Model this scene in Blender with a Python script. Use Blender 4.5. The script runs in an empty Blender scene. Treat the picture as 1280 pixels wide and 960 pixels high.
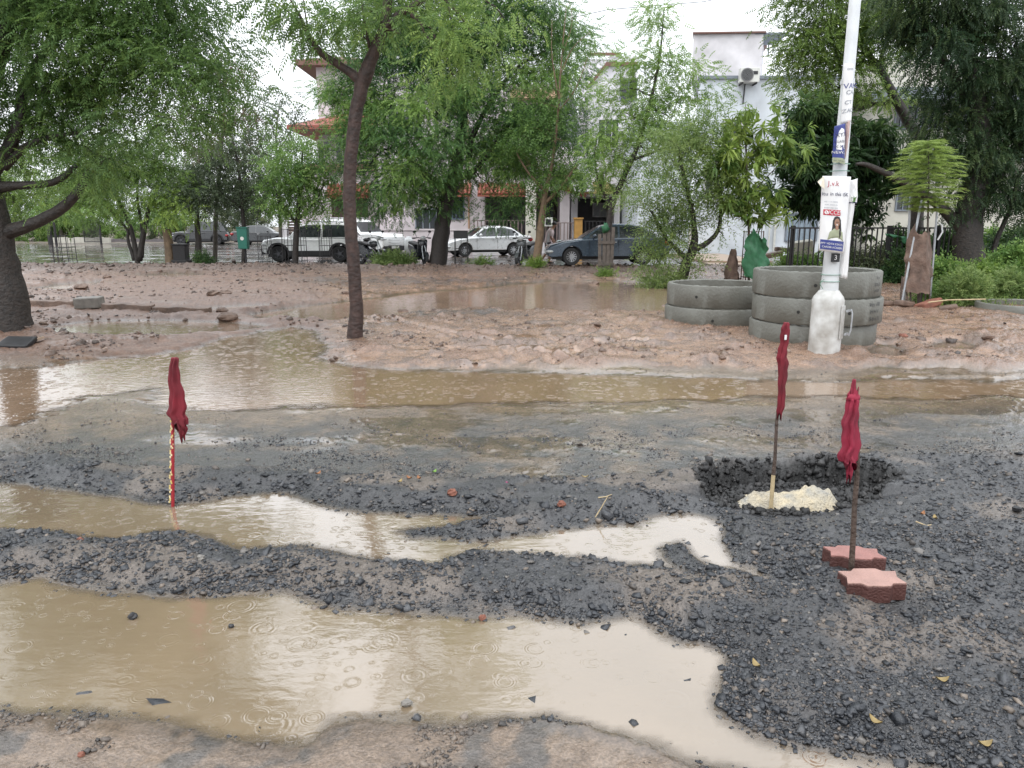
import bpy, bmesh, math, random
import numpy as np
from mathutils import Vector, Matrix, Euler
R = math.radians
rng = np.random.default_rng(7)
random.seed(7)
sc = bpy.context.scene
COL = sc.collection
# ------------------------------------------------------------------ camera
F, CX, CY, HC = 930.0, 640.0, 480.0, 1.60
PITCH = math.atan((CY - 280.0) / F)
cam_d = bpy.data.cameras.new('camera'); cam_d.sensor_width = 36.0; cam_d.lens = F / 1280 * 36
cam_d.clip_start = 0.05; cam_d.clip_end = 3000
cam = bpy.data.objects.new('camera', cam_d); COL.objects.link(cam)
cam.location = (0, 0, HC); cam.rotation_euler = (math.pi / 2 - PITCH, 0, 0)
sc.camera = cam
# ------------------------------------------------------------------ world, sun, exposure
SUN_EL, SUN_ROT = R(58), R(200)
world = bpy.data.worlds.new("World"); sc.world = world; world.use_nodes = True
nt = world.node_tree; nt.nodes.clear()
wo = nt.nodes.new('ShaderNodeOutputWorld'); wb = nt.nodes.new('ShaderNodeBackground')
sky = nt.nodes.new('ShaderNodeTexSky'); sky.sky_type = 'NISHITA'; sky.sun_disc = False
sky.sun_elevation = SUN_EL; sky.sun_rotation = SUN_ROT; sky.dust_density = 4.0; sky.air_density = 1.6; sky.altitude = 50
hs = nt.nodes.new('ShaderNodeHueSaturation'); hs.inputs['Saturation'].default_value = 0.10; hs.inputs['Value'].default_value = 1.0
# a closed deck of rain cloud: the clear-sky gradient is averaged towards one even grey
tc = nt.nodes.new('ShaderNodeTexCoord'); cn = nt.nodes.new('ShaderNodeTexNoise'); cn.inputs['Scale'].default_value = 2.2; cn.inputs['Detail'].default_value = 4
cr = nt.nodes.new('ShaderNodeMapRange'); cr.inputs[1].default_value = 0.3; cr.inputs[2].default_value = 0.7
cr.inputs[3].default_value = 0.9; cr.inputs[4].default_value = 1.1
mxs = nt.nodes.new('ShaderNodeMix'); mxs.data_type = 'RGBA'; mxs.inputs[0].default_value = 0.72
mxs.inputs[7].default_value = (14.0, 14.6, 15.4, 1)
mul = nt.nodes.new('ShaderNodeVectorMath'); mul.operation = 'SCALE'
nt.links.new(sky.outputs[0], hs.inputs['Color']); nt.links.new(hs.outputs[0], mxs.inputs[6])
nt.links.new(tc.outputs['Generated'], cn.inputs['Vector']); nt.links.new(cn.outputs[0], cr.inputs[0])
nt.links.new(mxs.outputs[2], mul.inputs[0]); nt.links.new(cr.outputs[0], mul.inputs['Scale'])
# overcast: the deck is brighter overhead than near the horizon
sxyz = nt.nodes.new('ShaderNodeSeparateXYZ'); nt.links.new(tc.outputs['Generated'], sxyz.inputs[0])
gr = nt.nodes.new('ShaderNodeMapRange'); gr.inputs[1].default_value = 0; gr.inputs[2].default_value = 1; gr.inputs[3].default_value = .72; gr.inputs[4].default_value = 1.5
nt.links.new(sxyz.outputs['Z'], gr.inputs[0])
mul2 = nt.nodes.new('ShaderNodeVectorMath'); mul2.operation = 'SCALE'; nt.links.new(mul.outputs[0], mul2.inputs[0]); nt.links.new(gr.outputs[0], mul2.inputs['Scale'])
nt.links.new(mul2.outputs[0], wb.inputs[0]); nt.links.new(wb.outputs[0], wo.inputs[0])
wb.inputs[1].default_value = 0.15
sun_d = bpy.data.lights.new('sun', 'SUN'); sun_d.energy = 0.8; sun_d.angle = R(25); sun_d.color = (1, .97, .93)
sun = bpy.data.objects.new('sun', sun_d); COL.objects.link(sun)
sun.rotation_euler = (math.pi / 2 - SUN_EL, 0, math.pi - SUN_ROT); sun.location = (0, 0, 60)
vs = sc.view_settings
sc.display_settings.display_device = 'sRGB'
vs.view_transform = 'Standard'; vs.look = 'None'; vs.gamma = 1.0; vs.use_curve_mapping = False; vs.exposure = 0.0
sc.render.engine = 'CYCLES'
sc.cycles.max_bounces = 6; sc.cycles.diffuse_bounces = 3; sc.cycles.glossy_bounces = 3; sc.cycles.transmission_bounces = 4
sc.cycles.transparent_max_bounces = 8; sc.cycles.caustics_reflective = False; sc.cycles.caustics_refractive = False
sc.cycles.use_denoising = True
# ------------------------------------------------------------------ coordinates: where a sight line of the survey photo meets the place
cp, sp = math.cos(PITCH), math.sin(PITCH)
def ray(u, v):
    a = (u - CX) / F; b = -(v - CY) / F
    return a, b * sp + cp, b * cp - sp
def P(u, v, Y):                       # the point on the sight line at distance Y
    dx, dy, dz = ray(u, v); t = Y / dy
    return Vector((dx * t, Y, HC + dz * t))
def G(u, v, z=0.0):                   # where it meets the ground
    dx, dy, dz = ray(u, v); t = (z - HC) / dz
    return Vector((dx * t, dy * t, z))
def S(px, Y):                         # size of px picture elements at distance Y
    return px * (Y * cp + 0.2) / F
def uv_of(x, y):                      # ground chart used to lay out soils
    zc = y * cp + HC * sp
    zc = np.maximum(zc, 0.3)
    return CX + F * x / zc, CY + F * (HC * cp - y * sp) / zc
# ------------------------------------------------------------------ noise
def _h(ix, iy, seed):
    n = (ix.astype(np.int64) * 374761393 + iy.astype(np.int64) * 668265263 + seed * 982451653) & 0x7fffffff
    n = ((n ^ (n >> 13)) * 1274126177) & 0x7fffffff
    n = ((n ^ (n >> 16)) * 1103515245 + 12345) & 0x7fffffff
    return (n & 0xffffff) / float(0xffffff)
def vn(x, y, seed=0):
    x = np.asarray(x, float); y = np.asarray(y, float)
    ix = np.floor(x); iy = np.floor(y); fx = x - ix; fy = y - iy
    fx = fx * fx * (3 - 2 * fx); fy = fy * fy * (3 - 2 * fy)
    a = _h(ix, iy, seed); b = _h(ix + 1, iy, seed); c = _h(ix, iy + 1, seed); d = _h(ix + 1, iy + 1, seed)
    return (a + (b - a) * fx) * (1 - fy) + (c + (d - c) * fx) * fy
def fbm(x, y, octv=4, seed=0):        # about -1..1
    s = 0; a = 1.0; t = 0
    for i in range(octv):
        s = s + a * (vn(x * 2 ** i + 17.3 * i, y * 2 ** i - 9.1 * i, seed + i) * 2 - 1); t += a; a *= 0.55
    return s / t * 1.5
def ss(a, b, x):
    t = np.clip((x - a) / (b - a), 0, 1); return t * t * (3 - 2 * t)
# ------------------------------------------------------------------ mesh building
class MB:
    def __init__(s): s.v = []; s.f = []; s.n = 0
    def add(s, vs, fs):
        s.v += [tuple(q) for q in vs]; s.f += [tuple(i + s.n for i in f) for f in fs]; s.n += len(vs); return s
    def box(s, c, d, rot=None):
        c = Vector(c); h = [q / 2 for q in d]
        vs = []
        for z in (-1, 1):
            for y in (-1, 1):
                for x in (-1, 1):
                    p = Vector((x * h[0], y * h[1], z * h[2]))
                    if rot is not None: p = rot @ p
                    vs.append(c + p)
        return s.add(vs, [(0, 2, 3, 1), (4, 5, 7, 6), (0, 1, 5, 4), (2, 6, 7, 3), (0, 4, 6, 2), (1, 3, 7, 5)])
    def b2(s, x0, x1, y0, y1, z0, z1):
        return s.box(((x0 + x1) / 2, (y0 + y1) / 2, (z0 + z1) / 2), (abs(x1 - x0), abs(y1 - y0), abs(z1 - z0)))
    def bar(s, a, b, w, d=None):
        a = Vector(a); b = Vector(b); d = d or w; ax = (b - a); L = ax.length
        q = ax.to_track_quat('Z', 'Y').to_matrix()
        return s.box((a + b) / 2, (w, d, L), q)
    def tube(s, pts, rad, n=8, cap=True):
        pts = [Vector(p) for p in pts]
        if not hasattr(rad, '__len__'): rad = [rad] * len(pts)
        base = s.n; vs = []; ref = None
        for i, p in enumerate(pts):
            t = (pts[min(i + 1, len(pts) - 1)] - pts[max(i - 1, 0)])
            t = t.normalized() if t.length > 1e-9 else Vector((0, 0, 1))
            if ref is None: ref = Vector((1, 0, 0)) if abs(t.x) < .8 else Vector((0, 1, 0))
            b = t.cross(ref).normalized(); a = b.cross(t).normalized(); ref = a
            for k in range(n):
                th = 2 * math.pi * k / n
                vs.append(p + (a * math.cos(th) + b * math.sin(th)) * rad[i])
        fs = []
        for i in range(len(pts) - 1):
            for k in range(n):
                k2 = (k + 1) % n
                fs.append((i * n + k, i * n + k2, (i + 1) * n + k2, (i + 1) * n + k))
        if cap:
            fs.append(tuple(range(n - 1, -1, -1))); m = (len(pts) - 1) * n; fs.append(tuple(range(m, m + n)))
        return s.add(vs, fs)
    def lathe(s, prof, c=(0, 0, 0), n=32, axis='z', closed=False):
        c = Vector(c); vs = []; m = len(prof)
        for k in range(n):
            th = 2 * math.pi * k / n
            for r, z in prof:
                p = (r * math.cos(th), r * math.sin(th), z)
                if axis == 'y': p = (p[0], z, p[1])
                if axis == 'x': p = (z, p[0], p[1])
                vs.append(c + Vector(p))
        fs = []; mm = m if closed else m - 1
        for k in range(n):
            k2 = (k + 1) % n
            for j in range(mm):
                j2 = (j + 1) % m
                fs.append((k * m + j, k2 * m + j, k2 * m + j2, k * m + j2))
        return s.add(vs, fs)
    def prism(s, poly, lo, hi, plane='xy'):
        def mk(a, b, c): return {'xy': (a, b, c), 'xz': (a, c, b), 'yz': (c, a, b)}[plane]
        n = len(poly)
        vs = [mk(a, b, lo) for a, b in poly] + [mk(a, b, hi) for a, b in poly]
        fs = [tuple(range(n - 1, -1, -1)), tuple(range(n, 2 * n))] + [(i, (i + 1) % n, n + (i + 1) % n, n + i) for i in range(n)]
        return s.add(vs, fs)
    def blob(s, c, r, seg=10, rings=7, seed=0, rough=0.0):
        c = Vector(c); vs = []; rr = random.Random(seed)
        if not hasattr(r, '__len__'): r = (r, r, r)
        vs.append(c + Vector((0, 0, -r[2])))
        for i in range(1, rings):
            ph = -math.pi / 2 + math.pi * i / rings
            for k in range(seg):
                th = 2 * math.pi * k / seg; q = 1 + rough * (rr.random() * 2 - 1)
                vs.append(c + Vector((r[0] * math.cos(ph) * math.cos(th), r[1] * math.cos(ph) * math.sin(th), r[2] * math.sin(ph))) * q)
        vs.append(c + Vector((0, 0, r[2])))
        fs = []
        for k in range(seg): fs.append((0, 1 + (k + 1) % seg, 1 + k))
        for i in range(rings - 2):
            for k in range(seg):
                k2 = (k + 1) % seg; a = 1 + i * seg
                fs.append((a + k, a + k2, a + seg + k2, a + seg + k))
        t = len(vs) - 1; a = 1 + (rings - 2) * seg
        for k in range(seg): fs.append((t, a + k, a + (k + 1) % seg))
        return s.add(vs, fs)
    def xform(s, M, start=0):
        s.v = s.v[:start] + [tuple(M @ Vector(p)) for p in s.v[start:]]; return s
def rootloc(o):
    while o.parent is not None: o = o.parent
    return o.location.copy()
def mesh_np(name, V, Fq, mat, parent=None, world=True, smooth=False, attrs=None):
    """V (n,3), Fq (m,k) arrays -> one mesh object"""
    V = np.asarray(V, np.float32)
    if parent is not None and world: V = V - np.array(rootloc(parent), np.float32)
    me = bpy.data.meshes.new(name); m, k = Fq.shape
    me.vertices.add(len(V)); me.vertices.foreach_set('co', V.ravel())
    me.loops.add(m * k); me.loops.foreach_set('vertex_index', Fq.astype(np.int32).ravel())
    me.polygons.add(m); me.polygons.foreach_set('loop_start', np.arange(0, m * k, k, dtype=np.int32))
    try: me.polygons.foreach_set('loop_total', np.full(m, k, np.int32))
    except Exception: pass
    if smooth: me.polygons.foreach_set('use_smooth', np.ones(m, bool))
    for nm, (ty, arr) in (attrs or {}).items():
        a = me.attributes.new(nm, ty, 'POINT')
        a.data.foreach_set('color' if ty == 'FLOAT_COLOR' else 'value', np.asarray(arr, np.float32).ravel())
    me.update(calc_edges=True); me.validate()
    me.materials.append(mat)
    o = bpy.data.objects.new(name, me); COL.objects.link(o)
    if parent is not None: o.parent = parent
    return o
def fin(mb, name, mat, parent=None, smooth=False, world=True, bevel=0, seg=2, origin=None):
    off = rootloc(parent) if (parent is not None and world) else Vector((0, 0, 0))
    if origin is not None: off = Vector(origin)
    me = bpy.data.meshes.new(name)
    me.from_pydata([tuple(Vector(p) - off) for p in mb.v], [], mb.f)
    bm = bmesh.new(); bm.from_mesh(me); bmesh.ops.recalc_face_normals(bm, faces=bm.faces); bm.to_mesh(me); bm.free()
    if smooth:
        me.polygons.foreach_set('use_smooth', [True] * len(me.polygons))
        if smooth != 'all':
            try: me.set_sharp_from_angle(angle=R(38))
            except Exception: pass
    me.materials.append(mat)
    o = bpy.data.objects.new(name, me); COL.objects.link(o)
    if origin is not None: o.location = off
    if parent is not None: o.parent = parent
    if bevel:
        b = o.modifiers.new('bevel', 'BEVEL'); b.width = bevel; b.segments = seg; b.limit_method = 'ANGLE'; b.angle_limit = R(35)
    return o
def thing(name, label, cat, loc=(0, 0, 0), rz=0.0, group=None):
    o = bpy.data.objects.new(name, None); COL.objects.link(o); o.location = loc; o.rotation_euler = (0, 0, rz)
    o.empty_display_size = .2
    return tag(o, label, cat, group)
def tag(o, label=None, cat=None, group=None, kind=None):
    if label: o['label'] = label
    if cat: o['category'] = cat
    if group: o['group'] = group
    if kind: o['kind'] = kind
    return o
def copy_tree(o, parent=None):
    c = o.copy(); COL.objects.link(c); c.parent = parent
    for ch in list(o.children): copy_tree(ch, c)
    return c
# ------------------------------------------------------------------ materials
def lk(t, a, b): t.links.new(a, b)
def mat(name, c=(.5, .5, .5), rough=.6, metal=0., var=.15, scale=8., bump=0., bscale=40., spec=None, coat=0., c2=None, emit=None, wet=0.):
    m = bpy.data.materials.new(name); m.use_nodes = True; t = m.node_tree; b = t.nodes['Principled BSDF']
    b.inputs['Roughness'].default_value = rough; b.inputs['Metallic'].default_value = metal
    if spec is not None: b.inputs['Specular IOR Level'].default_value = spec
    if coat: b.inputs['Coat Weight'].default_value = coat; b.inputs['Coat Roughness'].default_value = .08
    tcx = t.nodes.new('ShaderNodeTexCoord')
    n = t.nodes.new('ShaderNodeTexNoise'); n.inputs['Scale'].default_value = scale; n.inputs['Detail'].default_value = 6
    lk(t, tcx.outputs['Object'], n.inputs['Vector'])
    cr = t.nodes.new('ShaderNodeValToRGB')
    c2 = c2 or tuple(q * (1 - var) for q in c); c1 = tuple(min(1, q * (1 + var * .6)) for q in c)
    cr.color_ramp.elements[0].position = .3; cr.color_ramp.elements[1].position = .7
    cr.color_ramp.elements[0].color = (*c2, 1); cr.color_ramp.elements[1].color = (*c1, 1)
    lk(t, n.outputs['Fac'], cr.inputs[0]); lk(t, cr.outputs[0], b.inputs['Base Color'])
    rn = t.nodes.new('ShaderNodeMapRange'); rn.inputs[3].default_value = max(0, rough - .12); rn.inputs[4].default_value = min(1, rough + .12)
    lk(t, n.outputs['Fac'], rn.inputs[0]); lk(t, rn.outputs[0], b.inputs['Roughness'])
    if bump:
        n2 = t.nodes.new('ShaderNodeTexNoise'); n2.inputs['Scale'].default_value = bscale; n2.inputs['Detail'].default_value = 5
        lk(t, tcx.outputs['Object'], n2.inputs['Vector'])
        bp = t.nodes.new('ShaderNodeBump'); bp.inputs['Strength'].default_value = bump; bp.inputs['Distance'].default_value = .02
        lk(t, n2.outputs['Fac'], bp.inputs['Height']); lk(t, bp.outputs[0], b.inputs['Normal'])
    return m
def text_into(mb, s, size, M, shear=0.0, bend=None):
    """adds flat lettering to mb; bend(p) maps a letter point to its place"""
    cu = bpy.data.curves.new('lettering', 'FONT'); cu.body = s; cu.size = size; cu.align_x = 'CENTER'; cu.align_y = 'CENTER'; cu.shear = shear
    cu.extrude = 0; cu.resolution_u = 3
    o = bpy.data.objects.new('lettering', cu); COL.objects.link(o)
    bpy.context.view_layer.update()
    dg = bpy.context.evaluated_depsgraph_get()
    me = bpy.data.meshes.new_from_object(o.evaluated_get(dg))
    vs = [M @ v.co for v in me.vertices]
    if bend: vs = [bend(p) for p in vs]
    mb.add(vs, [tuple(p.vertices) for p in me.polygons])
    bpy.data.objects.remove(o); bpy.data.curves.remove(cu); bpy.data.meshes.remove(me)
# ================================================================== GROUND
# outlines of the standing water, as (u, v) on the ground chart
PUD = {}
PUD['near'] = [(-900, 730), (-200, 730), (0, 727), (60, 720), (100, 733), (135, 741), (200, 743), (320, 741), (360, 739), (430, 759), (500, 765), (595, 770), (637, 770), (733, 777), (797, 772),
    (830, 788), (855, 802), (897, 810), (924, 820), (912, 842), (903, 862), (903, 887), (926, 908), (965, 928), (1040, 941), (1110, 950), (1185, 962), (1200, 985), (1000, 985),
    (880, 965), (810, 932), (735, 912), (669, 902), (600, 901), (560, 910), (500, 902), (415, 906), (395, 930), (340, 935), (280, 930), (225, 911), (165, 906), (100, 898), (0, 895), (-300, 890), (-900, 880)]
PUD['mid'] = [(-900, 606), (-200, 604), (0, 603), (52, 607), (103, 617), (172, 626), (223, 629), (247, 626), (296, 620), (361, 616), (385, 626), (420, 634), (450, 641), (508, 643), (600, 645), (618, 648), (560, 658),
    (500, 665), (520, 672), (600, 675), (630, 673), (702, 662), (745, 656), (795, 658), (808, 646), (831, 641), (860, 641), (892, 650), (908, 663), (905, 678), (922, 698), (947, 711), (975, 728), (955, 726), (922, 717),
    (885, 707), (867, 695), (850, 682), (833, 687), (836, 698), (855, 712), (856, 718), (810, 708), (759, 701), (687, 696), (608, 690), (572, 696), (544, 707), (472, 700), (421, 694), (378, 684), (344, 684), (302, 688),
    (275, 683), (237, 671), (206, 667), (137, 676), (69, 667), (0, 665), (-200, 665), (-900, 668)]
PUD['gutter'] = [(2600, 474), (1400, 474), (1000, 475), (850, 471), (700, 467), (560, 463), (450, 460), (408, 446), (418, 430), (395, 412), (365, 408), (330, 415), (290, 421), (250, 431), (200, 441), (120, 451), (40, 459),
    (-300, 470), (-1500, 475), (-1500, 530), (-200, 545), (30, 530), (70, 510), (110, 496), (190, 488), (180, 502), (200, 517), (300, 512), (430, 509), (560, 507), (700, 504), (850, 502), (1000, 499), (1400, 500), (2600, 500)]
PUD['pool'] = [(300, 394), (370, 384), (440, 376), (520, 366), (600, 360), (680, 352), (760, 351), (830, 354), (850, 370), (840, 393), (760, 392), (700, 389), (640, 389), (580, 386), (520, 392), (470, 399), (430, 402), (380, 402), (330, 400)]
PUD['strip'] = [(30, 364), (70, 356), (128, 352), (122, 359), (84, 365)]
PUD['sheet'] = [(56, 409), (120, 401), (215, 400), (300, 404), (335, 408), (285, 416), (205, 421), (120, 420), (66, 416)]
PUD['film'] = [(140, 347), (220, 342), (275, 345), (215, 350)]
PUD['seep'] = [(225, 389), (290, 383), (345, 381), (330, 388), (270, 393)]
PUD['hollow'] = [(1160, 432), (1195, 427), (1225, 433), (1205, 440), (1170, 439)]
PUD['rut'] = [(1085, 436), (1105, 432), (1130, 438), (1125, 447), (1095, 446)]
PUDW = {k: np.array([tuple(G(u, v))[:2] for u, v in p]) for k, p in PUD.items()}
HOLE = np.array([tuple(G(u, v))[:2] for u, v in [(872, 600), (885, 592), (930, 586), (985, 582), (1040, 583), (1090, 590), (1128, 604), (1110, 617), (1070, 632), (1050, 642), (990, 650), (930, 645), (905, 634), (878, 620)]])
def sdpoly(x, y, poly):
    inside = np.zeros(x.shape, bool); d2 = np.full(x.shape, 1e9)
    n = len(poly)
    for i in range(n):
        ax, ay = poly[i]; bx, by = poly[(i + 1) % n]
        ex, ey = bx - ax, by - ay; wx, wy = x - ax, y - ay
        t = np.clip((wx * ex + wy * ey) / (ex * ex + ey * ey + 1e-12), 0, 1)
        d2 = np.minimum(d2, (wx - ex * t) ** 2 + (wy - ey * t) ** 2)
        c = ((ay <= y) != (by <= y)) & (x < ex * (y - ay) / (ey + 1e-20) + ax)
        inside ^= c
    d = np.sqrt(d2); return np.where(inside, -d, d)
def sd_in(x, y, poly, far=1.2):
    out = np.full(x.shape, far)
    lo = poly.min(0) - far; hi = poly.max(0) + far
    m = (x > lo[0]) & (x < hi[0]) & (y > lo[1]) & (y < hi[1])
    if m.any(): out[m] = np.minimum(far, sdpoly(x[m], y[m], poly))
    return out
VT = ([-3000, 0, 100, 200, 330, 420, 520, 640, 760, 860, 900, 1130, 1280, 1500, 4000], [574, 572, 576, 586, 589, 596, 600, 604, 602, 592, 578, 574, 570, 566, 566])
VB = ([-3000, 0, 200, 330, 420, 600, 760, 840, 900, 2000], [890, 893, 905, 930, 902, 896, 905, 925, 985, 1200])
def terrain(x, y):
    x = np.asarray(x, float); y = np.asarray(y, float)
    u, v = uv_of(x, np.maximum(y, 0.9))
    far = np.clip(y / 4, .6, 3.0)
    n1 = fbm(x * 4.5 / far, y * 4.5 / far, 4, 3); n2 = fbm(x * 21, y * 21, 3, 11)
    jit = (0.035 * n1) * far + .011 * n2
    sds = {k: sd_in(x, y, PUDW[k]) + (jit if k != 'gutter' else jit * 1.5 + .10 * fbm(x * 3.0, y * 9, 4, 13)) for k in PUDW}
    sdw = np.min(np.stack(list(sds.values())), 0)
    nb = fbm(x * 1.7, y * 1.7, 3, 21); nc = fbm(x * 8, y * 8, 4, 31); nf = fbm(x * 33, y * 33, 2, 41)
    vt = np.interp(u, *VT); vb = np.interp(u, *VB)
    grav = ss(vt - 3, vt + 9, v + 5 * nc) * (y < 6)
    bmud = ss(-8, 8, v - vb + 9 * nc) * ss(930, 860, u); bmud = np.where(y < 4, bmud, 0); grav = grav * (1 - bmud)
    # road / kerb-side mud / rubble ground / far road
    mud = ss(8.0, 8.35, y + .2 * n1) * ss(36, 34, y)
    left = ss(440, 390, u + 10 * nb)
    mud_l = left * ss(452, 446, v) ; mud = np.where(u < 430, np.maximum(mud * ss(470, 440, v), mud_l), mud)
    farroad = ss(27.6, 28.4, y + .5 * nb + ss(500, 100, u) * -.0) * np.where(u < 345, ss(60, 58, y), ss(44, 43, y))
    mud = mud * (1 - farroad)
    yard = np.where(u < 345, ss(58, 60, y), ss(43, 44, y))
    road = np.clip(1 - np.maximum.reduce([grav, bmud, mud, farroad, yard]), 0, 1)
    gpile = ss(.02, .25, sdw)
    # heights
    clod = np.maximum(0, fbm(x * 3.1, y * 3.1, 5, 51)) ; clod2 = np.maximum(0, fbm(x * 9, y * 9, 4, 61))
    h = road * (.018 + .006 * nb + .0025 * nc + .002 * nf + .002 * n2)
    ridge = ss(0, .16, sdw)
    h = h + grav * (1 - .85 * np.exp(-(np.minimum(np.abs(sdpoly(x, y, HOLE)) if x.size < 64 else sd_in(x, y, HOLE, .6), .6) / .16) ** 2) * (y < 4.2)) * (.030 + .032 * ridge + .018 * nb + .012 * nc + .006 * nf)
    h = h + bmud * (.012 + .006 * nb + .005 * nc + .003 * nf)
    flat = ss(0, .55, sds['gutter'])                    # the smooth washed lip of the mud
    h = h + mud * (.028 + (.03 + .03 * nb + .050 * clod * ss(.3, 1., clod + .35) + .022 * clod2 + .006 * nf) * (.15 + .85 * flat))
    h = h + mud * ss(420, 330, v) * left * .05
    h = h + farroad * (.06 + .012 * nb) + yard * .10
    # far rubble verge
    verge = mud * ss(24.5, 26.5, y) * (1 - ss(27.6, 28.2, y))
    h = h + verge * (.05 + .10 * np.maximum(0, nc))
    h = h - .085 * grav * np.exp(-((u - 1118) / 38) ** 2 - ((v - 778) / 17) ** 2)
    for (ua, va, ub, vb_, wd) in ((620, 452, 790, 404, .09), (690, 458, 822, 410, .09), (480, 402, 700, 452, .07), (560, 440, 840, 428, .10)):
        A_, B_ = G(ua, va), G(ub, vb_); ex, ey = B_.x - A_.x, B_.y - A_.y; L2 = ex * ex + ey * ey; tt = np.clip(((x - A_.x) * ex + (y - A_.y) * ey) / L2, 0, 1)
        dd = np.hypot(x - A_.x - tt * ex, y - A_.y - tt * ey) + .05 * nc * .5
        h = h + mud * (-.05 * np.exp(-(dd / wd) ** 2) + .022 * np.exp(-((dd - 1.9 * wd) / (.7 * wd)) ** 2)) * (.5 + .5 * ss(-.4, .4, nb))
    h = np.maximum(h, .010)
    shore = ss(0.0, .16, sdw) * .85 + .15
    z = np.where(sdw > 0, .004 + h * np.where(sdw < 1.1, shore, 1), -.16 * np.minimum(-sdw, .28) + .004)
    # stones break the surface of the near puddle
    hd = sdpoly(x, y, HOLE) if x.size < 64 else sd_in(x, y, HOLE, .6)
    back = ss(4.25, 4.5, y)
    hd = hd + .03 * nc + .016 * nf + .03 * n1 - .015 * back
    dep = ss(.02, -.06 - .06 * np.abs(nc), hd)
    front = ss(3.78, 4.30, y)
    floor = .015 - .115 * np.clip((y - 3.95) / .6, 0, 1.05) + .03 * nc + .028 * nf + .02 * n1
    lip = 0.0 * hd
    z = np.where(hd < .03, z * (1 - dep) + np.minimum(floor, z) * dep, z + lip * (hd < .12) * grav)
    return dict(z=z, sdw=sdw, sds=sds, grav=grav, bmud=bmud, mud=mud, road=road, farroad=farroad, yard=yard, verge=verge, left=left, u=u, v=v, nb=nb, nc=nc, nf=nf, n1=n1, n2=n2, clod=clod, clod2=clod2, hd=hd, dep=dep, flat=flat)
def gz(x, y):
    return float(terrain(np.array([x]), np.array([y]))['z'][0])
def mixc(c, a, w):
    return c * (1 - w[:, None]) + np.asarray(a)[None, :] * w[:, None]
def build_ground():
    ys = [-60., -20., -6., -2., 0., .6, 1.0]
    yy = 1.2
    while yy < 14: ys.append(yy); yy *= 1.0052
    while yy < 62: ys.append(yy); yy *= 1.0095
    while yy < 400: ys.append(yy); yy *= 1.25
    ys = np.array(ys)
    s = np.concatenate([np.linspace(-1, -.62, 60)[:-1], np.linspace(-.62, .62, 760), np.linspace(.62, 1, 60)[1:]])
    hw = np.where(ys < 2, 3.2, 1.6 + .80 * ys); hw = np.where(ys < 1, np.maximum(3.2, -ys * 1.2), hw)
    X = s[None, :] * hw[:, None] * 1.25; Y = np.repeat(ys[:, None], len(s), 1)
    x = X.ravel(); y = Y.ravel()
    T = terrain(x, y); z = T['z'].copy()
    z = np.where(y < 1.1, .012, z)
    # base colours (dry-to-wet soil colours; the open hole's shade is painted in too)
    g, nb, nc, nf = T['grav'], T['nb'], T['nc'], T['nf']
    c = np.zeros((len(x), 3)) + np.array((.066, .064, .062))
    silt = ss(-.15, .6, nb * .6 + nc * .5) * .55 + ss(1.0, .0, T['sds']['gutter'] + .35 * nc + .3 * nb) * .75
    c = mixc(c, (.185, .135, .092), np.clip(silt, 0, .9))
    c = mixc(c, (.036, .036, .038), g)
    brown = g * ss(.0, .5, fbm(x * 2.3, y * 2.3, 3, 77) + .55 * np.exp(-((T['u'] - 790) / 90) ** 2 - ((T['v'] - 735) / 35) ** 2) - .3 * ss(850, 1000, T['u']) + .3 * np.exp(-((T['v'] - 715) / 14) ** 2) * (T['u'] < 500)) * .75
    c = mixc(c, (.135, .108, .086), brown)
    c = mixc(c, (.165, .122, .09), T['bmud']); 
    c = mixc(c, (.07, .066, .062), T['bmud'] * ss(.1, .5, fbm(x * 5, y * 5, 4, 88)) * .8)
    mudc = np.zeros_like(c) + np.array((.252, .158, .106))
    mudc = mixc(mudc, (.15, .10, .075), ss(.0, .55, T['clod'] * .7 + T['clod2'] * .8))
    mudc = mixc(mudc, (.120, .066, .043), T['left'] * .85)
    mudc = mixc(mudc, (.19, .115, .078), (1 - T['left']) * ss(.1, .5, nb))
    darkband = ss(330, 420, T['u']) * ss(760, 600, T['u']) * np.exp(-((T['v'] - 354) / 6.) ** 2) + .8 * np.exp(-((T['v'] - 396) / 5.) ** 2) * ss(470, 520, T['u']) * ss(700, 600, T['u'])
    mudc = mixc(mudc, (.07, .063, .06), np.clip(darkband * (.6 + nc), 0, .85))
    mudc = mixc(mudc, (.10, .068, .053), ss(23, 25.5, y) * .8)
    grass = ss(1150, 1185, T['u'] + 20 * nc) * ss(388, 378, T['v'] + 3 * nc) * (y < 26) * (y > 8)
    mudc = mixc(mudc, (.085, .105, .045), np.clip(grass * (.75 + .5 * nc), 0, 1))
    c = c * (1 - T['mud'][:, None]) + mudc * T['mud'][:, None]
    c = mixc(c, (.11, .10, .095), T['farroad'])
    c = mixc(c, (.20, .14, .10), T['farroad'] * ss(.1, .7, nb + .3 * nc) * .8)
    c = mixc(c, (.12, .095, .07), T['yard'])
    wetedge = ss(.10, .0, T['sdw'])
    c = c * (1 - .35 * wetedge[:, None])
    c = mixc(c, (.10, .078, .056), ss(.015, -.03, T['sdw']))
    c = mixc(c, (.010, .0098, .0095), ss(.03, -.02, T['hd']))  # inside the hole: shade painted into the colour as near black
    c = np.clip(c * (1 + .16 * fbm(x * 55, y * 55, 2, 99))[:, None], .008, 1)
    # how wet: a film of rain lies in the low places of the tarmac
    film = T['road'] * ss(.02, .5, nb * .55 + .45 * fbm(x * 1.1 + 3, y * 4.5, 4, 101) + ss(1.2, .0, T['sds']['gutter'] + .3 * nc) * .42 + .55 * np.exp(-((T['u'] - 385) / 60) ** 2 - ((T['v'] - 572) / 12) ** 2) - .06)
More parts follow.
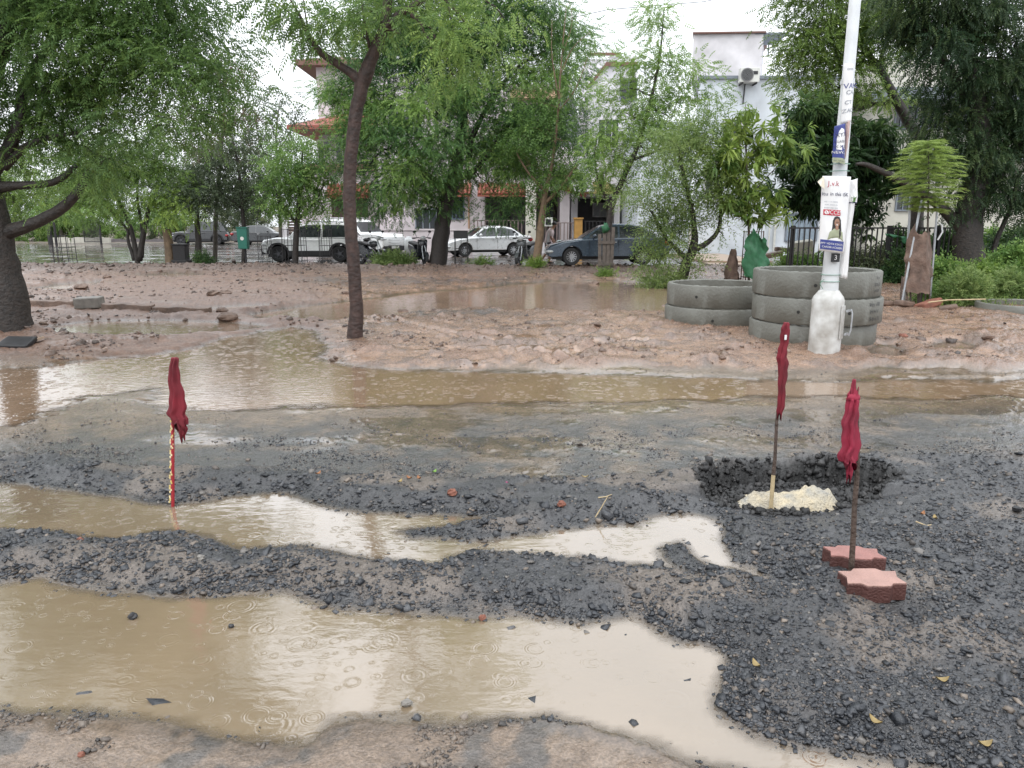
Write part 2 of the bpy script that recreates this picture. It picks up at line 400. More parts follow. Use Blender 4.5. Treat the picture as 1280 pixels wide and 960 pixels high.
    film = np.maximum(film, T['farroad'] * ss(.0, .4, nb * .5 + .6 * fbm(x * .5, y * 2, 3, 102) + .15 + .3 * ss(500, 200, T['u'])))
    film = np.maximum(film, .38 * (1 - T['verge']) * T['mud'] * T['left'] * ss(.36, .6, fbm(x * 1.2, y * 2.4, 4, 103) + .25 * ss(400, 430, T['v'])))
    film = np.maximum(film, .8 * T['mud'] * (1 - T['left']) * ss(.25, .6, fbm(x * 1.6, y * 3.0, 4, 105)) * ss(27, 20, y))
    film = np.maximum(film, T['bmud'] * ss(.15, .5, fbm(x * 3, y * 3, 4, 104)) * .7)
    rough = .15 * T['road'] + .33 * g + (.25 + .25 * T['left'] + .15 * T['verge']) * T['mud'] + .36 * T['bmud'] + .22 * T['farroad'] + .6 * T['yard']
    rough = rough * (1 - .45 * wetedge) * (1 - film) + .05 * film * (1 - T['dep']) + .62 * T['dep']
    bump = (.5 * T['road'] + .9 * g + .75 * T['mud'] + .7 * T['bmud'] + .3 * T['farroad'] + .5 * T['yard']) * (1 - .88 * film) * (1 - .5 * wetedge)
    ny, nx = X.shape
    idx = np.arange(ny * nx).reshape(ny, nx)
    Fq = np.stack([idx[:-1, :-1], idx[:-1, 1:], idx[1:, 1:], idx[1:, :-1]], -1).reshape(-1, 4)
    m = bpy.data.materials.new('wet ground'); m.use_nodes = True; t = m.node_tree; b = t.nodes['Principled BSDF']; b.inputs['Specular IOR Level'].default_value = .8
    A = {}
    for nm in ('soil', 'wet', 'grain'):
        a = t.nodes.new('ShaderNodeAttribute'); a.attribute_name = nm; A[nm] = a
    tcx = t.nodes.new('ShaderNodeTexCoord')
    def noise(sc_, det, rgh=.6):
        n = t.nodes.new('ShaderNodeTexNoise'); n.inputs['Scale'].default_value = sc_; n.inputs['Detail'].default_value = det; n.inputs['Roughness'].default_value = rgh
        lk(t, tcx.outputs['Object'], n.inputs['Vector']); return n
    nA, nB, nC = noise(95, 4), noise(30, 6), noise(4.5, 5)
    def mr(n, a, bb):
        r = t.nodes.new('ShaderNodeMapRange'); r.inputs[1].default_value = .3; r.inputs[2].default_value = .7; r.inputs[3].default_value = a; r.inputs[4].default_value = bb
        lk(t, n.outputs['Fac'], r.inputs[0]); return r
    r1, r2 = mr(nA, .62, 1.4), mr(nC, .8, 1.2)
    mu = t.nodes.new('ShaderNodeMath'); mu.operation = 'MULTIPLY'; lk(t, r1.outputs[0], mu.inputs[0]); lk(t, r2.outputs[0], mu.inputs[1])
    sv = t.nodes.new('ShaderNodeVectorMath'); sv.operation = 'SCALE'; lk(t, A['soil'].outputs['Color'], sv.inputs[0]); lk(t, mu.outputs[0], sv.inputs['Scale'])
    lk(t, sv.outputs[0], b.inputs['Base Color'])
    r3 = mr(nB, .75, 1.3); m3 = t.nodes.new('ShaderNodeMath'); m3.operation = 'MULTIPLY'; lk(t, r3.outputs[0], m3.inputs[0]); lk(t, A['wet'].outputs['Fac'], m3.inputs[1]); lk(t, m3.outputs[0], b.inputs['Roughness'])
    ad = t.nodes.new('ShaderNodeMath'); ad.operation = 'MULTIPLY_ADD'; ad.inputs[1].default_value = .6
    lk(t, nA.outputs['Fac'], ad.inputs[0]); lk(t, nB.outputs['Fac'], ad.inputs[2])
    bp = t.nodes.new('ShaderNodeBump'); bp.inputs['Distance'].default_value = .016
    lk(t, ad.outputs[0], bp.inputs['Height']); lk(t, A['grain'].outputs['Fac'], bp.inputs['Strength']); lk(t, bp.outputs[0], b.inputs['Normal'])
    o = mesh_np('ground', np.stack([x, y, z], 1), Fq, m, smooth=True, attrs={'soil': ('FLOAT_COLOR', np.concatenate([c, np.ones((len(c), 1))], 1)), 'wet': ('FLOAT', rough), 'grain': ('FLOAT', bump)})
    tag(o, 'wet broken road and brown mud under the rain', kind='structure')
    return o
build_ground()
# ------------------------------------------------------------------ water
def water_mat(name, c, rings, rscale, rip, rough=.03, coat=1.0):
    m = bpy.data.materials.new(name); m.use_nodes = True; t = m.node_tree; b = t.nodes['Principled BSDF']
    b.inputs['IOR'].default_value = 1.6; b.inputs['Roughness'].default_value = rough; b.inputs['Specular IOR Level'].default_value = 1.0
    tcx = t.nodes.new('ShaderNodeTexCoord')
    n = t.nodes.new('ShaderNodeTexNoise'); n.inputs['Scale'].default_value = 1.3; n.inputs['Detail'].default_value = 6; n.inputs['Distortion'].default_value = .6
    lk(t, tcx.outputs['Object'], n.inputs['Vector'])
    cr = t.nodes.new('ShaderNodeValToRGB'); cr.color_ramp.elements[0].position = .3; cr.color_ramp.elements[1].position = .72
    cr.color_ramp.elements[0].color = (*[q * .86 for q in c], 1); cr.color_ramp.elements[1].color = (*[q * 1.12 for q in c], 1)
    lk(t, n.outputs['Fac'], cr.inputs[0]); lk(t, cr.outputs[0], b.inputs['Base Color'])
    hs_ = []
    for k, (scl, amp) in enumerate(((rscale, 1.0), (rscale * 2.1, .6), (rscale * .62, .8))):
        vo = t.nodes.new('ShaderNodeTexVoronoi'); vo.feature = 'F1'; vo.inputs['Scale'].default_value = scl
        mp = t.nodes.new('ShaderNodeMapping'); mp.inputs['Location'].default_value = (3.7 * k, 1.9 * k, 0); mp.inputs['Scale'].default_value = (1, 1, 0)
        lk(t, tcx.outputs['Object'], mp.inputs['Vector']); lk(t, mp.outputs[0], vo.inputs['Vector'])
        sx = t.nodes.new('ShaderNodeSeparateColor'); lk(t, vo.outputs['Color'], sx.inputs[0])
        # ring of radius r0 (random per drop), a few waves wide
        sub = t.nodes.new('ShaderNodeMath'); sub.operation = 'MULTIPLY_ADD'; sub.inputs[1].default_value = -.42
        lk(t, sx.outputs[0], sub.inputs[0]); lk(t, vo.outputs['Distance'], sub.inputs[2])
        sq = t.nodes.new('ShaderNodeMath'); sq.operation = 'MULTIPLY'; lk(t, sub.outputs[0], sq.inputs[0]); lk(t, sub.outputs[0], sq.inputs[1])
        ex = t.nodes.new('ShaderNodeMath'); ex.operation = 'MULTIPLY'; ex.inputs[1].default_value = -110.; lk(t, sq.outputs[0], ex.inputs[0])
        ee = t.nodes.new('ShaderNodeMath'); ee.operation = 'EXPONENT'; lk(t, ex.outputs[0], ee.inputs[0])
        sn = t.nodes.new('ShaderNodeMath'); sn.operation = 'MULTIPLY'; sn.inputs[1].default_value = 62.; lk(t, sub.outputs[0], sn.inputs[0])
        si = t.nodes.new('ShaderNodeMath'); si.operation = 'SINE'; lk(t, sn.outputs[0], si.inputs[0])
        pr = t.nodes.new('ShaderNodeMath'); pr.operation = 'MULTIPLY'; lk(t, si.outputs[0], pr.inputs[0]); lk(t, ee.outputs[0], pr.inputs[1])
        gt = t.nodes.new('ShaderNodeMath'); gt.operation = 'GREATER_THAN'; gt.inputs[1].default_value = .45; lk(t, sx.outputs[1], gt.inputs[0])
        p2 = t.nodes.new('ShaderNodeMath'); p2.operation = 'MULTIPLY'; lk(t, pr.outputs[0], p2.inputs[0]); lk(t, gt.outputs[0], p2.inputs[1])
        p3 = t.nodes.new('ShaderNodeMath'); p3.operation = 'MULTIPLY'; p3.inputs[1].default_value = amp * rings; lk(t, p2.outputs[0], p3.inputs[0])
        hs_.append(p3)
    s1 = t.nodes.new('ShaderNodeMath'); lk(t, hs_[0].outputs[0], s1.inputs[0]); lk(t, hs_[1].outputs[0], s1.inputs[1])
    s2 = t.nodes.new('ShaderNodeMath'); lk(t, s1.outputs[0], s2.inputs[0]); lk(t, hs_[2].outputs[0], s2.inputs[1])
    nw = t.nodes.new('ShaderNodeTexNoise'); nw.inputs['Scale'].default_value = 14; nw.inputs['Detail'].default_value = 3
    mp = t.nodes.new('ShaderNodeMapping'); mp.inputs['Scale'].default_value = (.7, 1.3, 1); lk(t, tcx.outputs['Object'], mp.inputs['Vector']); lk(t, mp.outputs[0], nw.inputs['Vector'])
    s3 = t.nodes.new('ShaderNodeMath'); s3.operation = 'MULTIPLY_ADD'; s3.inputs[1].default_value = rip; lk(t, nw.outputs['Fac'], s3.inputs[0]); lk(t, s2.outputs[0], s3.inputs[2])
    bp = t.nodes.new('ShaderNodeBump'); bp.inputs['Strength'].default_value = 1.0; bp.inputs['Distance'].default_value = .001
    lk(t, s3.outputs[0], bp.inputs['Height']); lk(t, bp.outputs[0], b.inputs['Normal'])
    at = t.nodes.new('ShaderNodeAttribute'); at.attribute_name = 'depth'
    tr = t.nodes.new('ShaderNodeBsdfTransparent'); mx = t.nodes.new('ShaderNodeMixShader'); out = t.nodes['Material Output']
    lk(t, at.outputs['Fac'], mx.inputs[0]); lk(t, tr.outputs[0], mx.inputs[1]); lk(t, b.outputs[0], mx.inputs[2]); lk(t, mx.outputs[0], out.inputs[0])
    b.inputs['Coat Weight'].default_value = coat; b.inputs['Coat IOR'].default_value = 1.6; b.inputs['Coat Roughness'].default_value = rough; lk(t, bp.outputs[0], b.inputs['Coat Normal'])
    return m
W_MUD = (.195, .146, .094)
WM = {'near': water_mat('muddy puddle water', W_MUD, .25, 9.5, 1.5, .07, .62), 'mid': water_mat('pale muddy water', (.20, .152, .102), .28, 9.5, 1.5, .06, .75), 'gutter': water_mat('running brown water', (.235, .157, .100), .7, 8, 2.2, .09, .38),
      'sheet': water_mat('thin sheet of rain water', (.24, .165, .115), .5, 6, 2.6, .10, .5),
      'pool': water_mat('pool of brown water', (.26, .175, .122), .5, 5, 2.2, .08, .15)}
def build_water():
    for k, poly in PUDW.items():
        poly = poly.copy(); poly[:, 0] = np.clip(poly[:, 0], -14, 14)
        lo = poly.min(0) - .15; hi = poly.max(0) + .15; lo[1] = max(lo[1], 1.25)
        st = .024 if lo[1] < 3.0 else .03 if lo[1] < 5 else .08
        xs = np.arange(lo[0], hi[0] + st, st); ys = np.arange(lo[1], hi[1] + st, st)
        X, Y = np.meshgrid(xs, ys); x = X.ravel(); y = Y.ravel()
        far = np.clip(y / 4, .6, 3.0)
        mgn = .10 if lo[1] < 5 else .3
        sd = sdpoly(x, y, poly).reshape(X.shape)
        keep = (sd[:-1, :-1] < mgn) | (sd[1:, 1:] < mgn)
        idx = np.arange(X.size).reshape(X.shape)
        Fq = np.stack([idx[:-1, :-1], idx[:-1, 1:], idx[1:, 1:], idx[1:, :-1]], -1)[keep]
        us, inv = np.unique(Fq.ravel(), return_inverse=True)
        V = np.stack([x[us], y[us], np.zeros(len(us)) + .0005], 1)
        zt = terrain(x[us], y[us])['z']; wd = .008 if lo[1] < 3 else .008 if lo[1] < 5 else .02
        o = mesh_np('water', V, inv.reshape(-1, 4), WM.get(k, WM['sheet']), smooth=True, attrs={'depth': ('FLOAT', .25 + .75 * ss(-.002, wd, -zt))})
        tag(o, kind='structure')
build_water()
# ------------------------------------------------------------------ loose stone
def chips(name, label, x, y, z, size, flat, matl, sink=.25, tilt=.45, cat='gravel'):
    N = len(x)
    base = np.array([(-1, -1, -1), (1, -1, -1), (1, 1, -1), (-1, 1, -1), (-1, -1, 1), (1, -1, 1), (1, 1, 1), (-1, 1, 1)], float) * .5
    base[4:, :2] *= .72
    V = base[None] * np.ones((N, 1, 1)) + rng.uniform(-.24, .24, (N, 8, 3)) * np.array((1, 1, .45))
    asp = rng.uniform(.6, 1.25, (N, 3)); asp[:, 2] = flat * rng.uniform(.7, 1.4, N)
    V = V * asp[:, None, :] * size[:, None, None]
    th = rng.uniform(0, 2 * np.pi, N); a = rng.normal(0, tilt, N); b2 = rng.normal(0, tilt, N)
    ca, sa = np.cos(a), np.sin(a); y1 = V[:, :, 1] * ca[:, None] - V[:, :, 2] * sa[:, None]; z1 = V[:, :, 1] * sa[:, None] + V[:, :, 2] * ca[:, None]
    cb, sb = np.cos(b2), np.sin(b2); x1 = V[:, :, 0] * cb[:, None] + z1 * sb[:, None]; z2 = -V[:, :, 0] * sb[:, None] + z1 * cb[:, None]
    ct, st = np.cos(th), np.sin(th)
    X = x1 * ct[:, None] - y1 * st[:, None] + x[:, None]; Y = x1 * st[:, None] + y1 * ct[:, None] + y[:, None]
    Z = z2 + (z + size * flat * (.5 - sink))[:, None]
    q = np.array([(0, 3, 2, 1), (4, 5, 6, 7), (0, 1, 5, 4), (1, 2, 6, 5), (2, 3, 7, 6), (3, 0, 4, 7)])
    Fq = (q[None] + (np.arange(N) * 8)[:, None, None]).reshape(-1, 4)
    o = mesh_np(name, np.stack([X, Y, Z], -1).reshape(-1, 3), Fq, matl)
    tag(o, label, cat, kind='stuff'); return o
def isl_mat(name, cols, rough, bump=.3, bs=60, spec=.5):
    m = bpy.data.materials.new(name); m.use_nodes = True; t = m.node_tree; b = t.nodes['Principled BSDF']
    ge = t.nodes.new('ShaderNodeNewGeometry'); cr = t.nodes.new('ShaderNodeValToRGB'); cr.color_ramp.interpolation = 'LINEAR'
    e = cr.color_ramp.elements
    while len(e) < len(cols): e.new(.5)
    for i, (p, c) in enumerate(cols): e[i].position = p; e[i].color = (*c, 1)
    lk(t, ge.outputs['Random Per Island'], cr.inputs[0]); lk(t, cr.outputs[0], b.inputs['Base Color'])
    b.inputs['Roughness'].default_value = rough; b.inputs['Specular IOR Level'].default_value = spec
    tcx = t.nodes.new('ShaderNodeTexCoord'); n = t.nodes.new('ShaderNodeTexNoise'); n.inputs['Scale'].default_value = bs; n.inputs['Detail'].default_value = 4
    lk(t, tcx.outputs['Object'], n.inputs['Vector']); bp = t.nodes.new('ShaderNodeBump'); bp.inputs['Strength'].default_value = bump; bp.inputs['Distance'].default_value = .01
    lk(t, n.outputs['Fac'], bp.inputs['Height']); lk(t, bp.outputs[0], b.inputs['Normal'])
    return m
M_CHIP = isl_mat('wet tarmac chips', [(0, (.016, .018, .022)), (.6, (.036, .039, .045)), (.92, (.068, .069, .073)), (1, (.15, .135, .12))], .34, .4, 120)
M_LUMP = isl_mat('black tarmac lumps', [(0, (.010, .010, .010)), (.6, (.022, .021, .021)), (1, (.045, .043, .042))], .55, .6, 80)
M_CHIPB = isl_mat('muddy stone chips', [(0, (.05, .045, .042)), (.5, (.10, .083, .07)), (1, (.19, .155, .125))], .5)
M_CLOD = isl_mat('mud clods', [(0, (.09, .06, .046)), (.5, (.16, .11, .083)), (1, (.25, .18, .14))], .36, .6, 40)
M_RUB = isl_mat('dark wet rubble', [(0, (.05, .04, .036)), (.5, (.10, .07, .055)), (.95, (.14, .095, .075)), (1, (.17, .145, .13))], .45, .5, 40)
def scatter_near():
    N = 700000
    y = 1.5 * (5.2 / 1.5) ** rng.random(N)          # denser near, as the eye sees it
    x = rng.uniform(-1, 1, N) * (1.2 + .85 * y)
    T = terrain(x, y)
    patch = ss(-.35, .35, fbm(x * 2.6, y * 2.6, 4, 201))
    crest = ss(.35, .03, T['sdw'])
    right = ss(860, 960, T['u'])
    p2 = ss(-.2, .5, fbm(x * 6.5, y * 6.5, 3, 203)); dens = T['grav'] * (.03 + .44 * patch * (.12 + .88 * p2) + .34 * crest * (.3 + .7 * p2) + .12 * right) + T['bmud'] * .20 * ss(.05, .5, fbm(x * 4, y * 4, 3, 202)) + T['road'] * .012
    dens = np.where(T['sdw'] < -.0, .0, dens)
    dens = np.where((T['sdw'] < 0) & (T['sdw'] > -.12), .05 * T['grav'], dens)
    dens = np.where(T['hd'] < .03, .0, dens)
    keep = rng.random(N) < dens * np.clip(3.2 / y, .55, 1.6) * .8
    x, y = x[keep], y[keep]; z = T['z'][keep]; g = T['grav'][keep]; u = T['u'][keep]; hd = T['hd'][keep]
    n = len(x)
    size = np.clip(np.exp(rng.normal(-4.90, .55, n)), .004, .036)
    size = size * np.where(u > 900, .95, 1.0) * (1 + .25 * ss(2.2, 3.6, y))
    isb = (rng.random(n) < .12) | (g < .3)
    chips('gravel', 'dark broken tarmac chips lying over the ripped road', x[~isb], y[~isb], z[~isb], size[~isb], .30, M_CHIP, tilt=.28)
    chips('gravel', 'brown muddy stone chips mixed into the tarmac', x[isb], y[isb], z[isb], size[isb] * .8, .5, M_CHIPB)
    k = 9500; x = rng.uniform(HOLE[:, 0].min(), HOLE[:, 0].max(), k); y = rng.uniform(HOLE[:, 1].min(), HOLE[:, 1].max(), k); T = terrain(x, y); m = (T['hd'] < np.where(rng.random(k) < .6, .02, -.05)) & (rng.random(k) < .8)
    chips('gravel', 'black crumbled tarmac lumps lining the open hole', x[m], y[m], T['z'][m], np.clip(np.exp(rng.normal(-4.1, .5, m.sum())), .008, .05), .6, M_LUMP, tilt=.6)
    # broken slabs along the ridge crests
    N = 9000; y = rng.uniform(1.7, 4.8, N); x = rng.uniform(-1, 1, N) * (1 + .8 * y); T = terrain(x, y)
    w = T['grav'] * (ss(.24, .06, T['sdw']) * .75 * (T['sdw'] > .01) + .10) + .35 * ((np.abs(T['hd'] - .04) < .04) & (y < 4.25))
    keep = rng.random(N) < w * .32
    x, y, z = x[keep], y[keep], T['z'][keep]; n = len(x)
    chips('gravel', 'larger slabs of broken tarmac along the ridges', x, y, z, rng.uniform(.018, .050, n) * np.clip(rng.random(n) + .4, .4, 1.2), .4, M_CHIP, sink=.35, tilt=.35)
scatter_near()
def scatter_road():
    N = 150000; y = rng.uniform(4.3, 8.2, N); x = rng.uniform(-1, 1, N) * (1.4 + .82 * y); T = terrain(x, y)
    keep = rng.random(N) < T['road'] * (T['sdw'] > .01) * (.03 + .55 * ss(-.1, .6, fbm(x * 2.1, y * 3.4, 4, 221)) * ss(6.2, 4.9, y))
    x, y, z = x[keep], y[keep], T['z'][keep]; n = len(x)
    size = np.clip(np.exp(rng.normal(-5.0, .45, n)), .004, .03)
    b = rng.random(n) < .35
    chips('grit', 'fine dark grit washed over the wet tarmac', x[~b], y[~b], z[~b], size[~b], .5, M_CHIP, cat='grit')
    chips('grit', 'fine brown grit washed over the wet tarmac', x[b], y[b], z[b], size[b], .5, M_CHIPB, cat='grit')
scatter_road()
def scatter_far():
    N = 90000
    y = 8.0 * (27.9 / 8.0) ** rng.random(N); x = rng.uniform(-1, 1, N) * (2 + .80 * y); T = terrain(x, y)
    patch = ss(.0, .5, fbm(x * 1.3, y * 1.3, 4, 211))
    d = T['mud'] * (.03 + .38 * patch * T['flat'] + .34 * T['left'] * patch + .9 * T['verge'] + .3 * ss(22, 25, y))
    d = np.where(T['sdw'] < -.05, .004, d)
    keep = (rng.random(N) < d * .55) & ~((np.abs(T['u'] - 219) < 14) & (np.abs(T['v'] - 440) < 16))
    x, y, z = x[keep], y[keep], T['z'][keep]; le = T['left'][keep]; n = len(x)
    size = np.clip(np.exp(rng.normal(-3.85, .6, n)), .010, .11) * (1 + .25 * ss(14, 26, y))
    rb = (rng.random(n) < .12 + .5 * le + .5 * (y > 22))
    chips('clods', 'pinkish brown mud clods on the washed verge', x[~rb], y[~rb], z[~rb], size[~rb], .5, M_CLOD, sink=.4, cat='mud')
    chips('rubble', 'dark wet rubble strewn over the far dug-up ground', x[rb], y[rb], z[rb], size[rb] * 1.15, .5, M_RUB, sink=.3, cat='rubble')
scatter_far()
# ================================================================== TREES
def leaf_mat(name, cols, trans=.45, rough=.45):
    """cols: dark (old leaf) .. light (new leaf); 'age' is set per spray"""
    m = bpy.data.materials.new(name); m.use_nodes = True; t = m.node_tree; b = t.nodes['Principled BSDF']; out = t.nodes['Material Output']
    at = t.nodes.new('ShaderNodeAttribute'); at.attribute_name = 'age'
    ge = t.nodes.new('ShaderNodeNewGeometry')
    ma = t.nodes.new('ShaderNodeMath'); ma.operation = 'MULTIPLY_ADD'; ma.inputs[1].default_value = .3
    lk(t, ge.outputs['Random Per Island'], ma.inputs[0]); lk(t, at.outputs['Fac'], ma.inputs[2])
    cr = t.nodes.new('ShaderNodeValToRGB'); e = cr.color_ramp.elements
    while len(e) < len(cols): e.new(.5)
    for i, (p, c) in enumerate(cols): e[i].position = p; e[i].color = (*c, 1)
    lk(t, ma.outputs[0], cr.inputs[0]); lk(t, cr.outputs[0], b.inputs['Base Color'])
    b.inputs['Roughness'].default_value = rough; b.inputs['Specular IOR Level'].default_value = .3
    tr = t.nodes.new('ShaderNodeBsdfTranslucent'); lk(t, cr.outputs[0], tr.inputs[0])
    mx = t.nodes.new('ShaderNodeMixShader'); mx.inputs[0].default_value = trans
    lk(t, b.outputs[0], mx.inputs[1]); lk(t, tr.outputs[0], mx.inputs[2]); lk(t, mx.outputs[0], out.inputs[0])
    return m
def rhomb(p, d, L, w, up):
    d = d / (np.linalg.norm(d) + 1e-9); s = np.cross(d, up); s = s / (np.linalg.norm(s) + 1e-9)
    return [p, p + d * L * .42 + s * w * .5, p + d * L, p + d * L * .42 - s * w * .5]
def t_pinnate(n=6, L=.28, ll=.07, w=.02, droop=.5, ang=50):
    """compound leaf along +x, curving down"""
    vs = []
    for i in range(n):
        q = (i + .6) / n; p = np.array((L * q, 0, -droop * L * q * q)); tx = np.array((1, 0, -2 * droop * q)); tx /= np.linalg.norm(tx)
        for sgn in (-1, 1):
            d = tx * math.cos(R(ang)) + np.array((0, sgn, 0)) * math.sin(R(ang)) + np.array((0, 0, -.35))
            vs += rhomb(p, d, ll * (1 - .35 * abs(q - .45)), w, np.array((0, sgn * .25, 1.)))
    d = np.array((1, 0, -2 * droop)); vs += rhomb(np.array((L, 0, -droop * L)), d, ll, w, np.array((0, 0, 1.)))
    return np.array(vs)
def t_sprig(n=7, L=.35, ll=.10, w=.045, droop=.3, ang=45, seed=1):
    r = np.random.default_rng(seed); vs = []
    for i in range(n):
        q = (i + .5) / n; p = np.array((L * q, 0, -droop * L * q * q)); ph = i * 2.4
        d = np.array((math.cos(R(ang)), math.sin(R(ang)) * math.cos(ph), math.sin(R(ang)) * math.sin(ph) - .25))
        vs += rhomb(p, d, ll * r.uniform(.7, 1.1), w, np.array((r.normal(0, .4), r.normal(0, .4), 1.)))
    return np.array(vs)
def t_rosette(n=11, L=.22, w=.05, seed=2):
    r = np.random.default_rng(seed); vs = []
    for i in range(n):
        ph = i * 2.4; el = r.uniform(-.7, .5)
        d = np.array((.35 + .5 * r.random(), math.cos(ph) * .9, math.sin(ph) * .9)) + np.array((0, 0, el * .3 - .25))
        d /= np.linalg.norm(d); s = np.cross(d, (0, 0, 1.)); s /= np.linalg.norm(s) + 1e-9
        l = L * r.uniform(.7, 1.1); mid = d * l * .55; tip = d * l + np.array((0, 0, -.28 * l))
        vs += [np.zeros(3), mid + s * w * .5, tip, mid - s * w * .5]
    return np.array(vs)
def place_leaves(pos, dirs, scale, tmpl, age, name, m, parent, roll=.5):
    N = len(pos); d = dirs / (np.linalg.norm(dirs, axis=1, keepdims=True) + 1e-9)
    up = np.array((0, 0, 1.)) + rng.normal(0, roll, (N, 3))
    s = np.cross(up, d); s /= np.linalg.norm(s, axis=1, keepdims=True) + 1e-9
    w = np.cross(d, s)
    k = len(tmpl)
    V = (tmpl[None, :, 0:1] * d[:, None, :] + tmpl[None, :, 1:2] * s[:, None, :] + tmpl[None, :, 2:3] * w[:, None, :]) * scale[:, None, None] + pos[:, None, :]
    Fq = np.arange(N * k).reshape(-1, 4)
    return mesh_np(name, V.reshape(-1, 3), Fq, m, parent, smooth=False, attrs={'age': ('FLOAT', np.repeat(age, k))})
def rdir(n):
    v = rng.normal(0, 1, (n, 3)); return v / np.linalg.norm(v, axis=1, keepdims=True)
DENS = 2.6; LSZ = 1.3; NLEAF = 0
M_BARK = mat('dark wet bark', (.030, .023, .019), .6, var=.6, scale=14, bump=1.0, bscale=26)
M_BARKR = mat('red brown wet bark', (.048, .027, .022), .6, var=.6, scale=10, bump=1.0, bscale=22)
M_BARKT = mat('tan bark', (.17, .115, .07), .65, var=.35, scale=9, bump=.7, bscale=30)
M_BARKG = mat('grey bark', (.10, .085, .07), .65, var=.4, scale=9, bump=.7, bscale=30)
def curve_pts(a, b, sag, n=5, wob=.04):
    a = Vector(a); b = Vector(b); L = (b - a).length; out = []
    for i in range(n + 1):
        t = i / n; p = a.lerp(b, t); p.z += sag * L * math.sin(math.pi * t)
        if 0 < i < n: p += Vector((random.gauss(0, wob), random.gauss(0, wob), random.gauss(0, wob))) * L
        out.append(p)
    return out
def smooth_path(pts, rad, sub=4):
    pts = [Vector(p) for p in pts]; out = []; ro = []
    n = len(pts)
    for i in range(n - 1):
        p0 = pts[max(i - 1, 0)]; p1 = pts[i]; p2 = pts[i + 1]; p3 = pts[min(i + 2, n - 1)]
        for k in range(sub):
            t = k / sub
            out.append(.5 * ((2 * p1) + (p2 - p0) * t + (2 * p0 - 5 * p1 + 4 * p2 - p3) * t * t + (3 * p1 - p0 - 3 * p2 + p3) * t ** 3)); ro.append(rad[i] + (rad[i + 1] - rad[i]) * t)
    out.append(pts[-1]); ro.append(rad[-1]); return out, ro
def tree(name, label, Y, base, stems, lobes, tmpl, lm, bark, K=34, cl=.5, out=.75, droop=.35, age=(.1, .6), scale=1.0, dens=1.0, group=None, twigs=True, reach=None, leafscale=(.75, 1.15), buttress=0, trunkseg=9, cat='tree', umbrella=.0):
    """stems: lists of (u, v, radius[, dY]) on sight lines at distance Y; lobes: (u, v, ru, rv[, dY, density, age shift])"""
    b = G(*base) if isinstance(base, tuple) else base
    b = Vector((P(base[0], base[1], Y).x, Y, 0)); b.z = gz(b.x, b.y)
    root = thing(name, label, cat, b, 0, group)
    mb = MB(); ends = []
    for si, st in enumerate(stems):
        pts = []; rad = []
        for q in st:
            p = P(q[0], q[1], Y + (q[3] if len(q) > 3 else 0)); pts.append(p); rad.append(q[2])
        if si == 0:
            pts[0].z = b.z - .15
            if buttress: rad[0] *= 1 + buttress
        pp, rr = smooth_path(pts, rad)
        if rr[0] > .04:
            pp = [p + Vector((random.gauss(0, .05), random.gauss(0, .05), 0)) * rr[i] if 0 < i < len(pp) - 1 else p for i, p in enumerate(pp)]
        mb.tube(pp, rr, trunkseg)
        ends += [(p, r) for p, r in zip(pp[len(pp) // 3:], rr[len(pp) // 3:])]
    pos = []; dr = []; ag = []; sc_ = []
    for lb in lobes:
        u, v, ru, rv = lb[:4]; dY = lb[4] if len(lb) > 4 else 0; dn = lb[5] if len(lb) > 5 else 1.0; da = lb[6] if len(lb) > 6 else 0
        c = np.array(P(u, v, Y + dY)); a = S(ru, Y + dY); h = S(rv, Y + dY); r3 = np.array((a, min(a, h) * .95, h))
        n = max(3, int(dn * dens * (r3[0] * r3[2] + r3[0] * r3[1] + r3[1] * r3[2]) / (cl * cl) * 1.15 * DENS))
        d0 = rdir(n); rad = 1 - .55 * rng.random(n) ** 1.6
        d0[:, 2] = np.abs(d0[:, 2]) * np.where(rng.random(n) < .3, -1, 1)
        cc = c + d0 * r3 * rad[:, None] + rng.normal(0, .16, (n, 3)) * cl
        # limb to the lobe and twigs to the sprays
        if ends and twigs:
            cv = Vector(c); e = min(ends, key=lambda q: (q[0] - cv).length - q[1] * 2)
            lp = curve_pts(e[0], cv - Vector((0, 0, h * .25)), .06, 5, .03); r0 = min(e[1] * .55, .012 + .03 * a)
            mb.tube(lp, [r0 * (1 - .7 * i / 5) for i in range(6)], 6)
            for q in cc[:: 4]:
                s0 = lp[random.choice((2, 3, 4, 5))]
                mb.tube(curve_pts(s0, Vector(q), .08, 3, .05), [r0 * .35, r0 * .25, r0 * .16, .003], 4, cap=False)
        ca = age[0] + (age[1] - age[0]) * np.clip(.55 * rng.random(n) + .45 * rng.random() , 0, 1) + da
        for i in range(n):
            k = max(3, int(K * rng.uniform(.6, 1.3)))
            g = rng.normal(0, 1, (k, 3)) * np.array((.42, .42, .24)) * cl
            pos.append(cc[i] + g)
            dd = d0[i] * out * .4 + g / cl * out * 1.5 + rng.normal(0, .38, (k, 3)); dd[:, 2] -= droop
            dr.append(dd); ag.append(np.full(k, ca[i]) + rng.normal(0, .07, k)); sc_.append(rng.uniform(leafscale[0], leafscale[1], k) * scale * LSZ)
    fin(mb, 'trunk', bark, root, smooth='all')
    if pos:
        print(name, label[:30], 'leaves', sum(len(q) for q in pos), 'quads', sum(len(q) for q in pos) * len(tmpl) // 4)
        place_leaves(np.concatenate(pos), np.concatenate(dr), np.concatenate(sc_), tmpl, np.clip(np.concatenate(ag), 0, 1), 'crown', lm, root)
    return root
L_NEEM = leaf_mat('neem leaves', [(0, (0.030, 0.065, 0.025)), (.45, (0.115, 0.204, 0.066)), (.8, (0.207, 0.315, 0.088)), (1, (0.314, 0.429, 0.122))])
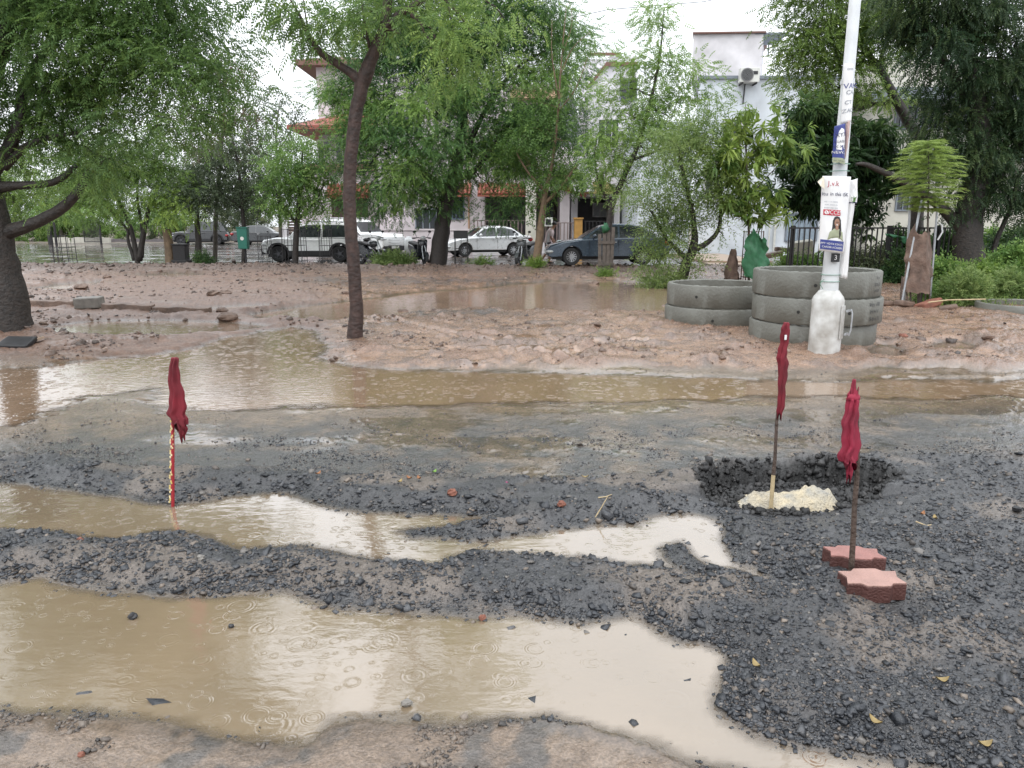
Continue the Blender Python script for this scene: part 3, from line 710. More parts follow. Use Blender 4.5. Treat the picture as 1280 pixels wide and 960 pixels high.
L_DARK = leaf_mat('dark neem leaves', [(0, (0.018, 0.048, 0.022)), (.5, (0.075, 0.163, 0.057)), (.85, (0.155, 0.275, 0.075)), (1, (0.244, 0.373, 0.098))])
L_LIME = leaf_mat('lime leaves', [(0, (0.039, 0.075, 0.022)), (.5, (0.142, 0.236, 0.059)), (1, (0.282, 0.392, 0.087))])
L_FEA = leaf_mat('feathery leaves', [(0, (0.045, 0.082, 0.023)), (.5, (0.170, 0.259, 0.065)), (1, (0.370, 0.458, 0.119))])
L_MID = leaf_mat('mid green leaves', [(0, (0.033, 0.071, 0.021)), (.5, (0.130, 0.235, 0.063)), (1, (0.281, 0.405, 0.110))])
L_DULL = leaf_mat('dull olive leaves', [(0, (0.030, 0.046, 0.026)), (.5, (0.101, 0.138, 0.076)), (1, (0.185, 0.202, 0.101))])
L_DRY = leaf_mat('dry brown leaves', [(0, (.07, .055, .035)), (.5, (.12, .09, .055)), (1, (.15, .14, .08))])
L_PALE = leaf_mat('pale green leaves', [(0, (0.056, 0.106, 0.032)), (.5, (0.151, 0.230, 0.072)), (1, (0.302, 0.381, 0.140))])
L_MANGO = leaf_mat('mango leaves', [(0, (0.040, 0.096, 0.029)), (.5, (0.113, 0.200, 0.051)), (.85, (0.225, 0.321, 0.071)), (1, (0.321, 0.419, 0.101))], rough=.35)
L_DEEP = leaf_mat('deep green mango leaves', [(0, (0.014, 0.037, 0.016)), (.6, (0.054, 0.109, 0.040)), (1, (0.136, 0.212, 0.067))], rough=.32)
L_SHADE = leaf_mat('shade tree leaves', [(0, (0.013, 0.034, 0.017)), (.5, (0.037, 0.072, 0.031)), (1, (0.106, 0.150, 0.054))])
L_YEL = leaf_mat('yellow green fronds', [(0, (0.144, 0.216, 0.050)), (.6, (0.269, 0.367, 0.089)), (1, (0.359, 0.454, 0.139))])
PIN_N = t_pinnate(6, .22, .064, .022, .40); PIN_F = t_pinnate(4, .27, .11, .042, .42); PIN_M = t_pinnate(5, .26, .09, .032, .45)
SPR = t_sprig(8, .36, .11, .05); SPRW = t_sprig(10, .42, .10, .026, .5, 38); ROS = t_rosette(11, .26, .055); ROSF = t_rosette(9, .32, .075)
def build_trees():
    # the big old tree at the left, its limb sweeping out over the mud
    tree('neem_tree', 'big neem tree with thick dark trunk and a limb sweeping up over the left mud', 11.0, (12, 412),
         [[(12, 412, .31), (10, 380, .27), (2, 330, .235), (-8, 280, .22), (-25, 200, .2), (-20, 110, .17), (10, 20, .14), (40, -120, .10), (60, -300, .05)],
          [(3, 292, .12), (40, 280, .085), (75, 262, .075), (98, 238, .066), (110, 217, .05)],
          [(-10, 235, .10), (20, 232, .06), (55, 230, .05), (75, 224, .045), (95, 207, .03)],
          [(-20, 225, .12), (5, 195, .09), (25, 150, .08), (30, 110, .07), (60, 60, .05), (110, 10, .03)],
          [(5, 210, .06), (30, 185, .05), (60, 172, .035), (100, 165, .02)], [(28, 115, .05), (70, 112, .04), (130, 105, .03), (200, 85, .02)], [(30, 20, .10), (120, -60, .07), (220, -160, .05), (300, -260, .03)]],
         [(50, 50, 80, 60), (130, 40, 80, 60), (210, 60, 60, 55), (238, 112, 44, 38, -.5, .9), (252, 75, 24, 30, -.3, .7), (170, 110, 70, 50), (90, 130, 70, 50, .3), (40, 150, 60, 40), (200, 165, 55, 38, -.6, .8), (140, 190, 50, 30, 0, .7),
          (-30, 90, 80, 80), (-70, 170, 90, 60, 0, .7), (20, -50, 110, 70), (150, -50, 110, 60), (215, 5, 50, 45), (285, 130, 14, 18, -.5, .5), (100, 215, 35, 18, 0, .45), (15, 245, 40, 30, .6, .35, .2),
          (60, -180, 150, 90, -.5, .55), (190, -190, 120, 90, -.5, .55), (60, -340, 170, 110, -1, .45), (220, -360, 150, 110, -1, .45), (-150, -50, 150, 150, 0, .4), (330, -420, 120, 90, -1.5, .4), (120, -520, 240, 110, -2, .35)],
         PIN_N, L_NEEM, M_BARK, K=72, cl=.60, droop=.14, dens=1.05, scale=.76, age=(.15, .62), buttress=.15, trunkseg=14)
    # the lone tree standing in the mud in the middle
    tree('neem_tree', 'slender forked neem tree with bare leaning trunk rising from the washed mud lip', 10.3, (443, 419),
         [[(443, 421, .112), (445, 380, .092), (442, 330, .088), (437, 270, .086), (437, 220, .086), (441, 170, .086), (449, 120, .09), (456, 95, .10), (468, 65, .078), (481, 30, .064), (485, 0, .06), (492, -60, .055), (500, -160, .045), (470, -300, .03)],
          [(452, 104, .075), (440, 92, .06), (425, 82, .05), (404, 68, .044), (390, 52, .036), (383, 38, .03), (374, 18, .015), (360, -5, .008)], [(383, 40, .02), (366, 20, .010), (345, 3, .005)], [(387, 45, .018), (382, 20, .009), (378, -10, .006)],
          [(478, 38, .06), (500, 18, .052), (525, 2, .042), (560, -30, .035), (620, -110, .03)], [(462, 60, .02), (456, 30, .016), (452, 0, .012)], [(466, 55, .015), (450, 42, .009), (438, 30, .005)],
          [(484, 5, .03), (440, -120, .03), (400, -260, .025)]],
         [(392, 30, 20, 10, 0, .5), (378, 10, 22, 10, 0, .4), (340, 6, 22, 10, 0, .18), (432, 40, 20, 18, 0, .4), (440, 10, 36, 20, 0, .6), (470, 15, 28, 16, 0, .35), (500, 36, 30, 22, -.3, .5, .1), (540, 58, 42, 28, -.5, .62, .15), (590, 38, 50, 32, -.5, .65, .12),
          (565, 88, 32, 20, -.4, .42, .15), (630, 15, 40, 25, -.3, .6, .1), (520, -5, 60, 25, 0, .7, .1), (505, -130, 62, 70, 0, .5), (600, -110, 60, 50, 0, .4),
          (430, -420, 190, 90, 0, .35), (560, -470, 170, 80, 0, .3), (480, -330, 120, 60, 0, .4)],
         PIN_N, L_NEEM, M_BARKR, K=34, cl=.42, droop=.30, scale=.78, age=(.25, .7), buttress=.1, trunkseg=14)
    # dense dark neem across the far road
    tree('neem_tree', 'dense dark green neem tree with drooping clumps behind the motorcycles and silver sedan', 28.5, (548, 331),
         [[(546, 333, .36), (552, 290, .30), (556, 260, .28), (566, 225, .27), (575, 180, .2), (580, 120, .15), (575, 60, .1)], [(560, 240, .2), (535, 222, .16), (505, 190, .1), (480, 150, .07)], [(566, 225, .18), (590, 215, .12), (606, 198, .09), (640, 150, .06)], [(585, 200, .13), (595, 160, .1), (640, 90, .06), (690, 60, .03)]],
         [(560, 70, 60, 38), (500, 95, 50, 32), (625, 75, 55, 35), (455, 140, 42, 28), (690, 100, 42, 35), (540, 140, 55, 30, -1.2), (610, 140, 55, 32, -1), (490, 175, 48, 28, -.8), (660, 160, 45, 32), (560, 190, 40, 26, -1.6), (450, 205, 38, 32), (505, 225, 40, 28, -1), (630, 205, 34, 30, -.5), (700, 160, 34, 34),
          (470, 245, 34, 22), (520, 262, 32, 14), (590, 20, 70, 40), (520, 40, 60, 35), (660, 30, 50, 35), (440, 110, 32, 26), (432, 175, 18, 26), (632, 258, 16, 17, -.5), (560, 120, 50, 30, 1.5), (530, 215, 60, 40, 1.5), (600, 190, 60, 40, 2), (700, 60, 40, 35, 1), (480, 55, 40, 30, 1), (600, -30, 90, 40), (500, -10, 70, 30), (424, 110, 14, 20), (715, 205, 18, 26)],
         PIN_F, L_DARK, M_BARK, K=125, cl=1.05, droop=.18, age=(.05, 1.0), dens=1.1, scale=.7)
    tree('roadside_tree', 'thin tan-trunked tree with bare twigs on top beside the parked scooter', 26.5, (671, 338),
         [[(670, 338, .16), (675, 290, .14), (680, 250, .10), (688, 215, .06), (696, 160, .042), (700, 100, .03), (704, 50, .02), (708, 8, .008)], [(680, 255, .07), (700, 235, .05), (722, 205, .03)], [(682, 240, .06), (660, 215, .04), (645, 190, .02)], [(700, 95, .025), (716, 60, .015), (738, 40, .008)], [(698, 120, .03), (690, 70, .018), (690, 25, .008)], [(702, 70, .02), (715, 30, .01), (711, 0, .006)], [(697, 140, .03), (720, 110, .02), (735, 70, .008)]],
         [(690, 170, 40, 30, 0, .9), (668, 200, 32, 26, 0, .9), (705, 215, 30, 26, 0, .9), (692, 130, 34, 26, 0, .6), (680, 245, 38, 20, 0, .9), (660, 165, 24, 24, 0, .5), (712, 170, 24, 26, 0, .4), (700, 120, 26, 24, 0, .25), (668, 262, 18, 10, 0, .8), (690, 70, 22, 20, 0, .12)],
         SPR, L_MID, M_BARKT, K=20, scale=.72, cl=.6, droop=.35, age=(0, .5))
    tree('roadside_tree', 'tall light-topped tree growing in front of the grey sedan, dark narrow trunk', 24.6, (758, 346),
         [[(757, 347, .12), (760, 300, .11), (764, 260, .10), (778, 225, .09), (798, 180, .07), (815, 120, .05), (826, 60, .03), (830, 10, .012)], [(764, 262, .06), (750, 230, .05), (745, 215, .03)], [(790, 200, .05), (840, 180, .03), (870, 150, .02)]],
         [(830, 45, 26, 26, 0, .4, .25), (822, 15, 14, 14, 0, .35, .25), (850, 85, 30, 26, 0, .6, .2), (812, 95, 40, 30, 0, .85), (785, 140, 42, 28, 0, .9), (840, 140, 42, 30, 0, .9, .1), (765, 190, 30, 20, 0, .9), (810, 185, 46, 30), (850, 190, 36, 30, 0, .9, .1), (752, 215, 26, 18, 0, 1, -.1), (785, 225, 30, 18, 0, .8), (745, 165, 18, 14, 0, .3), (875, 110, 20, 25, 0, .5, .25), (768, 110, 20, 14, 0, .3)],
         PIN_F, L_MID, M_BARK, K=34, cl=.62, droop=.12, age=(.15, .95), scale=.68)
    tree('roadside_tree', 'bushy pale willow-leaved tree leaning over the ground between grey sedan and concrete rings', 19.8, (852, 349),
         [[(850, 350, .16), (858, 330, .13), (866, 312, .12), (868, 290, .08), (862, 250, .06), (850, 200, .04)], [(866, 312, .09), (885, 303, .07), (900, 280, .05), (900, 220, .03)], [(860, 325, .07), (835, 300, .05), (815, 265, .03)]],
         [(850, 205, 40, 34, 0, .8), (890, 180, 34, 36, 0, .7), (825, 250, 36, 28, 0, .9), (868, 250, 42, 30), (845, 290, 40, 24, 0, .9), (815, 290, 24, 20, 0, .7), (895, 240, 26, 34, 0, .7), (850, 325, 40, 18, -.3, .9), (820, 330, 24, 14, -.3, .9), (795, 255, 18, 16, 0, .5), (880, 150, 26, 24, .3, .5), (905, 290, 14, 18, 0, .5), (845, 165, 30, 22, 0, .5)],
         SPRW, L_PALE, M_BARK, K=18, cl=.42, droop=.0, age=(.1, .8), scale=.85)
    tree('mango_sapling', 'young mango tree with drooping leaf rosettes growing out of a rusty cage', 19.6, (937, 346),
         [[(937, 347, .035), (936, 300, .033), (936, 270, .03), (934, 220, .026), (932, 170, .02), (932, 130, .008)], [(935, 250, .018), (955, 225, .014), (975, 205, .008)], [(935, 235, .018), (912, 215, .014), (895, 200, .008)], [(934, 200, .015), (955, 175, .01), (965, 155, .006)]],
         [(932, 145, 20, 18, 0, .9, .15), (960, 170, 28, 22, 0, 1, .1), (905, 185, 26, 20, 0, 1, .1), (938, 195, 36, 22), (975, 205, 22, 18, 0, .9), (900, 220, 24, 18), (945, 232, 36, 18), (915, 250, 26, 14), (960, 255, 26, 14, 0, .9), (932, 268, 20, 8, 0, .8)],
         ROS, L_MANGO, M_BARKG, K=6, cl=.45, droop=.25, out=1.0, age=(.1, .95), dens=.62)
    # the big trees at the right
    tree('feathery_tree', 'tall light green feathery tree rising behind the street lamp pole', 24.0, (1140, 330),
         [[(1150, 332, .22), (1146, 280, .2), (1150, 220, .19), (1148, 175, .18), (1135, 150, .16), (1120, 125, .14), (1098, 85, .11), (1070, 50, .08), (1040, 20, .05)], [(1120, 125, .09), (1090, 130, .06), (1050, 110, .04)], [(1098, 85, .06), (1110, 40, .05), (1120, 0, .03)]],
         [(1020, 60, 42, 32), (1060, 35, 48, 34), (1100, 20, 40, 34), (1005, 95, 34, 24), (1050, 95, 40, 26), (1085, 75, 32, 28), (1020, 10, 50, 30), (1105, 120, 30, 22, 0, .8), (990, 65, 22, 22, 0, .6), (1080, -20, 70, 30), (1120, 60, 18, 25, 0, .6), (1015, 130, 30, 20, 0, .7, -.1)],
         PIN_F, L_FEA, M_BARK, K=46, scale=.72, cl=.66, droop=.15, age=(0, .55), dens=1.1)
    tree('mango_tree', 'dense dark-leaved mango tree behind the concrete rings and lamp pole', 22.0, (1060, 335),
         [[(1062, 338, .17), (1060, 300, .15), (1055, 260, .14), (1050, 200, .1), (1040, 150, .06)], [(1056, 250, .08), (1090, 210, .06), (1110, 180, .03)], [(1056, 270, .08), (1015, 240, .05)]],
         [(1040, 165, 44, 26), (1005, 185, 36, 26), (1080, 185, 40, 30), (1040, 210, 44, 26, -.5), (1000, 225, 32, 22), (1085, 230, 36, 26), (1040, 250, 46, 24), (1075, 268, 32, 18), (1005, 255, 26, 18), (985, 205, 18, 22, 0, .8), (1105, 205, 20, 24, 0, .8), (1015, 145, 30, 18, 0, .8, .1)],
         ROSF, L_DEEP, M_BARK, K=12, cl=.6, droop=.5, out=1.0, age=(0, .8), dens=1.25, scale=.72)
    tree('shade_tree', 'huge very dark shade tree with a broad trunk filling the right edge', 19.0, (1214, 344),
         [[(1212, 346, .40), (1210, 300, .34), (1212, 260, .32), (1225, 200, .3), (1220, 120, .22), (1200, 40, .14), (1190, -60, .08)], [(1206, 292, .17), (1180, 262, .13), (1160, 246, .11), (1130, 228, .09), (1086, 207, .06), (1070, 205, .03)], [(1220, 262, .15), (1255, 210, .12), (1290, 150, .08)], [(1212, 130, .1), (1170, 60, .07), (1140, 20, .04)], [(1236, 340, .07), (1246, 300, .06), (1262, 262, .05), (1275, 215, .05)]],
         [(1200, 30, 50, 40), (1250, 60, 48, 42), (1180, 85, 36, 30, -.5), (1230, 110, 52, 34), (1270, 150, 40, 40), (1210, 160, 44, 30), (1250, 200, 44, 32), (1205, 210, 36, 22), (1170, 40, 40, 34), (1150, 20, 34, 26), (1290, 90, 40, 60), (1180, 140, 28, 24, 0, .8), (1235, 245, 40, 18), (1200, 255, 22, 12), (1280, 240, 30, 24), (1220, -20, 90, 40), (1140, -20, 50, 30), (1185, 190, 24, 20), (1300, 200, 40, 60)],
         PIN_M, L_SHADE, M_BARK, K=44, scale=.78, cl=.62, droop=.55, age=(.1, .85), dens=1.3, buttress=.1)
    # the row along the left of the far road
    tree('roadside_tree', 'many-stemmed tree with lime yellow crown in the row left of the tan stump', 29.0, (172, 324),
         [[(172, 326, .10), (166, 295, .09), (155, 265, .07), (140, 235, .04)], [(174, 326, .12), (180, 290, .10), (186, 262, .08), (200, 230, .04)], [(168, 326, .07), (160, 300, .06), (158, 285, .05), (130, 255, .03)], [(178, 322, .06), (178, 290, .06), (172, 250, .05), (172, 210, .03)]],
         [(160, 215, 50, 28), (120, 235, 44, 24), (205, 225, 40, 26), (165, 250, 44, 20, -.6), (215, 258, 28, 14, -.6, .9, .2), (240, 262, 18, 9, -.6, .7, .25), (90, 215, 40, 26), (125, 262, 30, 14), (230, 240, 20, 16, 0, .8), (75, 250, 26, 18, 0, .7, .1), (180, 190, 40, 24), (130, 195, 40, 24)],
         PIN_F, L_LIME, M_BARK, K=38, scale=.72, cl=.66, droop=.3, age=(.05, .7), dens=1.05)
    tree('roadside_tree', 'dull olive tree standing behind the green litter bin', 29.6, (304, 325),
         [[(304, 327, .09), (305, 290, .085), (302, 250, .07), (298, 210, .05), (290, 170, .03)], [(303, 255, .05), (330, 225, .03)], [(302, 260, .05), (270, 235, .03)]],
         [(300, 215, 34, 26), (272, 230, 30, 24), (322, 235, 26, 24), (295, 252, 34, 16), (255, 215, 26, 24, 0, .8), (310, 185, 30, 22, 0, .7), (268, 258, 20, 12), (330, 255, 16, 14), (275, 190, 26, 22, 0, .6)],
         SPR, L_DULL, M_BARK, K=20, scale=.74, cl=.6, droop=.5, age=(0, .6), dens=1.1)
    tree('roadside_tree', 'round-headed green tree in an iron guard in front of the boxy white off-roader', 28.2, (369, 331),
         [[(369, 332, .12), (370, 300, .11), (372, 270, .09), (376, 230, .06), (378, 190, .03)], [(371, 280, .06), (350, 250, .04), (340, 225, .02)], [(372, 275, .06), (395, 250, .04), (405, 230, .02)]],
         [(375, 210, 34, 26), (350, 220, 26, 22), (395, 235, 28, 22), (370, 245, 38, 20), (405, 255, 18, 14), (345, 255, 26, 16), (375, 268, 34, 12), (385, 190, 22, 18), (355, 185, 20, 16, 0, .7)],
         SPR, L_MID, M_BARK, K=22, scale=.72, cl=.55, droop=.35, age=(.1, .75), dens=1.2)
    tree('sparse_tree', 'sparse grey-green tree with open twiggy top against the white sky', 33.0, (352, 324),
         [[(352, 325, .09), (350, 270, .08), (348, 220, .06), (345, 170, .04), (350, 125, .015)], [(348, 220, .04), (325, 180, .03), (318, 135, .01)], [(347, 190, .035), (365, 160, .02), (372, 130, .008)]],
         [(348, 140, 24, 20, 0, .6), (322, 150, 22, 20, 0, .6), (368, 155, 20, 18, 0, .5), (345, 180, 34, 22, 0, .7), (320, 195, 30, 20, 0, .8), (378, 185, 20, 16, 0, .6)],
         SPR, L_DULL, M_BARKG, K=9, cl=.6, droop=.3, age=(.0, .6))
    tree('dry_tree', 'half-bare brown tree with hanging dry pods behind the old neem crown', 31.0, (268, 322),
         [[(268, 324, .10), (270, 270, .09), (275, 210, .07), (280, 150, .05), (283, 90, .02)], [(274, 215, .05), (250, 170, .03), (240, 120, .01)], [(278, 170, .04), (305, 140, .025), (315, 105, .01)]],
         [(285, 105, 28, 28, 0, .55), (300, 150, 28, 26, 0, .6), (262, 150, 28, 28, 0, .55), (285, 190, 34, 22, 0, .6), (245, 190, 26, 20, 0, .6)],
         PIN_F, L_DRY, M_BARKG, K=12, cl=.6, droop=.9, age=(0, .9))
    # far tree line on the left and behind the houses
    bg = [(20, 235, 60, 45, 64, L_LIME, 'soft light green tree far behind the old neem trunk'), (75, 262, 42, 26, 62, L_MID, 'low green tree far off between the trunk and the mesh gate'), (118, 230, 50, 40, 68, L_MID, 'tall green tree far behind the mesh gate'),
          (205, 262, 40, 24, 63, L_MID, 'low green tree far behind the lime tree stems'), (240, 225, 44, 40, 70, L_DULL, 'olive tree far behind the dark off-roader'), (305, 245, 50, 34, 67, L_DULL, 'dull tree far behind the litter bin')]
    for i, (u, v, ru, rv, Y, lm, lab) in enumerate(bg):
        tree('distant_tree', lab, float(Y), (u + 4, 308), [[(u + 4, 309, .2), (u, 285, .17), (u - 3, v + 10, .1), (u, v - 15, .04)]],
             [(u, v, ru * .55, rv * .5), (u - ru * .45, v + rv * .3, ru * .45, rv * .45), (u + ru * .45, v + rv * .25, ru * .45, rv * .45), (u + ru * .15, v - rv * .4, ru * .45, rv * .45), (u - ru * .25, v + rv * .65, ru * .5, rv * .3), (u + ru * .3, v + rv * .65, ru * .45, rv * .3)],
             PIN_F, lm, M_BARKG, K=26, cl=1.25, droop=.5, age=(.1, .8), scale=1.6, twigs=False, group='distant trees along the left horizon')
build_trees()
# ================================================================== BUILDINGS
def X(u, Y, v=260): return P(u, v, Y).x
def Z(v, Y): return P(640, v, Y).z
M_WHITE = mat('white wall paint', (.66, .64, .66), .7, var=.22, scale=1.2, bump=.15, bscale=30)
M_PINK = mat('pinkish wall paint', (.60, .54, .55), .7, var=.22, scale=1.1, bump=.15, bscale=30)
M_BLUEW = mat('bluish white wall paint', (.62, .66, .70), .7, var=.22, scale=.9, bump=.12, bscale=30)
M_CREAM = mat('cream wall paint', (.55, .53, .46), .7, var=.22, scale=1.0, bump=.15, bscale=30)
M_TILE = mat('red clay tile', (.26, .075, .05), .6, var=.35, scale=5, bump=.8, bscale=9)
M_TERR = mat('orange clay tile', (.25, .075, .048), .6, var=.3, scale=5, bump=.8, bscale=9)
M_BROWN = mat('brown trim paint', (.17, .085, .065), .6, var=.2)
M_DKBROWN = mat('dark brown shutters', (.09, .055, .045), .6, var=.25, scale=6)
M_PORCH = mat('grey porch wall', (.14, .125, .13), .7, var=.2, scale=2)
M_IRON = mat('dark iron', (.035, .033, .034), .5, metal=.4, var=.3, scale=20)
M_RUST = mat('rusty iron', (.10, .055, .04), .7, metal=.2, var=.4, scale=16)
M_RAIL = mat('brownish rail paint', (.20, .15, .14), .6, var=.25)
M_GREYB = mat('blue grey band', (.20, .225, .26), .6, var=.15)
M_GLASSD = mat('dark window glass', (.03, .035, .04), .12, var=.2, spec=.7)
M_STEEL = mat('galvanised steel', (.42, .44, .46), .4, metal=.5, var=.15, scale=12)
M_YEL = mat('yellow awning cloth', (.45, .36, .16), .7, var=.15, scale=4)
M_ORNG = mat('orange pillar paint', (.42, .23, .06), .6, var=.2, scale=5)
M_PLAST = mat('white plastic', (.62, .62, .58), .4, var=.1)
M_BLACKP = mat('black plastic', (.02, .02, .022), .45, var=.3)
def house(name, label, Y, u, v=312): 
    return thing(name, label, 'house', (X(u, Y, v), Y, 0))
def window(par, u0, u1, v0, v1, Y, frame=None, bars=2, pane=None):
    f = MB(); x0, x1, z0, z1 = X(u0, Y), X(u1, Y), Z(v1, Y), Z(v0, Y); w = .07
    f.b2(x0 - w, x0, Y - .08, Y + .06, z0 - w, z1 + w); f.b2(x1, x1 + w, Y - .08, Y + .06, z0 - w, z1 + w)
    f.b2(x0, x1, Y - .078, Y + .06, z1, z1 + w); f.b2(x0, x1, Y - .1, Y + .06, z0 - w, z0)
    for i in range(1, bars + 1):
        xx = x0 + (x1 - x0) * i / (bars + 1); f.b2(xx - .025, xx + .025, Y - .06, Y - .02, z0, z1)
    wf = fin(f, 'window', frame or M_WHITE, par)
    p = MB(); p.b2(x0, x1, Y - .012, Y + .02, z0, z1); pn = fin(p, 'pane', pane or M_GLASSD, wf)
    return wf
def awning(par, u0, u1, v0, v1, Y, d=.9, m=None, name='awning'):
    a = MB(); x0, x1, z0, z1 = X(u0, Y), X(u1, Y), Z(v1, Y), Z(v0, Y)
    n = max(4, int((x1 - x0) / .22))
    for i in range(n):                                  # rows of barrel tiles
        xa = x0 + (x1 - x0) * i / n; xb = x0 + (x1 - x0) * (i + 1) / n; xm = (xa + xb) / 2; r = (xb - xa) * .5
        a.tube([(xm, Y + .05, z1), (xm, Y - d * .5, (z0 + z1) / 2 + .03), (xm, Y - d, z0)], r * .98, 6)
    a.b2(x0, x1, Y - d - .03, Y - d + .03, z0 - .12, z0 - .03)
    return fin(a, name, m or M_TILE, par, smooth=True)
def rail(par, x0, x1, Y, z0, z1, step=.16, m=None, name='railing', w=.03):
    r = MB(); r.b2(x0, x1, Y - .03, Y + .03, z1 - .05, z1); r.b2(x0, x1, Y - .025, Y + .025, z0, z0 + .05)
    x = x0 + step / 2
    while x < x1: r.b2(x - w / 2, x + w / 2, Y - .015, Y + .015, z0 + .05, z1 - .05); x += step
    return fin(r, name, m or M_IRON, par)
def build_houses():
    # ---- red-roofed house on the left
    Y = 46.; h = house('house', 'white house with red hipped roof and orange awning behind the white vehicles', Y, 425)
    b = MB(); b.b2(X(376, Y), X(472, Y), Y, Y + 8, -.2, Z(206, Y)); b.b2(X(392, Y), X(470, Y), Y + 2.2, Y + 8, Z(206, Y), Z(160, Y)); b.b2(X(404, 50), X(470, 50), 50, 54, Z(165, 50), Z(84, 50))
    fin(b, 'wall', M_PINK, h)
    s = MB(); s.b2(X(372, Y), X(474, Y), Y - .35, Y - .005, Z(214, Y), Z(206, Y) + .02); fin(s, 'slab_edge', M_BROWN, h)
    r = MB(); x0, x1, z0, z1 = X(368, Y), X(480, Y), Z(158, Y), Z(131, Y); ya, yb = Y - .6, Y + 8.5
    r.add([(x0, ya, z0), (x1, ya, z0), (x1, yb, z0), (x0, yb, z0), (x0 + 2.6, Y + 3.5, z1), (x1 - 1.5, Y + 3.5, z1)], [(0, 1, 5, 4), (1, 2, 5), (2, 3, 4, 5), (3, 0, 4), (3, 2, 1, 0)])
    r.b2(x0, x1, ya, yb, z0 - .22, z0 - .003)
    rf = fin(r, 'roof', M_TILE, h)
    c = MB(); c.b2(X(383, 50), X(474, 50), 49.3, 54.5, Z(84, 50), Z(77, 50)); xa, xb = X(385, 50), X(472, 50)
    c.add([(xa, 49.4, Z(77, 50) + .003), (xb, 49.4, Z(77, 50) + .003), (xb, 54.4, Z(77, 50) + .003), (xa, 54.4, Z(77, 50) + .003), ((xa + xb) / 2, 52, Z(62, 50))], [(0, 1, 4), (1, 2, 4), (2, 3, 4), (3, 0, 4), (3, 2, 1, 0)])
    fin(c, 'tower_roof', M_BROWN, h)
    rail(h, X(398, Y), X(468, Y), Y - .25, Z(205, Y), Z(188, Y), .2)
    awning(h, 412, 436, 231, 246, Y, 1.0, M_TERR); awning(h, 440, 466, 231, 246, Y, 1.0, M_TERR)
    window(h, 416, 438, 247, 276, Y, M_DKBROWN, 3, M_DKBROWN); window(h, 444, 458, 245, 272, Y, M_DKBROWN, 2, M_DKBROWN); window(h, 402, 416, 176, 198, Y + 2.2, M_WHITE, 1); window(h, 424, 440, 176, 200, Y + 2.2, M_WHITE, 1)
    # gate post + louvred gate left of it
    g = thing('gate', 'brown louvred gate beside a white gate post near the dark saloon', 'gate', (X(358, 42), 42, 0))
    q = MB(); q.b2(X(352, 42), X(359, 42), 41.8, 42.2, -.1, Z(268, 42)); q.b2(X(352, 42) - .05, X(359, 42) + .05, 41.75, 42.25, Z(268, 42), Z(268, 42) + .1); fin(q, 'post', M_WHITE, g)
    q = MB(); z = .15
    while z < Z(274, 42): q.b2(X(359, 42), X(376, 42), 41.96, 42.0, z, z + .1); z += .15
    fin(q, 'panel', M_DKBROWN, g)
    # ---- middle house behind the neem
    Y = 43.; h = house('house', 'pinkish white house with terracotta awning, barred porch and sloping white buttress', Y, 600)
    b = MB(); b.b2(X(474, Y), X(598, Y), Y, Y + 9, -.2, Z(95, Y)); b.b2(X(598, Y), X(712, Y), Y, Y + 9, Z(238, Y), Z(105, Y)); b.b2(X(700, Y), X(712, Y), Y, Y + 3, -.2, Z(238, Y)); b.b2(X(598, Y), X(606, Y), Y + .003, Y + 3, -.2, Z(238, Y))
    fin(b, 'wall', M_PINK, h)
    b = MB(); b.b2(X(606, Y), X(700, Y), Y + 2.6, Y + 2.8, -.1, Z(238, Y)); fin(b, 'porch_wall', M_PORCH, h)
    d = MB(); d.b2(X(626, Y), X(638, Y), Y + 2.5, Y + 2.59, 0, Z(248, Y)); dr = fin(d, 'door', M_BLACKP, h); k = MB(); k.blob((X(628, Y), Y + 2.47, 1.0), .05); fin(k, 'handle', M_STEEL, dr)
    window(h, 676, 692, 250, 278, Y + 2.55, M_DKBROWN, 2)
    window(h, 561, 579, 246, 273, Y, mat('slate blue frame', (.10, .13, .17), .5), 3, M_GLASSD); awning(h, 555, 590, 230, 244, Y, .7); awning(h, 598, 662, 230, 244, Y, 1.1, M_TERR)
    window(h, 520, 545, 262, 292, Y, M_GREYB, 2); window(h, 640, 668, 130, 165, Y, M_WHITE, 2); window(h, 490, 530, 130, 170, Y, M_WHITE, 3)
    p = MB(); p.tube([(X(586, Y), Y - .07, .1), (X(586, Y), Y - .07, Z(150, Y))], .055, 8); fin(p, 'drainpipe', mat('tan pipe', (.38, .24, .15), .5), h, smooth=True)
    s = MB(); s.b2(X(648, Y), X(716, Y), Y - 1.3, Y - .003, Z(216, Y), Z(205, Y)); bl = fin(s, 'balcony', M_PINK, h); rail(h, X(649, Y), X(688, Y), Y - 1.2, Z(205, Y), Z(186, Y), .18, M_RAIL); s = MB(); s.b2(X(689, Y), X(715, Y), Y - 1.27, Y - 1.15, Z(205, Y), Z(187, Y)); fin(s, 'parapet', M_PINK, h)
    s = MB(); s.b2(X(638, Y), X(700, Y), Y - 1.0, Y - .004, Z(126, Y), Z(116, Y)); fin(s, 'sunshade', mat('peach paint', (.55, .36, .24), .7), h)
    s = MB(); s.prism([(X(690, Y), Z(120, Y)), (X(712, Y), Z(120, Y)), (X(740, Y), Z(240, Y)), (X(716, Y), Z(240, Y))], Y - .9, Y - .3, 'xz'); fin(s, 'buttress', M_WHITE, h)
    s = MB(); s.prism([(X(694, Y), Z(118, Y)), (X(712, Y), Z(118, Y)), (X(729, Y), Z(195, Y)), (X(700, Y), Z(195, Y))], Y - .95, Y - .905, 'xz'); fin(s, 'stone_cladding', mat('grey stone cladding', (.24, .24, .26), .7, var=.5, scale=7, bump=.8, bscale=10), h)
    f = thing('fence', 'brown barred front fence on a low white wall behind scooter and grey sedan', 'fence', (X(680, 41.5), 41.5, 0))
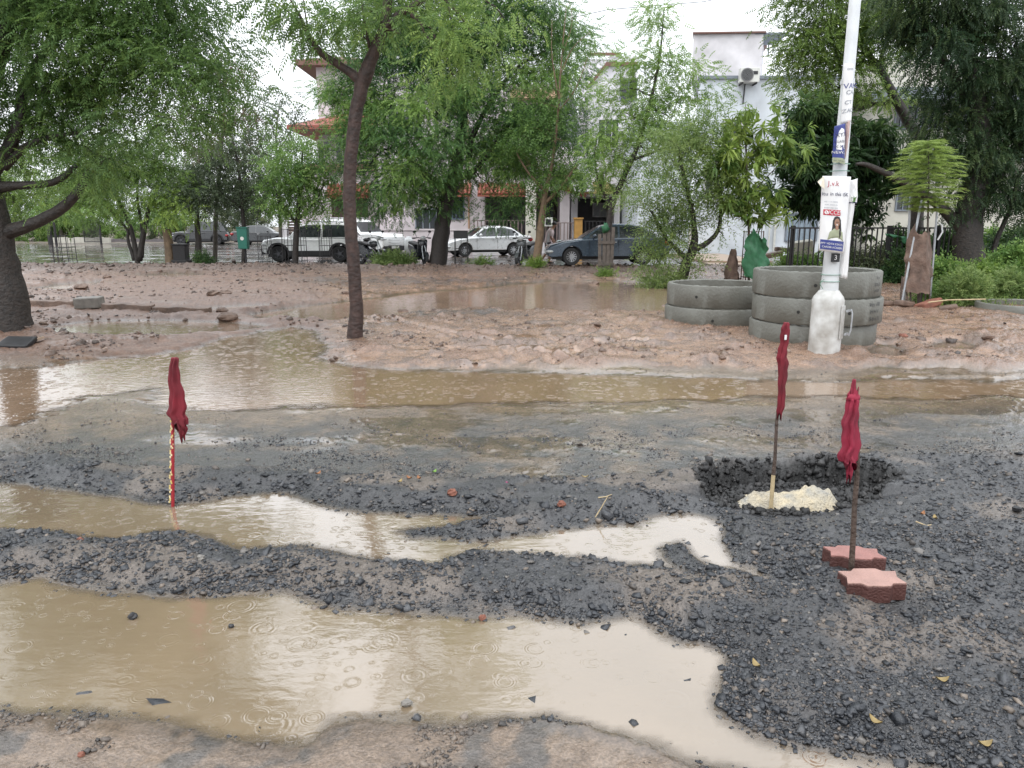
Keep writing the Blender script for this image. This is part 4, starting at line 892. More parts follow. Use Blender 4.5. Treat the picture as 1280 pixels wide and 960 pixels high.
    w = MB(); w.b2(X(590, 41.5), X(718, 41.5), 41.4, 41.6, -.1, Z(303, 41.5)); fin(w, 'plinth', M_WHITE, f); rail(f, X(590, 41.5), X(656, 41.5), 41.5, Z(303, 41.5) + .004, Z(275, 41.5), .2, M_RAIL, w=.06); rail(f, X(671, 41.5), X(718, 41.5), 41.5, Z(303, 41.5) + .004, Z(278, 41.5), .2, M_RAIL, w=.06); rail(f, X(730, 41.5), X(765, 41.5), 41.5, .1, Z(276, 41.5), .2, M_IRON, w=.05)
    pl = MB(); pl.b2(X(718, 41.5), X(728, 41.5), 41.25, 41.75, -.1, Z(274, 41.5)); pl.b2(X(717, 41.5), X(729, 41.5), 41.2, 41.8, Z(274, 41.5), Z(272, 41.5)); fin(pl, 'pillar', M_ORNG, f)
    pl = MB(); pl.b2(X(657, 41.5), X(670, 41.5), 41.3, 41.7, -.1, Z(225, 41.5)); fin(pl, 'pillar', M_CREAM, f)
    mb = thing('meter_box', 'cream electric meter box with dark door on the fence pillar above the person', 'meter box', (X(686, 40.8), 40.8, 0))
    q = MB(); q.b2(X(680, 40.8), X(691, 40.8), 40.6, 41.0, Z(283, 40.8), Z(272, 40.8)); fin(q, 'case', M_PLAST, mb, bevel=.02); q = MB(); q.b2(X(682, 40.8), X(688.5, 40.8), 40.58, 40.595, Z(281, 40.8), Z(274, 40.8)); fin(q, 'door', M_BLACKP, mb); q = MB(); q.tube([(X(686, 40.8), 40.8, -.05), (X(686, 40.8), 40.8, Z(283, 40.8))], .05, 8); fin(q, 'post', M_RUST, mb)
    # ---- gabled white house with yellow awning
    Y = 44.; h = house('house', 'white gabled house with brown trim lines and a yellow arched awning', Y, 765)
    b = MB(); b.prism([(X(714, Y), -.2), (X(714, Y), Z(238, Y)), (X(737, Y, 100), Z(238, Y)), (X(737, Y, 100), Z(110, Y)), (X(759, Y, 100), Z(82, Y)), (X(795, Y, 100), Z(81, Y)), (X(795, Y, 100), Z(238, Y)), (X(775, Y), Z(238, Y)), (X(775, Y), -.2), (X(768, Y), -.2), (X(768, Y), Z(246, Y)), (X(722, Y), Z(246, Y)), (X(722, Y), -.2)], Y, Y + 7, 'xz')
    b.b2(X(737, 47, 80), X(776, 47, 80), 51.2, 53, Z(140, 50), Z(69, 50)); b.b2(X(762, 51, 80), X(798, 51, 80), 51.1, 54, Z(140, 51), Z(70, 51)); fin(b, 'wall', M_WHITE, h)
    t = MB(); zt = .28
    t.prism([(X(735, Y, 100), Z(112, Y)), (X(758, Y, 100), Z(83, Y)), (X(796, Y, 100), Z(82, Y)), (X(796, Y, 100), Z(78, Y)), (X(757, Y, 100), Z(78, Y)), (X(733, Y, 100), Z(109, Y))], Y - .15, Y + .1, 'xz'); fin(t, 'trim', M_BROWN, h); t = MB(); t.b2(X(736, 50, 80), X(777, 50, 80), 50.9, 51.19, Z(69, 51), Z(66, 51)); fin(t, 'coping', M_BROWN, h)
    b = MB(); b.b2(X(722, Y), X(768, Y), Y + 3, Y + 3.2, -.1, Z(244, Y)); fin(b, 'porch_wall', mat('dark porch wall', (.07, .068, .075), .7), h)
    q = MB(); q.prism([(X(727, Y) + (X(766, Y) - X(727, Y)) * (.5 - .5 * math.cos(math.pi * i / 12)), Z(243, Y) + (Z(227, Y) - Z(243, Y)) * math.sin(math.pi * i / 12)) for i in range(13)], Y - 1.1, Y - .16, 'xz'); fin(q, 'awning', M_YEL, h)
    q = MB(); n = 9
    for i in range(n):
        xa = X(700, Y) + (X(729, Y) - X(700, Y)) * i / n; q.tube([(xa, Y - .35, Z(229 + i * 1.2, Y)), (xa + .1, Y - 1.3, Z(237 + i * 1.1, Y))], .12, 6)
    fin(q, 'porch_roof', M_TILE, h, smooth=True)
    window(h, 742, 766, 255, 270, Y + 2.95, M_WHITE, 2, mat('pale curtain', (.42, .44, .47), .6)); window(h, 746, 770, 150, 185, Y, M_WHITE, 2); window(h, 772, 790, 100, 125, Y, M_GREYB, 1)
    q = MB(); q.b2(X(784, Y), X(786.5, Y), Y - .4, Y - .2, Z(122, Y), Z(86, Y)); fin(q, 'drainpipe', M_BLACKP, h)
    # ---- tall white block with the outdoor unit
    Y = 38.; h = house('apartment_block', 'tall bluish white block with set-back roof room and air conditioner on its wall', Y, 930, 322)
    b = MB(); b.b2(X(800, Y), X(866, Y), Y + .6, Y + 8, -.2, Z(150, Y)); b.prism([(X(866, Y), Y), (X(1040, Y), Y), (X(1040, Y) + 3, Y + 9), (X(866, Y + 9.5), Y + 9)], -.2, Z(99, Y))
    fin(b, 'wall', M_BLUEW, h)
    b = MB(); b.prism([(X(868, Y, 60), Y + .3), (X(954, Y, 60), Y + .1), (X(968, Y, 60) + .45, Y + 3.), (X(968, Y, 60) + 1.2, Y + 7), (X(870, Y + 7.4, 60), Y + 7)], Z(99, Y) + .003, Z(41, Y)); rr = fin(b, 'roof_room', M_WHITE, h)
    b = MB(); b.prism([(X(866, Y, 60), Y + .15), (X(956, Y, 60), Y - .05), (X(968, Y, 60) + .6, Y + 3.), (X(968, Y, 60) + 1.3, Y + 7.1), (X(869, Y + 7.4, 60), Y + 7.1)], Z(41, Y) + .003, Z(39, Y)); fin(b, 'coping', M_BROWN, rr)
    b = MB(); b.b2(X(866, Y), X(1040, Y), Y - .12, Y + .3, Z(99, Y) + .004, Z(95, Y)); fin(b, 'parapet_band', M_GREYB, h)
    b = MB(); b.box((X(965, Y, 60), Y + 1.2, Z(41, Y)), (1.6, 2.2, .08)); 
    for k in range(3): b.bar((X(968, Y, 60) + .3, Y + .4 + k * .7, Z(41, Y)), (X(968, Y, 60) + .3, Y + .4 + k * .7, Z(60, Y)), .05)
    fin(b, 'canopy', M_GREYB, h)
    window(h, 880, 900, 215, 250, Y, M_WHITE, 1); window(h, 985, 1022, 268, 300, Y, M_GREYB, 4, mat('blue grey louvre', (.26, .32, .38), .5)); window(h, 975, 1000, 150, 190, Y, M_WHITE, 2); window(h, 900, 920, 150, 185, Y, M_WHITE, 1)
    p = MB(); p.tube([(X(970, Y), Y - .1, .1), (X(970, Y), Y - .1, Z(245, Y))], .06, 8); p.tube([(X(963, Y), Y - .1, .1), (X(963, Y), Y - .1, Z(260, Y))], .04, 8); fin(p, 'drainpipe', M_PLAST, h, smooth=True)
    ac = thing('air_conditioner', 'air conditioner outdoor unit on the tall white block below its roof band', 'air conditioner', (X(937, Y, 95), Y - .45, Z(103, Y)))
    q = MB(); x0, x1, z0, z1 = X(925, Y - .5, 95), X(949, Y - .5, 95), Z(103, Y - .5), Z(85, Y - .5); q.b2(x0, x1, Y - .6, Y - .2, z0, z1); fin(q, 'case', M_PLAST, ac, bevel=.02)
    cxx = x0 + (x1 - x0) * .34; cz = (z0 + z1) / 2; q = MB(); q.lathe([(.31, -.012), (.31, .012), (.27, .012), (.27, -.012)], (cxx, Y - .615, cz), 24, 'y', True)
    for k in range(5): q.lathe([(.05 * k + .04, -.006), (.05 * k + .055, -.006), (.05 * k + .055, .006), (.05 * k + .04, .006)], (cxx, Y - .615, cz), 20, 'y', True)
    fin(q, 'fan_grille', mat('grey grille', (.2, .2, .2), .5), ac); q = MB(); q.lathe([(0.001, 0), (.27, 0), (.27, .008), (.001, .008)], (cxx, Y - .610, cz), 24, 'y'); fin(q, 'fan_recess', M_BLACKP, ac)
    q = MB(); q.b2(x0 + .1, x0 + .15, Y - .6, Y - .003, z0 - .08, z0 - .003); q.b2(x1 - .15, x1 - .1, Y - .6, Y - .003, z0 - .08, z0 - .003); q.tube([(x0 + .4, Y - .05, z0), (x0 + .35, Y - .05, z0 - .9)], .03, 6); fin(q, 'bracket', M_IRON, ac); q = MB(); q.b2(x1 - .32, x1 - .1, Y - .615, Y - .604, z1 - .3, z1 - .15); fin(q, 'service_cover', M_BLACKP, ac)
    # ---- cream building behind the shade tree
    Y = 36.; h = house('building', 'cream building with roof pergola glimpsed between the two large right-hand trees', Y, 1150, 320)
    b = MB(); b.b2(X(1095, Y), X(1330, Y), Y + .6, Y + 8, -.2, Z(128, Y)); b.b2(X(1085, Y), X(1340, Y), Y, Y + 8, Z(113, Y), Z(76, Y)); fin(b, 'wall', M_CREAM, h)
    b = MB(); b.b2(X(1085, Y), X(1340, Y), Y - .9, Y + .7, Z(128, Y), Z(113, Y) - .003); b.b2(X(1060, Y), X(1340, Y), Y - .4, Y + .59, Z(200, Y), Z(188, Y)); fin(b, 'sunshade_band', M_GREYB, h)
    b = MB()
    for k in range(8): b.bar((X(1095, Y), Y + 1 + k * .5, Z(66, Y) + .0), (X(1180, Y), Y + 1 + k * .5, Z(66, Y)), .06)
    for k in range(5): xx = X(1100 + 18 * k, Y); b.bar((xx, Y + .6, Z(76, Y)), (xx, Y + .6, Z(66, Y)), .06); b.bar((xx, Y + .7, Z(66, Y) - .07), (xx, Y + 5, Z(66, Y) - .07), .06)
    fin(b, 'pergola', M_PLAST, h)
    for u in (1108, 1140, 1175, 1225): window(h, u, u + 24, 134, 160, Y + .6, M_GREYB, 3)
    window(h, 1120, 1150, 225, 262, Y + .6, M_GREYB, 3)
    # ---- low walls along the far left
    for (u0, u1, v0, v1, Y, lab) in ((60, 132, 297, 303, 59., 'long low pale boundary wall behind the old neem trunk'), (128, 206, 299, 304, 60., 'low grey boundary wall between mesh gate and tan stump')):
        b = MB(); 
        n = 8
        for i in range(n): b.b2(X(u0 + (u1 - u0) * i / n, Y), X(u0 + (u1 - u0) * (i + .985) / n, Y), Y, Y + .3, -.1, Z(v0, Y) + .04 * math.sin(i * 2.3))
        o = fin(b, 'boundary_wall', M_PORCH if u0 > 100 else M_CREAM); tag(o, lab, 'wall')
    o = MB(); o.b2(X(450, 42.5), X(598, 42.5), 42.3, 42.5, -.1, Z(288, 42.5)); o.b2(X(450, 42.5) - .03, X(598, 42.5) + .03, 42.25, 42.55, Z(288, 42.5), Z(286, 42.5)); o = fin(o, 'boundary_wall', M_PINK); tag(o, 'plain pinkish white boundary wall behind the motorcycles', 'wall')
    # paved drive up to the block
    d = MB(); d.b2(X(866, 33), X(940, 33), 30, 37.8, -.1, .16); d.b2(X(874, 31), X(930, 31), 28.6, 29.99, -.1, .10); o = fin(d, 'driveway', mat('beige paving', (.36, .27, .2), .4, var=.2, scale=3)); tag(o, kind='structure')
build_houses()
# ================================================================== VEHICLES
M_TYRE = mat('tyre rubber', (.018, .018, .019), .7, var=.3, scale=20)
M_RIM = mat('alloy', (.45, .46, .48), .3, metal=.8, var=.1)
M_RIMD = mat('dark alloy', (.10, .10, .11), .35, metal=.6, var=.2)
M_CGLASS = mat('car glass', (.022, .027, .03), .06, var=.2, spec=.8)
M_RED = mat('red lamp lens', (.30, .012, .012), .2, var=.2)
M_LENS = mat('clear lamp lens', (.55, .57, .58), .12, var=.15, spec=.8)
M_CHROME = mat('chrome', (.6, .6, .6), .15, metal=1.0, var=.05)
M_PLATE = mat('number plate', (.65, .65, .62), .5, var=.05)
def paint(name, c): return mat(name, c, .28, var=.04, coat=.8, spec=.5)
def car(name, label, loc, rz, L, Wd, Hh, belt, nose, cowl, rear_deck, gh, wb, wr, pm, rim=M_RIM, cat='car', clad=None, rails=False, spokes=9):
    """x forward. nose = [(x, z)..] bonnet line from bumper to cowl; gh = greenhouse side outline [(x, z)..] from cowl to rear, starting and ending on the belt"""
    t = thing(name, label, cat, loc, rz)
    h = Wd / 2; ax = [wb / 2 + .05, -wb / 2 + .05]; zb = .24 if not clad else .30
    def arch(xc, r=wr + .055): return [(xc - r * math.cos(math.pi * i / 12), max(zb, wr + r * math.sin(math.pi * i / 12) * 1.0)) for i in range(13)]
    bot = [(-L / 2 + .16, zb + .06)] + arch(ax[1]) + arch(ax[0]) + [(L / 2 - .14, zb + .04)]
    top = list(nose) + [(gh[0][0], gh[0][1])] + [(gh[-1][0], gh[-1][1])] + list(rear_deck)
    prof = bot + top
    b = MB(); n = len(prof)
    def yof(x, inner=False):
        q = abs(x) / (L / 2); return h * (1 - .16 * max(0, (q - .72) / .28) ** 1.6)
    def slice_(sgn, ins, lift):
        out = []
        for i, (x, z) in enumerate(prof):
            zz = z - (lift if i >= len(bot) else 0); xx = x * (1 - ins * .02)
            out.append((xx, sgn * (yof(x) - (0 if ins else .09)), zz))
        return out
    V = slice_(-1, 1, .05) + slice_(-1, 0, 0) + slice_(1, 0, 0) + slice_(1, 1, .05)
    Fc = [tuple(range(n - 1, -1, -1)), tuple(range(3 * n, 4 * n))]
    for s in range(3):
        for i in range(n):
            j = (i + 1) % n; Fc.append((s * n + i, s * n + j, (s + 1) * n + j, (s + 1) * n + i))
    b.add(V, Fc)
    # greenhouse
    zr = max(z for x, z in gh); zl = min(gh[0][1], gh[-1][1])
    def yg(z): return (h - .085) - (h * .24) * (z - zl) / (zr - zl)
    m = len(gh); gv = [(x, -yg(z), z) for x, z in gh] + [(x, 0, z + (.025 if 0 < i < m - 1 else 0)) for i, (x, z) in enumerate(gh)] + [(x, yg(z), z) for x, z in gh]
    gf = [tuple(range(m)), tuple(range(3 * m - 1, 2 * m - 1, -1))]
    for s in range(2):
        for i in range(m - 1): gf.append((s * m + i, s * m + i + 1, (s + 1) * m + i + 1, (s + 1) * m + i))
    b.add(gv, gf)
    fin(b, 'body', pm, t, smooth=True, world=False, bevel=.025)
    # glass
    def inset(poly, k=.86):
        cx = sum(p[0] for p in poly) / len(poly); cz = sum(p[1] for p in poly) / len(poly)
        return [(cx + (x - cx) * k, cz + (z - cz) * (k - .03)) for x, z in poly]
    bp = .02 * L
    xs = [x for x, z in gh]
    def clip_poly(x0, x1):
        pts = []; 
        def ztop(x):
            for i in range(m - 1):
                (xa, za), (xb, zb_) = gh[i], gh[i + 1]
                if min(xa, xb) <= x <= max(xa, xb) and abs(xa - xb) > 1e-6: return za + (zb_ - za) * (x - xa) / (xb - xa)
            return zl
        k = 9
        up = [(x0 + (x1 - x0) * i / k, min(ztop(x0 + (x1 - x0) * i / k) - .07, zr - .09)) for i in range(k + 1)]
        lo = zl + .03
        up = [(x, max(z, lo + .004)) for x, z in up]
        return [(x1, lo), (x0, lo)] + up
    fx, rx = gh[0][0] - .26, gh[-1][0] + .22
    spl = [fx, (fx * .52 + rx * .48), fx * .10 + rx * .90, rx] if len(gh) > 5 else [fx, (fx + rx) / 2, rx]
    for a_, b_ in zip(spl[:-1], spl[1:]):
        for sg in (-1, 1):
            pl = clip_poly(a_ - .035, b_ + .035)
            g = MB(); g.add([(x, sg * (yg(z) + .004), z) for x, z in pl] + [(x, sg * (yg(z) - .02), z) for x, z in pl], [tuple(range(len(pl))), tuple(range(2 * len(pl) - 1, len(pl) - 1, -1))] + [(i, (i + 1) % len(pl), len(pl) + (i + 1) % len(pl), len(pl) + i) for i in range(len(pl))])
            fin(g, 'window', M_CGLASS, t, world=False)
    for (p, q, nm) in ((gh[0], gh[1], 'windscreen'), (gh[-1], gh[-2], 'rear_window')):
        dx, dz = q[0] - p[0], q[1] - p[1]; nx, nz = (dz, -dx) if nm == 'windscreen' else (-dz, dx); l = math.hypot(nx, nz); nx /= l; nz /= l
        if nm == 'windscreen' and nx < 0: nx, nz = -nx, -nz
        if nm == 'rear_window' and nx > 0: nx, nz = -nx, -nz
        A = []
        for f, yy in ((.10, -1), (.10, 1), (.90, 1), (.90, -1)):
            x, z = p[0] + dx * f, p[1] + dz * f; A.append((x, yy * (yg(z) - .07), z))
        o1 = [(x + nx * .022, y, z + nz * .022) for x, y, z in A]; mid = [((o1[0][0] + o1[1][0]) / 2 + nx * .02, 0, o1[0][2] + nz * .02), ((o1[2][0]) + nx * .02, 0, o1[2][2] + nz * .02)]
        g = MB(); g.add([o1[0], mid[0], o1[1], o1[2], mid[1], o1[3]] + [(x - nx * .03, y, z - nz * .03) for x, y, z in A], [(0, 1, 4, 5), (1, 2, 3, 4), (0, 6, 7, 2, 1), (2, 7, 8, 3), (3, 8, 9, 5, 4), (5, 9, 6, 0)]); fin(g, nm, M_CGLASS, t, world=False)
    # wheels
    for i, xc in enumerate(ax):
        for sg in (-1, 1):
            yc = sg * (h - .13)
            ty = MB(); ty.lathe([(wr * .60, -.10), (wr * .93, -.105), (wr, -.07), (wr, .07), (wr * .93, .105), (wr * .60, .10)], (xc, yc, wr), 28, 'y', True); w = fin(ty, 'wheel', M_TYRE, t, smooth=True, world=False)
            r = MB(); r.lathe([(wr * .66, -.095), (wr * .66, .095), (wr * .58, .09), (wr * .58, -.09)], (xc, yc, wr), 28, 'y', True)
            for k in range(spokes):
                th = 2 * math.pi * k / spokes; c_ = (math.cos(th), math.sin(th))
                r.bar((xc + c_[0] * .05, yc + sg * .07, wr + c_[1] * .05), (xc + c_[0] * wr * .6, yc + sg * .085, wr + c_[1] * wr * .6), .045, .03)
            r.lathe([(.001, -.03), (.075, -.03), (.075, .03), (.001, .03)], (xc, yc + sg * .07, wr), 14, 'y'); fin(r, 'rim', rim, w, world=False)
            dk = MB(); dk.lathe([(.001, -.01), (wr * .6, -.01), (wr * .6, .01), (.001, .01)], (xc, yc + sg * .03, wr), 20, 'y'); fin(dk, 'brake_disc', M_BLACKP, w, world=False)
    # lining, sills, bumpers
    q = MB(); q.b2(-L / 2 + .22, L / 2 - .22, -h + .2, h - .2, .2, .62); fin(q, 'underbody', M_BLACKP, t, world=False)
    if clad:
        q = MB()
        for sg in (-1, 1):
            for xc in ax:
                ro, ri = wr + .13, wr + .05; pts = []
                for k in range(13):
                    th = math.pi * k / 12; pts.append((xc + ro * math.cos(th), wr + ro * math.sin(th)))
                for k in range(12, -1, -1):
                    th = math.pi * k / 12; pts.append((xc + ri * math.cos(th), wr + ri * math.sin(th)))
                vs = [(x, sg * (h + .012), z) for x, z in pts] + [(x, sg * (h - .06), z) for x, z in pts]; k = len(pts)
                q.add(vs, [(i, i + 1, k - 2 - i, k - 1 - i) for i in range(12)] + [(i, (i + 1) % k, k + (i + 1) % k, k + i) for i in range(k)])
            q.b2(ax[1] + wr + .08, ax[0] - wr - .08, sg * (h - .08), sg * (h + .014), zb - .02, zb + .16)
        q.b2(L / 2 - .12, L / 2 + .012, -h * .8, h * .8, zb, zb + .22); q.b2(-L / 2 - .012, -L / 2 + .12, -h * .8, h * .8, zb, zb + .26)
        fin(q, 'cladding', M_BLACKP, t, world=False)
    hz = nose[-2][1] if len(nose) > 2 else .75; hx = nose[1][0]
    for sg in (-1, 1):
        q = MB(); q.blob((hx - .13, sg * (h * .72), nose[1][1] - .10), (.16, .20, .075), 12, 8); fin(q, 'headlight', M_LENS, t, smooth='all', world=False)
        q = MB(); rxx, rz_ = rear_deck[1] if len(rear_deck) > 1 else rear_deck[0]; q.blob((rxx + .10, sg * (h * .80), rz_ - .13), (.15, .16, .11), 12, 8); fin(q, 'tail_light', M_RED, t, smooth='all', world=False)
        q = MB(); q.blob((gh[0][0] - .45, sg * (h + .07), zl + .10), (.07, .10, .07), 10, 7); q.bar((gh[0][0] - .43, sg * (h - .1), zl + .05), (gh[0][0] - .44, sg * (h + .03), zl + .08), .03); fin(q, 'mirror', pm, t, smooth='all', world=False)
        for xd in (gh[0][0] - 1.15, gh[0][0] - 2.05):
            q = MB(); q.b2(xd - .09, xd + .09, sg * (h - .01), sg * (h + .022), zl - .13, zl - .10); fin(q, 'door_handle', M_CHROME if clad is None else pm, t, world=False, bevel=.006)
            q = MB()
        q.b2(gh[0][0] - .28, gh[0][0] - .272, sg * (h - .02), sg * (h + .003), zb + .12, zl - .03); q.b2(gh[0][0] - 1.32, gh[0][0] - 1.312, sg * (h - .02), sg * (h + .003), zb + .12, zl - .03); fin(q, 'door_seam', M_BLACKP, t, world=False)
    q = MB(); q.b2(L / 2 - .08, L / 2 - .005, -h * .5, h * .5, nose[0][1] - .02, nose[1][1] - .14)
    gr = fin(q, 'grille', M_BLACKP, t, world=False)
    q = MB()
    for k in range(3): z = nose[0][1] + .02 + (nose[1][1] - .16 - nose[0][1]) * k / 2; q.b2(L / 2 - .004, L / 2 + .012, -h * .48, h * .48, z - .012, z + .012)
    fin(q, 'grille_bar', M_CHROME, gr, world=False)
    q = MB(); q.b2(-L / 2 - .022, -L / 2 - .002, -.26, .26, .62, .74); fin(q, 'number_plate', M_PLATE, t, world=False); q = MB(); q.b2(L / 2 + .014, L / 2 + .03, -.26, .26, .40, .52); fin(q, 'number_plate', M_PLATE, t, world=False)
    if rails:
        for sg in (-1, 1):
            q = MB(); q.tube([(gh[1][0] - .25, sg * h * .66, zr - .02), (gh[1][0] - .32, sg * h * .66, zr + .05), (gh[-2][0] + .3, sg * h * .66, zr + .05), (gh[-2][0] + .2, sg * h * .66, zr - .02)], .022, 6); fin(q, 'roof_rail', M_CHROME, t, smooth=True, world=False)
    return t
def at_px(u, v): return G(u, v)
P_WHITE = paint('white car paint', (.84, .85, .85)); P_SILV = mat('silver car paint', (.66, .67, .68), .3, metal=.15, var=.04, coat=.6); P_BLUE = mat('blue grey car paint', (.052, .075, .105), .26, metal=.35, var=.05, coat=.8); P_BLK = paint('black car paint', (.016, .017, .019)); P_DKG = paint('dark grey car paint', (.03, .034, .037))
SUV_GH = [(.92, .98), (.42, 1.50), (.05, 1.585), (-.9, 1.60), (-1.45, 1.56), (-1.93, .99)]
SUV_NOSE = [(2.0, .45), (2.0, .80), (1.90, .90), (1.4, .99)]
SUV_DECK = [(-1.98, .95), (-2.02, .82), (-2.03, .5), (-1.98, .36)]
SED_GH = [(.98, .93), (.30, 1.37), (-.15, 1.45), (-.75, 1.44), (-1.15, 1.36), (-1.72, 1.0)]
SED_NOSE = [(2.2, .38), (2.2, .58), (2.08, .70), (1.6, .84)]
SED_DECK = [(-2.10, .99), (-2.19, .93), (-2.22, .55), (-2.16, .36)]
def build_cars():
    def loc(u, Y): return (X(u, Y, 320), Y, gz(X(u, Y, 320), Y) - .01)
    car('parked_car', 'boxy white compact off-roader facing left with black cladding, behind the round tree', loc(393, 32.2), R(180 + 4), 3.98, 1.76, 1.62, .98, SUV_NOSE, .92, SUV_DECK, SUV_GH, 2.5, .335, P_WHITE, M_RIMD, clad=True, rails=True, spokes=5)
    car('parked_car', 'large white off-roader facing right with chrome grille, half hidden behind the boxy white one', loc(448, 37.5), R(-32), 4.8, 1.9, 1.80, 1.08, [(2.4, .55), (2.4, .95), (2.25, 1.06), (1.6, 1.13)], .92, [(-2.36, 1.05), (-2.42, .9), (-2.42, .55), (-2.34, .4)], [(1.0, 1.12), (.42, 1.68), (.05, 1.77), (-1.2, 1.78), (-1.95, 1.72), (-2.3, 1.1)], 2.85, .385, P_WHITE, M_RIMD, clad=True, rails=True, spokes=6)
    car('parked_car', 'silver sedan facing left, parked in front of the barred porch fence', loc(607, 37.5), R(180 + 20), 4.45, 1.73, 1.47, .93, SED_NOSE, .9, SED_DECK, SED_GH, 2.5, .315, P_SILV, M_RIM, spokes=10)
    car('parked_car', 'blue grey sedan facing left with bright multi-spoke wheels, behind the wooden tree guard', loc(757, 27.6), R(180 + 1), 4.4, 1.70, 1.47, .93, SED_NOSE, .9, SED_DECK, SED_GH, 2.55, .31, P_BLUE, M_RIM, spokes=12)
    car('parked_car', 'black off-roader with red tail lamps far left behind the tan stump', loc(254, 58.), R(180 + 12), 4.2, 1.8, 1.75, .98, SUV_NOSE, .92, SUV_DECK, [(.92, .98), (.42, 1.58), (.05, 1.70), (-.9, 1.72), (-1.5, 1.70), (-1.93, .99)], 2.55, .36, P_BLK, M_RIMD, clad=True, spokes=5)
    car('parked_car', 'dark saloon parked far back right of the green litter bin', loc(330, 58.), R(8), 4.4, 1.7, 1.47, .93, SED_NOSE, .9, SED_DECK, SED_GH, 2.55, .31, P_DKG, M_RIMD, spokes=8)
    # ---- two-wheelers
    def scooter(name, label, loc_, rz, body, cat, sporty=False):
        t = thing(name, label, cat, loc_, rz)
        def wheel(xc, r):
            q = MB(); q.lathe([(r * .62, -.04), (r * .94, -.055), (r, -.03), (r, .03), (r * .94, .055), (r * .62, .04)], (xc, 0, r), 24, 'y', True); w = fin(q, 'wheel', M_TYRE, t, smooth=True, world=False)
            q = MB(); q.lathe([(r * .66, -.03), (r * .66, .03), (r * .58, .03), (r * .58, -.03)], (xc, 0, r), 24, 'y', True); q.tube([(xc, -.05, r), (xc, .05, r)], .05, 10)
            for k in range(5): th = 2 * math.pi * k / 5; q.bar((xc, 0, r), (xc + math.cos(th) * r * .62, 0, r + math.sin(th) * r * .62), .03)
            fin(q, 'rim', M_RIMD, w, world=False)
        r = .29 if sporty else .25
        wheel(.62, r); wheel(-.60, r)
        q = MB(); q.tube([(.62, -.07, r), (.50, -.07, .62), (.40, 0, .95)], .022, 8); q.tube([(.62, .07, r), (.50, .07, .62), (.40, 0, .95)], .022, 8); fin(q, 'fork', M_STEEL, t, smooth=True, world=False)
        q = MB(); q.add([(.62 + .9 * r * math.cos(a) * 1.18, y, r + r * 1.15 * math.sin(a)) for y in (-.07, .07) for a in [R(20 + 16 * k) for k in range(9)]], [(k, k + 1, 10 + k, 9 + k) for k in range(8)]); fin(q, 'front_mudguard', body, t, smooth=True, world=False)
        q = MB()
        if sporty:
            q.blob((.12, 0, .80), (.28, .15, .14), 12, 8); q.blob((.0, 0, .42), (.24, .15, .20), 10, 8)
        else:
            q.prism([(-.0, .30), (.30, .36), (.42, .92), (.36, .98), (.24, .5), (.0, .36)], -.19, .19, 'xz'); q.blob((.41, 0, .80), (.08, .18, .16), 12, 8)
        fin(q, 'front_body', body, t, smooth=True, world=False, bevel=.015)
        q = MB(); q.prism([(-.85, .62), (-.80, .80), (-.30, .74), (-.06, .60), (-.02, .32), (-.40, .36)], -.15, .15, 'xz'); fin(q, 'rear_body', body, t, smooth=True, world=False, bevel=.03)
        q = MB(); q.prism([(-.86, .80), (-.78, .90), (-.35, .86), (-.05, .78), (-.05, .73), (-.30, .745), (-.8, .805)], -.14, .14, 'xz'); fin(q, 'seat', M_BLACKP, t, smooth=True, world=False, bevel=.03)
        q = MB(); q.tube([(.30, -.36, 1.02), (.38, -.15, 1.04), (.40, 0, 1.0), (.38, .15, 1.04), (.30, .36, 1.02)], .017, 8); q.tube([(.29, -.38, 1.02), (.33, -.26, 1.025)], .026, 8); q.tube([(.29, .38, 1.02), (.33, .26, 1.025)], .026, 8); fin(q, 'handlebar', M_BLACKP, t, smooth=True, world=False)
        q = MB(); q.blob((.46, 0, 1.02), (.07, .11, .09), 12, 8); hl = fin(q, 'headlight', M_LENS, t, smooth='all', world=False)
        for sg in (-1, 1):
            q = MB(); q.tube([(.36, sg * .2, 1.04), (.36, sg * .3, 1.22)], .008, 6); q.blob((.36, sg * .31, 1.26), (.02, .065, .045), 10, 7); fin(q, 'mirror', M_BLACKP, t, smooth='all', world=False)
        q = MB(); q.blob((-.86, 0, .68), (.04, .09, .05), 10, 7); fin(q, 'tail_light', M_RED, t, smooth='all', world=False)
        q = MB(); q.tube([(-.15, -.14, .3), (-.75, -.17, .36)], .045, 10); q.b2(-.3, .1, -.1, .1, .2, .36); fin(q, 'engine', M_RIMD, t, smooth=True, world=False)
        q = MB(); q.bar((-.12, .1, .3), (-.2, .28, .0), .02); fin(q, 'side_stand', M_IRON, t, world=False)
        return t
    dk = paint('dark scooter paint', (.022, .024, .03)); gy = paint('grey scooter paint', (.07, .075, .08))
    scooter('motor_scooter', 'grey scooter with front wheel turned to us, parked by the tan-trunked tree', loc(657, 28.2), R(-115), gy, 'scooter')
    scooter('motor_scooter', 'dark scooter with raised mirrors parked between leaf pile and dark neem trunk', loc(524, 29.0), R(-62), dk, 'scooter')
    scooter('motorcycle', 'black motorcycle half hidden behind the leaning bare trunk', loc(464, 29.2), R(-40), dk, 'motorcycle', True)
build_cars()
